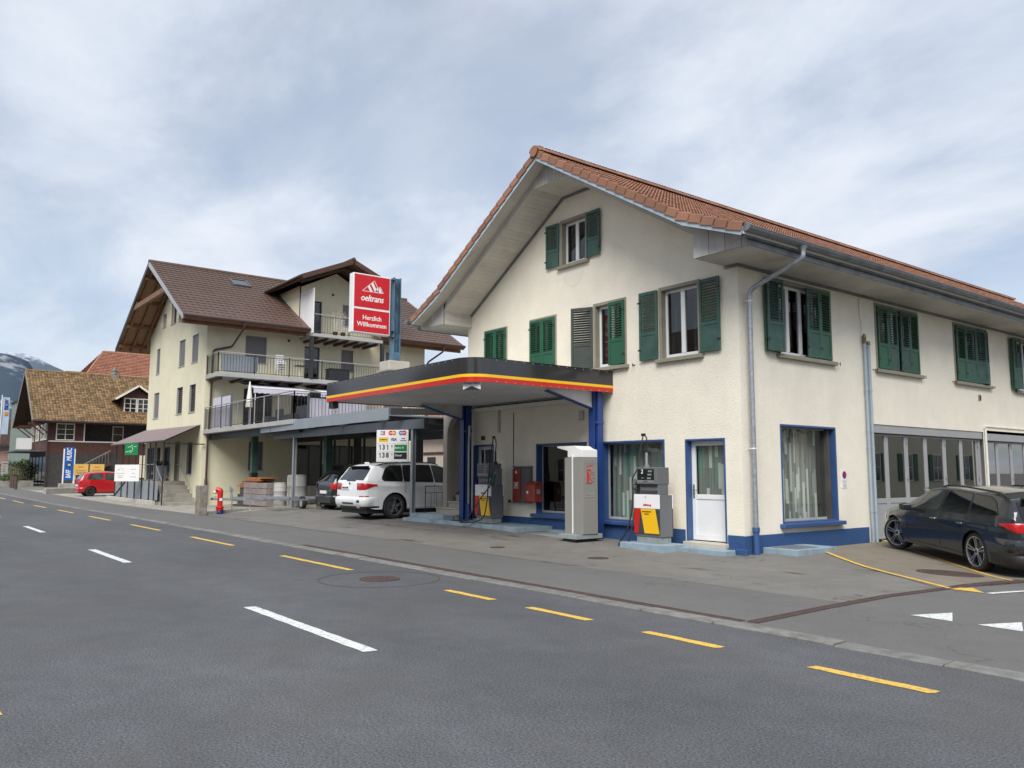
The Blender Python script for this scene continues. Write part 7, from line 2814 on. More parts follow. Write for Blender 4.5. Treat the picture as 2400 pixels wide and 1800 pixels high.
tr = thing('car_trailer', 'galvanised trailer chassis with drawbar parked behind the wire fence', 'trailer', TR(-22.8, -1.6, 0))
m = MB(); m.bar((-25.9, -1.9, .42), (-23.2, -1.9, .46), .09, .09); m.bar((-23.4, -1.9, .46), (-22.2, -2.45, .55), .06, .08); m.bar((-23.4, -1.9, .46), (-22.2, -1.1, .55), .06, .08)
m.bar((-22.2, -2.45, .56), (-19.3, -1.25, .62), .06, .10); m.bar((-22.2, -1.1, .56), (-19.3, -.1, .62), .06, .10)
for i in range(4):
    x = -22.2 + i * 1.0
    m.bar((x, -2.45 + i * .26, .56), (x, -1.1 + i * .18, .56), .05, .06)
m.build('chassis', 'galvanised', tr)
m = MB(); m.tube([(-26.2, -1.9, .40), (-25.9, -1.9, .43)], .035, 8); m.lathe([(.05, -.05), (.06, 0), (.03, .06)], 10, (-26.2, -1.9, .42)); m.build('coupling', 'anthracite', tr)
m = MB(); m.tube([(-24.9, -1.95, .15), (-24.9, -1.95, .85)], .03, 8); m.tube([(-24.9, -1.95, .85), (-24.8, -2.05, .9)], .012, 5); m.build('jockey_stand', 'galvanised', tr)
m = MB(); m.lathe([(.10, -.04), (.12, -.02), (.12, .02), (.10, .04)], 16, (-24.9, -1.95, .12), 'Y'); m.build('jockey_wheel', 'tyre', tr)
for y in (-.55, .35):
    m = MB(); m.lathe([(.15, -.07), (.24, -.07), (.25, -.04), (.25, .04), (.24, .07), (.15, .07)], 24, (-19.75, y, .42), 'Y', cap=False); w_ = m.build('wheel', 'tyre', tr, smooth=True)
    m = MB(); m.lathe([(.17, -.06), (.05, -.05), (.001, -.05)], 20, (-19.75, y, .42), 'Y', cap=False); m.build('rim', 'alu', w_)
m = MB(); m.tube([(-22.3, -2.4, .6), (-22.3, -2.4, .85)], .05, 8); m.lathe([(.12, -.03), (.12, .03)], 16, (-22.3, -2.42, .92), 'Y'); m.build('winch', 'galvanised', tr)
tp = thing('timber_stack', 'stack of reddish timber planks on pallets beside the black pillar', 'timber', TR(-25.5, -.3, 0))
q = random.Random(4)
for i in range(8):
    z = .92 + i * .055
    x0 = -27.0 + i * .18 + q.uniform(-.1, .1); x1 = -24.2 + q.uniform(-.2, .3) + (.3 if i > 4 else 0)
    for j in range(3):
        y = -.6 + j * .22 + q.uniform(-.02, .02)
        m = MB(); m.box(x0 + q.uniform(0, .2), y, z, x1 + q.uniform(-.2, 0), y + .2, z + .045); m.build('plank', 'wood_fresh', tp)
m = MB(); m.box(-27.2, -.65, gz(-26, 0) - .02, -24.5, .3, .14); m.box(-26.9, -.55, .14, -25.9, .2, .6); m.box(-26.6, -.55, .6, -25.4, .2, .9); m.build('pallet', 'dark_board', tp)
bk = thing('block_pallet', 'pallet of grey slabs with pinkish wrapping under the terrace', 'pallet', TR(-24.2, -.5, 0))
m = MB()
for i in range(4):
    for j in range(5):
        m.box(-25.5 + j * .53, -.78, .18 + i * .24, -25.5 + j * .53 + .515, .1, .18 + i * .24 + .225)
m.build('slab', 'slab_pink', bk) if 'slab_pink' in MAT else None
mat('slab_pink', (.24, .20, .19), .85, var=.2, vscale=2, bump=.2)
if not bk.children:
    m.build('slab', 'slab_pink', bk, bevel=.008)
m = MB(); m.box(-25.5, -.78, .03, -22.9, -.70, .17); m.box(-25.5, .02, .03, -22.9, .10, .17); m.box(-25.5, -.70, .12, -22.9, .02, .17); m.build('pallet', 'dark_board', bk)
for i, (x, y, r, h, lab) in enumerate(((-22.2, -.45, .26, .95, 'white plastic drum beside the slab pallet'), (-21.6, -.1, .30, 1.25, 'tall grey striped drum behind the trailer'), (-20.95, -.2, .30, 1.25, 'tall white drum next to the carport post'))):
    b_ = thing('drum', lab, 'drum', TR(x, y, gz(x, y)), 'drums under the terrace')
    m = MB(); m.lathe([(r * .94, 0), (r, .06), (r, h * .33), (r * 1.03, h * .345), (r, h * .36), (r, h * .66), (r * 1.03, h * .675), (r, h * .69), (r, h - .05), (r * .94, h)], 20, (x, y, gz(x, y)), cap=True)
    m.build('barrel', 'slab_edge' if i != 1 else 'concrete', b_, smooth=True)
    m = MB(); m.lathe([(r * .96, h), (r * .96, h + .03), (r * .5, h + .04)], 20, (x, y, gz(x, y))); m.build('lid', 'slab_edge', b_)
cr_ = thing('low_wall', 'low cream wall under the terrace behind the trailer wheel', 'wall', TR(-24, 4, 0))
m = MB(); m.box(-27.5, 3.6, -.05, -19.9, 3.75, .95); m.build('panel', 'cream_render', cr_)
gp_ = thing('glass_partition', 'dark framed glass partition in the shade under the terrace', 'partition', TR(-24, 3.7, .95))
for x in (-27.4, -25.9, -24.4, -22.9, -21.4, -20.0):
    m = MB(); m.box(x - .04, 3.62, .95, x + .04, 3.70, 3.1); m.build('post', 'anthracite', gp_)
m = MB(); m.box(-27.4, 3.62, 1.9, -20, 3.68, 1.96); m.build('rail', 'anthracite', gp_)
for i, x in enumerate((-27.36, -25.86, -24.36, -22.86, -21.36)):
    m = MB(); m.box(x, 3.655, .97, x + 1.36, 3.662, 1.89); m.build('pane', 'pane_dark' if i % 2 else 'green_glass', gp_)
gc = thing('orange_cone_post', 'orange marker post in the shade beside the black hatchback', 'post', TR(-20.0, 3.2, .2))
m = MB(); m.lathe([(.06, 0), (.05, 1.1), (.02, 1.15)], 10, (-20.0, 3.0, .2)); m.build('post', 'ink_orange', gc, smooth=True)
bw = thing('back_house', 'pale house with reddish roof seen far behind the carport', 'house', TR(-50, 25, 0))
m = MB(); m.box(-70, 22, 0, -31, 30, 4.6)
mat('pink_wall', (.50, .42, .36), .9, var=.1)
m.build('wall', 'pink_wall', bw)
m = MB(); m.prism([(21.2, 4.5), (26, 7.6), (30.8, 4.5)], -70.5, -30.5, 'X'); m.build('roof', 'roof_tile_field', bw)
for i in range(9):
    m = MB(); m.box(-68 + i * 4.2, 21.95, 1.2, -66.8 + i * 4.2, 22.0, 2.8); m.build('window', 'anthracite', bw)
m = MB(); m.box(-70.1, 21.93, 3.0, -30.9, 21.99, 3.2); m.build('string_course', 'deep_red', bw)

# ---------------------------------------------------------------- old timber house on the left
oh = thing('chalet', 'old brown chalet with mossy tiled roof, dormer and open gallery', 'house', TR(-77, 3, .2))
CX, CY = -72.6, -1.65
XM = -78.0
zE, zR_ = 6.10, 10.98
y0c, y1c = -3.1, 9.5
for (z0_, z1_, mt_) in ((0, 3.15, 'dark_board'), (3.15, 4.25, 'deep_red')):
    m = MB(); m.box(-83.4, CY, z0_, CX, 9.2, z1_); m.build('wall', mt_, oh)
m = MB(); m.box(-83.4, CY, 4.25, CX, 1.2, 6.6); m.box(-83.4, 1.2, 4.25, CX - 1.4, 9.2, 6.6); m.build('upper_wall', 'deep_red', oh)
m = MB(); m.box(CX - 1.39, 1.25, 4.25, CX - 1.36, 9.2, 6.1); m.build('gallery_boards', 'dark_board', oh)
m = MB(); m.box(CX + .001, CY, 4.22, CX + .05, 9.2, 4.32); m.build('gallery_rail', 'cream_white', oh)
m = MB(); m.box(CX - .1, 1.15, 4.3, CX + .02, 1.25, 6.1); m.build('gallery_post', 'cream_white', oh)
m = MB(); m.prism([(-83.4, 6.5), (CX, 6.5), (XM, zR_ - .4)], CY, 9.2, 'Y'); m.build('gable_wall', 'deep_red', oh)
m = MB(); m.box(CX + .002, 4.3, .2, CX + .02, 9.2, 3.1); m.build('brick_panel', 'deep_red', oh)
m = MB(); m.box(CX + .003, 6.0, 1.0, CX + .03, 9.2, 3.1); m.build('lower_render', 'cream_render', oh)


def c_window(M, u0, u1, v0, v1, cols, rows, parent):
    m = MB(M)
    f = .09
    m.box(u0 - f, -.04, v0 - f, u0, .05, v1 + f); m.box(u1, -.04, v0 - f, u1 + f, .05, v1 + f); m.box(u0, -.04, v1, u1, .05, v1 + f); m.box(u0, -.06, v0 - f, u1, .05, v0)
    for i in range(1, cols):
        x = u0 + (u1 - u0) * i / cols
        m.box(x - .035, -.03, v0, x + .035, .03, v1)
    for i in range(1, rows):
        z = v0 + (v1 - v0) * i / rows
        m.box(u0, -.025, z - .02, u1, .025, z + .02)
    w_ = m.build('window', 'cream_white', parent)
    for i in range(cols):
        a = u0 + (u1 - u0) * i / cols; b = u0 + (u1 - u0) * (i + 1) / cols
        g_ = MB(M); g_.box(a + .035, -.012, v0, b - .035, -.006, v1); g_.build('pane', 'black_gloss', w_)
    return w_


ME = TR(CX + .03, 0, 0) @ SIDE
c_window(ME, -1.0, .32, 4.45, 5.8, 2, 3, oh)
c_window(TR(CX - 1.33, 0, 0) @ SIDE, 3.9, 4.7, 4.35, 5.75, 1, 2, oh)
MS = TR(0, CY - .03, 0)
for a in (-82.6, -79.6, -76.6, -74.6):
    c_window(MS, a, a + 1.3, 4.5, 5.8, 2, 2, oh)
c_window(TR(CX + .05, 0, 0) @ SIDE, 6.9, 8.2, 1.3, 2.7, 2, 2, oh)
# roof
PRc, PLc = [(-71.35, 6.02), (XM, zR_)], [(-84.65, 6.02), (XM, zR_)]
croof = bpy.data.objects.new('roof', None)
place(croof, oh)
m = MB(); tp_ = [PRc[0], PRc[1], PLc[0]]
m.prism(tp_ + [(a, b - .16) for a, b in tp_[::-1]], y0c, y1c, 'Y'); m.build('roof_deck', 'dark_wood', croof)
attr_mat('moss_clay', (.15, .095, .048), .28, .85, .55, (.06, .048, .02), 1.1, (.205, .13, .066))
field, vals = MB(), []
t1 = tile_mesh('t', None, .25, .38, .045, 1, .045)
LC = math.hypot(6.65, zR_ - 6.02)
rc_ = random.Random(12)
for c in range(int((y1c - y0c) / .255)):
    for r_ in range(28):
        M_ = slope_frame(PRc, r_ * LC / 28, y0c + c * .255, False) @ TR(0, rc_.uniform(-.02, .02), rc_.uniform(0, .02))
        field.add([M_ @ v for v in t1.v], t1.f)
        vals.append(rc_.random())
fme = field.mesh('tile_field', 'moss_clay', fix=False)
add_attr(fme, vals, len(t1.v))
fo = place(bpy.data.objects.new('tile_field', fme), croof); fo['kind'] = 'stuff'
field = MB()
t2 = tile_mesh('t', None, .74, .46, .055, 2, .05)
for c in range(int((y1c - y0c) / .74)):
    for r_ in range(22):
        M_ = slope_frame(PLc, r_ * LC / 22, y0c + (c + 1) * .74, True)
        field.add([M_ @ v for v in t2.v], t2.f)
fo = field.build('tile_field', 'moss_clay', croof, fix=False); fo['kind'] = 'stuff'
m = MB(); m.tube([(XM, y0c - .05, zR_ + .05), (XM, y1c, zR_ + .05)], .14, 8); m.build('ridge', 'mossy_tile', croof)
m = MB(); m.box(-71.45, y0c, 5.86, -71.38, y1c, 6.02); m.build('eave_board', 'cream_white', croof)
m = MB(); m.tube([(-71.25, y0c, 5.98), (-71.25, y1c, 5.98)], .08, 6); m.build('gutter', 'brown_pipe', croof)
m = MB(); m.bar((-71.3, y0c - .03, 5.95), (XM, y0c - .03, zR_ - .07), .05, .3, (0, 0, 1)); m.bar((-84.7, y0c - .03, 5.95), (XM, y0c - .03, zR_ - .07), .05, .3, (0, 0, 1)); m.build('bargeboard', 'old_stone', croof)
m = MB(); m.tube(arc_path([(-71.3, -1.9, 5.9), (-72.4, -1.75, 5.4), (-72.4, -1.75, .2)], .2), .06, 6); m.build('downpipe', 'brown_pipe', oh)
for x in (-83.9, -81, -75, -72.4):
    m = MB(); m.bar((x, -3.0, 5.9), (x, CY, 5.9), .15, .2); m.bar((x, -2.8, 5.85), (x, CY, 4.9), .1, .1); m.build('bracket', 'deep_red', oh)
# dormer
m = MB(); m.prism([(4.35, 6.9), (6.75, 6.9), (6.75, 8.6), (5.6, 9.5), (4.35, 8.6)], -75.6, -72.9, 'X'); dm = m.build('dormer', 'deep_red', oh)
for a, b in (((3.6, 8.36), (5.6, 9.72)), ((7.6, 8.36), (5.6, 9.72))):
    m = MB(); m.add([(-72.3, a[0], a[1]), (-72.3, b[0], b[1]), (-77.2, b[0], b[1]), (-77.2, a[0], a[1]), (-72.3, a[0], a[1] - .12), (-72.3, b[0], b[1] - .12), (-77.2, b[0], b[1] - .12), (-77.2, a[0], a[1] - .12)], [(0, 1, 2, 3), (7, 6, 5, 4), (0, 4, 5, 1), (1, 5, 6, 2), (2, 6, 7, 3), (3, 7, 4, 0)]); m.build('dormer_roof', 'mossy_tile', dm)
    m = MB(); m.bar((-72.27, a[0], a[1] - .06), (-72.27, b[0], b[1] - .06), .04, .16, (0, 0, 1)); m.build('dormer_barge', 'cream_white', dm)
MD = TR(-72.86, 0, 0) @ SIDE
c_window(MD, 4.55, 5.5, 7.1, 8.4, 2, 3, oh)
c_window(MD, 5.72, 6.6, 7.1, 8.4, 2, 3, oh)
m = MB(); m.box(-78.3, 4.2, 10.7, -77.6, 4.9, 11.2); m.lathe([(.42, 11.2), (.42, 11.32), (.28, 11.34), (.28, 11.5), (.34, 11.52), (.34, 11.6), (.18, 11.62), (.16, 11.85)], 10, (-77.95, 4.55, 0)); m.build('chimney', 'old_stone', oh)
m = MB()
m.bar((CX + .3, 1.3, 2.25), (CX + .3, 3.4, 3.5), .06, .1)
for i in range(8):
    m.bar((CX + .3, 1.5 + i * .25, 1.3 + i * .15), (CX + .3, 1.5 + i * .25, 2.38 + i * .149), .03, .03)
m.build('stair_rail', 'old_stone', oh)
m = MB(); m.bar((CX + .25, .2, .5), (CX + .25, 3.4, 2.3), .9, .18); m.build('stair_flight', 'dark_wood', oh)
m = MB(); m.box(-83.8, -4.0, 3.35, -73.4, CY, 3.45); m.build('shop_canopy', 'steel_grey', oh)
m = MB(); m.box(-80.5, -3.2, 3.7, -80.4, -1.9, 4.75); m.build('projecting_sign', 'sign_white', oh)
for i in range(5):
    m = MB(); m.box(-82.5 + i * 2, CY - .06, .4, -81 + i * 2, CY - .01, 2.9); m.build('shop_window', 'black_gloss', oh)

# low walls and signs in front of the chalet
lw = thing('kerb_wall', 'low concrete wall edging the parking place before the chalet', 'wall', TR(-51.5, -3.5, .1))
m = MB(); m.bar((-51.1, -4.75, .22), (-52.6, -1.2, .30), .3, .5); m.build('coping', 'concrete', lw, bevel=.03)
m = MB(); m.bar((-52.0, -2.2, .30), (-60, 2.5, .35), .3, .4); m.build('coping', 'concrete', lw, bevel=.03)
bf = thing('music_sign', 'upright blue banner sign with white lettering on two white posts', 'sign', TR(-60, -2, .3))
m = MB(); m.box(-60.5, -2.55, .1, -59.5, -1.35, .68); m.build('plinth', 'concrete', bf, bevel=.03)
for y in (-2.33, -1.60):
    m = MB(); m.box(-60.04, y - .045, .66, -59.96, y + .045, 3.30); m.build('post', 'sign_white', bf)
m = MB(); m.box(-60.02, -2.27, .92, -59.94, -1.65, 3.42); m.build('banner', 'banner_blue', bf) if 'banner_blue' in MAT else None
mat('banner_blue', (.008, .085, .36), .4, var=.05)
if len(bf.children) < 4:
    m.build('banner', 'banner_blue', bf)
text('lettering', 'BAFF', .46, TR(-59.935, -1.97, 1.38) @ FACE_E @ RZ(R(90)), 'sign_white', bf, 'CENTER', .004, .18, .012, .62)
text('lettering', 'MUSIC', .46, TR(-59.935, -1.97, 2.86) @ FACE_E @ RZ(R(90)), 'sign_white', bf, 'CENTER', .004, .18, .012, .72)
m = MB(TR(-59.935, -1.96, 2.08)); m.lathe([(.001, 0), (.16, 0)], 10, (0, 0, 0), 'X', cap=False); m.box(0, -.2, -.02, .002, .2, .02); m.box(0, -.02, -.2, .002, .02, .2); e_ = m.build('emblem', 'ink_black', bf)
m = MB(TR(-59.93, -1.96, 2.08))
for k in (-.07, 0, .07):
    m.box(0, k - .02, -.08, .003, k + .02, .08)
m.build('emblem_bars', 'sign_white', bf)
for i, (ya, lab) in enumerate(((-1.62, 'left one of two yellow notice boards behind the red hatchback'), (-.50, 'right one of two yellow notice boards behind the red hatchback'))):
    yb = thing('notice_board', lab, 'notice board', TR(-60, ya + .5, .3), 'yellow notice boards')
    m = MB(); m.box(-60.0, ya, 1.33, -59.95, ya + 1.0, 2.15); m.build('board', 'board_yellow', yb) if 'board_yellow' in MAT else None
    if 'board_yellow' not in MAT:
        mat('board_yellow', (.66, .40, .10), .5, var=.05); m.build('board', 'board_yellow', yb)
    for y in (ya + .12, ya + .88):
        m = MB(); m.box(-60.04, y - .03, .1, -60.001, y + .03, 2.1); m.build('post', 'sign_white', yb)
    ink_lines(TR(-59.947, ya + .48, 1.74) @ FACE_E, [(.42, .18), (.72, -.06), (.74, -.2), (.5, -.3)], .04, 'brown_pipe', yb, 20 + i)
for i, (x, y, lab) in enumerate(((-63.2, -4.99, 'nearest of three rusty steel bollards on the pavement'), (-67.07, -4.73, 'middle one of three rusty steel bollards on the pavement'), (-70.95, -4.45, 'farthest of three rusty steel bollards on the pavement'))):
    b_ = tag(MB().tube([(x, y, gz(x, y) - .05), (x, y, gz(x, y) + .95)], .11, 10).lathe([(.11, .95), (.10, .98), (.02, .99)], 10, (x, y, gz(x, y))).build('bollard', 'rust_post' if 'rust_post' in MAT else 'rust_iron', smooth=True), lab, 'bollard', 'rusty bollards')
bed = thing('flower_bed', 'raised planting bed with dry grass and low shrubs beside the far bollards', 'planting', TR(-80, -3.5, .3))
m = MB(); m.box(-86, -5.3, .2, -75.5, -4.9, .75); m.box(-75.9, -4.9, .2, -75.5, -2.2, .75); m.box(-86, -4.9, .5, -75.9, -2.2, .7); m.build('border', 'concrete', bed)
m = MB()
for i in range(9):
    leafball(m, (-85 + i * 1.15, -4.0 + pr_.uniform(-.4, .4), .95), .75, 160, .12, .5)
m.build('shrub', 'leaf', bed, fix=False)
m = MB()
for i in range(260):
    x, y = -80.5 + pr_.gauss(0, 1.3), -3.4 + pr_.gauss(0, .5)
    h = pr_.uniform(.8, 1.7)
    dx_, dy_ = pr_.gauss(0, .3), pr_.gauss(0, .3)
    m.add([(x - .03, y, .8), (x + .03, y, .8), (x + dx_, y + dy_, .8 + h)], [(0, 1, 2)])
m.build('dry_grass', 'leaf_dry', bed, fix=False)
hd = thing('hedge', 'dark green bushy hedge in front of the glass office building', 'hedge', TR(-90, -1, 0))
m = MB()
for i in range(14):
    leafball(m, (-97 + i * 1.1, -1.5 + pr_.uniform(-.6, .6), 1.6), 1.3, 230, .16, .9)
m.build('foliage', 'leaf', hd, fix=False)
m = MB()
for i in range(7):
    m.tube([(-97 + i * 2.2, -1.5, 0), (-97 + i * 2.2 + .2, -1.5, 1.8)], .06, 5)
m.build('stem', 'dark_wood', hd)
go = thing('glass_office', 'office building with green glass facade and vertical metal fins', 'building', TR(-105, 3, 0))
m = MB(); m.box(-118, .6, 0, -91.5, 16, 10.6); m.build('core', 'interior', go)
for i in range(9):
    m = MB()
    x0 = -118 + i * 2.94
    for j in range(4):
        m.box(x0 + .02, .50, .3 + j * 2.6, x0 + 2.92, .58, 2.85 + j * 2.6)
    m.build('glazing', 'office_glass', go) if 'office_glass' in MAT else None
    if 'office_glass' not in MAT:
        mat('office_glass', (.06, .10, .095), .12, var=.3, vscale=.6, spec=.7); m.build('glazing', 'office_glass', go)
m = MB(); m.box(-91.5, .6, .3, -91.42, 16, 10.5); m.build('glazing', 'office_glass', go)
for i in range(44):
    m = MB(); m.box(-118 + i * .6, .30, .3, -117.94 + i * .6, .50, 10.7); m.build('fin', 'fin_metal', go) if 'fin_metal' in MAT else None
    if 'fin_metal' not in MAT:
        mat('fin_metal', (.24, .30, .27), .5, var=.1); m.build('fin', 'fin_metal', go)
for i in range(24):
    m = MB(); m.box(-91.42, .8 + i * .6, .3, -91.2, .86 + i * .6, 10.6); m.build('fin', 'fin_metal', go)
m = MB(); m.box(-118.3, .2, 10.6, -91.1, 16.2, 10.85); m.build('parapet', 'anthracite', go)
fl = thing('banner_flag', 'tall pale blue vertical banner flag with dark letters and an orange square', 'flag', TR(-80, -4.6, 0))
m = MB(); m.tube([(-80, -4.62, .2), (-80, -4.62, 8.75)], .05, 6); m.build('pole', 'sign_white', fl)
m = MB()
vs, fs = [], []
for i in range(9):
    for j in range(12):
        vs.append((-80 + .04 * math.sin(j * .8 + i * .4), -4.55 + .56 * i / 8, 5.05 + 3.5 * j / 11))
for i in range(8):
    for j in range(11):
        k = i * 12 + j
        fs.append((k, k + 12, k + 13, k + 1))
mat('flag_blue', (.42, .55, .68), .7, var=.04)
m.add(vs, fs).build('cloth', 'flag_blue', fl, smooth=True, fix=False)
text('lettering', 'BKW', .46, TR(-79.94, -4.24, 7.85) @ FACE_E @ RZ(R(90)), 'ink_blue', fl, 'CENTER', .004, 0, .012, .95)
m = MB(); m.box(-79.95, -4.39, 6.85, -79.93, -4.09, 7.15); m.build('emblem', 'ink_orange', fl)
db = thing('directory_board', 'small grey directory board with red and dark lines at the left edge', 'sign', TR(-80, -4, .3))
m = MB(); m.box(-80.05, -4.31, 1.0, -79.95, -3.77, 2.52); m.build('board', 'slab_edge', db)
ink_lines(TR(-79.94, -4.04, 2.3) @ FACE_E, [(.4, 0)], .07, 'ink_black', db, 31)
ink_lines(TR(-79.94, -4.1, 2.05) @ FACE_E, [(.25, 0)], .07, 'ink_red', db, 32)
ink_lines(TR(-79.94, -4.1, 1.6) @ FACE_E, [(.25, 0), (.22, .2)], .06, 'ink_blue', db, 33)
pk = thing('pink_house', 'pinkish rendered house at the far left edge of the street', 'house', TR(-130, -2, 0))
mat('pink_render', (.42, .26, .22), .9, var=.1)
m = MB(); m.box(-150, -4.5, 0, -122, 8, 5.4); m.build('wall', 'pink_render', pk)
m = MB(); m.prism([(-5.5, 5.2), (1.75, 9.5), (9, 5.2)], -151, -121, 'X'); m.build('roof', 'brown_tile', pk)
m = MB(); m.box(-150.1, -4.6, 5.0, -121.9, 8.1, 5.3); m.build('cornice', 'cream_white', pk)
for i in range(5):
    for z in (1.0, 3.4):
        c_window(TR(-121.97, 0, 0) @ SIDE, -4.0 + i * 2.4, -3.0 + i * 2.4, z, z + 1.3, 2, 2, pk)
# house with the orange hipped roof behind
og = thing('orange_roof_house', 'large house with steep orange hipped roof behind the chalet', 'house', TR(-95, 8, 0))
m = MB(); m.box(-103, 3, 0, -86, 24, 9.6); m.build('wall', 'cream_render', og)
V = [(-85, 1.9, 9.4), (-85, 25, 9.4), (-104, 25, 9.4), (-104, 1.9, 9.4), (-94.5, 6.6, 15.6), (-94.5, 20, 15.6)]
mat('orange_tile', (.33, .15, .095), .8, var=.25, vscale=1.2)
og_r = bpy.data.objects.new('roof', None); place(og_r, og)
m = MB(); m.add(V, [(0, 1, 5, 4), (1, 2, 5), (2, 3, 4, 5), (3, 0, 4), (0, 3, 2, 1)]); m.build('roof_deck', 'orange_tile', og_r)
field = MB()
for (A0, A1, B0, B1) in ((Vector(V[0]), Vector(V[1]), Vector(V[4]), Vector(V[5])), (Vector(V[3]), Vector(V[0]), Vector(V[4]), Vector(V[4]))):
    n = 30
    for r_ in range(n):
        for c in range(40):
            f0, f1 = r_ / n, (r_ + 1) / n
            a = (A0 + (A1 - A0) * (c / 40)); b = (B0 + (B1 - B0) * (c / 40)); a2 = (A0 + (A1 - A0) * ((c + .94) / 40)); b2 = (B0 + (B1 - B0) * ((c + .94) / 40))
            nrm = (A1 - A0).cross(B0 - A0).normalized()
            p0, p1, p2, p3 = a + (b - a) * f0, a2 + (b2 - a2) * f0, a2 + (b2 - a2) * f1, a + (b - a) * f1
            field.add([p0 + nrm * .12, p1 + nrm * .12, p2 + nrm * .02, p3 + nrm * .02, p0 + nrm * .02, p1 + nrm * .02], [(0, 1, 2, 3), (4, 5, 1, 0)])
fo = field.build('tile_field', 'orange_tile', og_r, fix=False); fo['kind'] = 'stuff'
m = MB(); m.tube([V[0], V[4]], .16, 6); m.tube([V[4], V[5]], .16, 6); m.build('hip_tiles', 'roof_tile_field', og_r)
m = MB(); m.prism([(-88, 10.4), (-84, 10.4), (-84, 11.9), (-88, 11.9)], 1.2, 3.8, 'Y'); m.build('side_wing', 'orange_tile', og)

# ---------------------------------------------------------------- mountains
def mountain(name, prof, dist, width, matn, seed, base=0.0, rough=1.0):
    """ridge seen along azimuth; prof: list of (azimuth deg from -X towards +Y, height)"""
    az0, az1 = prof[0][0], prof[-1][0]
    na, nr_ = 150, 26
    vs, fs = [], []
    for i in range(na + 1):
        az = az0 + (az1 - az0) * i / na
        h = lerp_tab(prof, az)
        for j in range(nr_ + 1):
            t_ = j / nr_
            d_ = dist - width * (1 - t_) if t_ <= 1 else dist
            a = R(az)
            x, y = -math.cos(a) * d_, math.sin(a) * d_
            nz = noise.fractal(Vector((x / 420 + seed, y / 420, seed)), 1.0, 2.1, 6)
            nr2 = noise.ridged_multi_fractal(Vector((x / 260, y / 260 + seed, 3)), 1.0, 2.2, 5, 1.0, 2.0)
            z = base + h * (t_ ** 1.15) * (1 + .10 * rough * nz * (1 if t_ < .98 else .35)) + (nr2 - 1) * 38 * rough * math.sin(math.pi * min(1, t_ * .96))
            vs.append((x, y, z))
        a = R(az)
        vs.append((-math.cos(a) * (dist + width), math.sin(a) * (dist + width), -50))
    w_ = nr_ + 2
    for i in range(na):
        for j in range(nr_ + 1):
            k = i * w_ + j
            fs.append((k, k + w_, k + w_ + 1, k + 1))
    return struct(MB().add(vs, fs).build(name, matn, smooth=True, fix=False))


def mountain_mat(name, hazed_forest, hazed_rock, snow, snowline, rockamt):
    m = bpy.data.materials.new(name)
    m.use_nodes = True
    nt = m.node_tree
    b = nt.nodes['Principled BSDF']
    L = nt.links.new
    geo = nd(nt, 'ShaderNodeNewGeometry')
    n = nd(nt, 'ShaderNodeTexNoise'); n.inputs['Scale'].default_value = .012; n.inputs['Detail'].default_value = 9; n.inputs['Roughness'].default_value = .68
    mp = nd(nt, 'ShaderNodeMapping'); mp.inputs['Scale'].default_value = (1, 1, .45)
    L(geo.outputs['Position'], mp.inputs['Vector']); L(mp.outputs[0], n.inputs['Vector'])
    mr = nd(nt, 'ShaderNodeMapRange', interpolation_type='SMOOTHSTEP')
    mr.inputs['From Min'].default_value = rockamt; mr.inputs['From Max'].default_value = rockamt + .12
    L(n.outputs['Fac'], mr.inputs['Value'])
    mx = nd(nt, 'ShaderNodeMix', data_type='RGBA'); mx.inputs['A'].default_value = col4(hazed_forest); mx.inputs['B'].default_value = col4(hazed_rock)
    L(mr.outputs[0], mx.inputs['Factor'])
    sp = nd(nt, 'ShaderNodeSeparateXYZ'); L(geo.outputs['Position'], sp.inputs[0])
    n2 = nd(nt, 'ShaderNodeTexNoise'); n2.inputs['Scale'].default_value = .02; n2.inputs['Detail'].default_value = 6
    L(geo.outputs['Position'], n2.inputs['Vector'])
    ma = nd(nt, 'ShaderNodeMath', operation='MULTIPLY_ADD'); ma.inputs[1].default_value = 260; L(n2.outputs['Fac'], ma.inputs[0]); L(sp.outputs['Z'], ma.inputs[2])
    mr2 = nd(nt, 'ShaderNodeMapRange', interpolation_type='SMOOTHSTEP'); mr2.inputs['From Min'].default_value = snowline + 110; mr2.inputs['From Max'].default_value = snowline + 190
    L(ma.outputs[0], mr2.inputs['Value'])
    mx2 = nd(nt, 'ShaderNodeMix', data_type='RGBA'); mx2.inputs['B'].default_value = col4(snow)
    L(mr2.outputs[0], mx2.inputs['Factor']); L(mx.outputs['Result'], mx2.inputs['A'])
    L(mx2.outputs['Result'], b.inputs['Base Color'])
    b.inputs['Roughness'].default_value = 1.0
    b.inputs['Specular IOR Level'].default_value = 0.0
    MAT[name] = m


mountain_mat('near_mountain', (.055, .075, .105), (.24, .255, .28), (.7, .7, .72), 9000, .54)  # bluish distance haze is mixed into the woodland and stone colours
mountain_mat('far_mountain', (.10, .13, .17), (.20, .23, .27), (.45, .48, .54), 610, .52)  # paler still: haze of the greater distance put into the base colours
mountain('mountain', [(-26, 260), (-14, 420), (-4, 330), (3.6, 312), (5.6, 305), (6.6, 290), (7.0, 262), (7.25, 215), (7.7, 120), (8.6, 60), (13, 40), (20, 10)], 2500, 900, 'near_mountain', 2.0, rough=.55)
mountain('far_mountain_ridge', [(-20, 500), (0, 640), (6.2, 648), (7.35, 620), (7.9, 592), (8.75, 560), (10.0, 500), (12.2, 400), (15, 250), (19, 120), (26, 60), (40, 30)], 5200, 1500, 'far_mountain', 7.0, rough=.8)

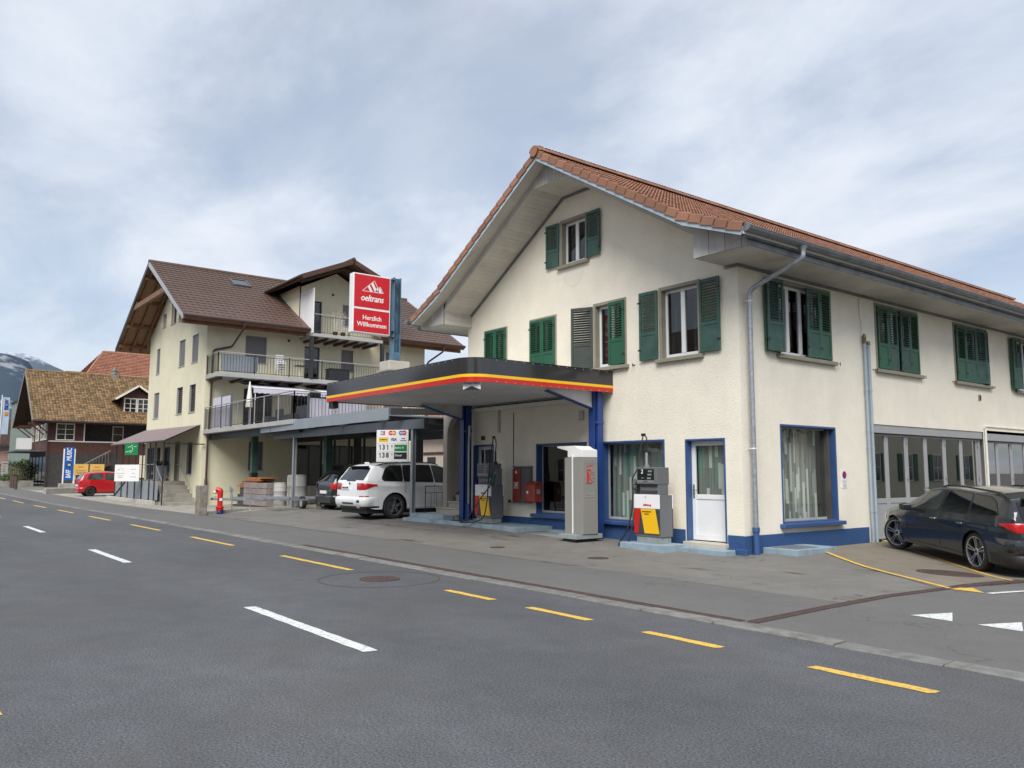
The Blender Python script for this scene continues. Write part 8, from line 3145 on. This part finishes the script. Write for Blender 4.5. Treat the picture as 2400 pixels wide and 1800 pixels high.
# ---------------------------------------------------------------- across the side street (seen mirrored in the garage panes)
nb = thing('neighbour_house', 'rendered house with green shutters across the side street, mirrored in the garage panes', 'house', TR(20, 33, 0))
m = MB()
m.box(14, 25, 0, 27, 46, 8.2)
m.build('wall', 'cream_render', nb)
m = MB(); m.prism([(13.2, 8.1), (27.8, 8.1), (20.5, 12.2)], 24.2, 46.8, 'Y'); m.build('roof', 'roof_tile_field', nb)
for z in (1.0, 4.6):
    for i in range(5):
        c_window(TR(14, 0, 0) @ RZ(R(-90)), -(27.2 + i * 3.8) - 1.1, -(27.2 + i * 3.8), z + .2, z + 1.7, 2, 2, nb)
        for s_ in (-.62, 1.22):
            shm = MB(); shm.box(13.93, 27.2 + i * 3.8 + s_, z + .15, 13.97, 27.2 + i * 3.8 + s_ + .5, z + 1.75); shm.build('shutter', 'green_paint', nb)
    for i in range(3):
        c_window(TR(0, 25, 0), 15.5 + i * 3.8, 16.6 + i * 3.8, z + .2, z + 1.7, 2, 2, nb)
tr_ = thing('garden_tree', 'leafless garden tree across the side street, mirrored in the garage panes', 'tree', TR(12.5, 20, 0))
tm = MB()
pq = random.Random(21)


def branch(p, d, l, r, n):
    q = p + d * l
    tm.tube([p, p + d * l * .5 + Vector((pq.gauss(0, .04), pq.gauss(0, .04), 0)) * l, q], [r, r * .8, r * .62], 5, cap=False)
    if n == 0:
        return
    for _ in range(3):
        dd = (d + Vector((pq.gauss(0, .5), pq.gauss(0, .5), pq.uniform(-.1, .45)))).normalized()
        branch(q, dd, l * pq.uniform(.62, .82), r * .6, n - 1)


branch(Vector((12.5, 21, 0)), Vector((0, 0, 1)), 2.2, .16, 5)
tm.build('trunk', 'dark_wood', tr_)
m = MB()
for _ in range(26):
    leafball(m, (12.5 + pq.gauss(0, 1.5), 21 + pq.gauss(0, 1.5), 5 + pq.gauss(0, 1.1)), .8, 90, .10)
m.build('crown', 'leaf', tr_, fix=False)

# houses across the main street (mirrored in the glossy fascia and the windows)
for i, (x0, x1, h, mt_, lab) in enumerate(((-34, -20, 7.5, 'cream_render', 'cream house opposite the apartment house, mirrored in the canopy fascia'), (-14, 0, 6.5, 'porch_render', 'grey house opposite the filling station, mirrored in the canopy fascia'), (24, 38, 7.2, 'cream_render', 'cream house opposite the side street, mirrored in the car glass'))):
    hh_ = thing('opposite_house', lab, 'house', TR((x0 + x1) / 2, -28, 0))
    m = MB(); m.box(x0, -34, 0, x1, -23, h); m.build('wall', mt_, hh_)
    m = MB(); m.prism([(-34.8, h - .1), (-22.2, h - .1), (-28.5, h + 3.6)], x0 - .6, x1 + .6, 'X'); m.build('roof', 'brown_tile' if i != 1 else 'roof_tile_field', hh_)
    for k in range(4):
        for z in (1.0, 3.9):
            c_window(TR(0, -23, 0) @ RZ(R(180)), -(x0 + 1.6 + k * 3.2) - 1.2, -(x0 + 1.6 + k * 3.2), z, z + 1.5, 2, 2, hh_)
# ---------------------------------------------------------------- lettering curves become plain meshes
bpy.context.view_layer.update()
_dg = bpy.context.evaluated_depsgraph_get()
for o in [q for q in bpy.data.objects if q.type == 'FONT']:
    me = bpy.data.meshes.new_from_object(o.evaluated_get(_dg))
    n = bpy.data.objects.new('lettering_mesh', me)
    COL.objects.link(n)
    n.parent = o.parent
    n.matrix_parent_inverse = o.matrix_parent_inverse.copy()
    n.matrix_basis = o.matrix_basis.copy()
    nm = o.name
    bpy.data.objects.remove(o)
    n.name = nm
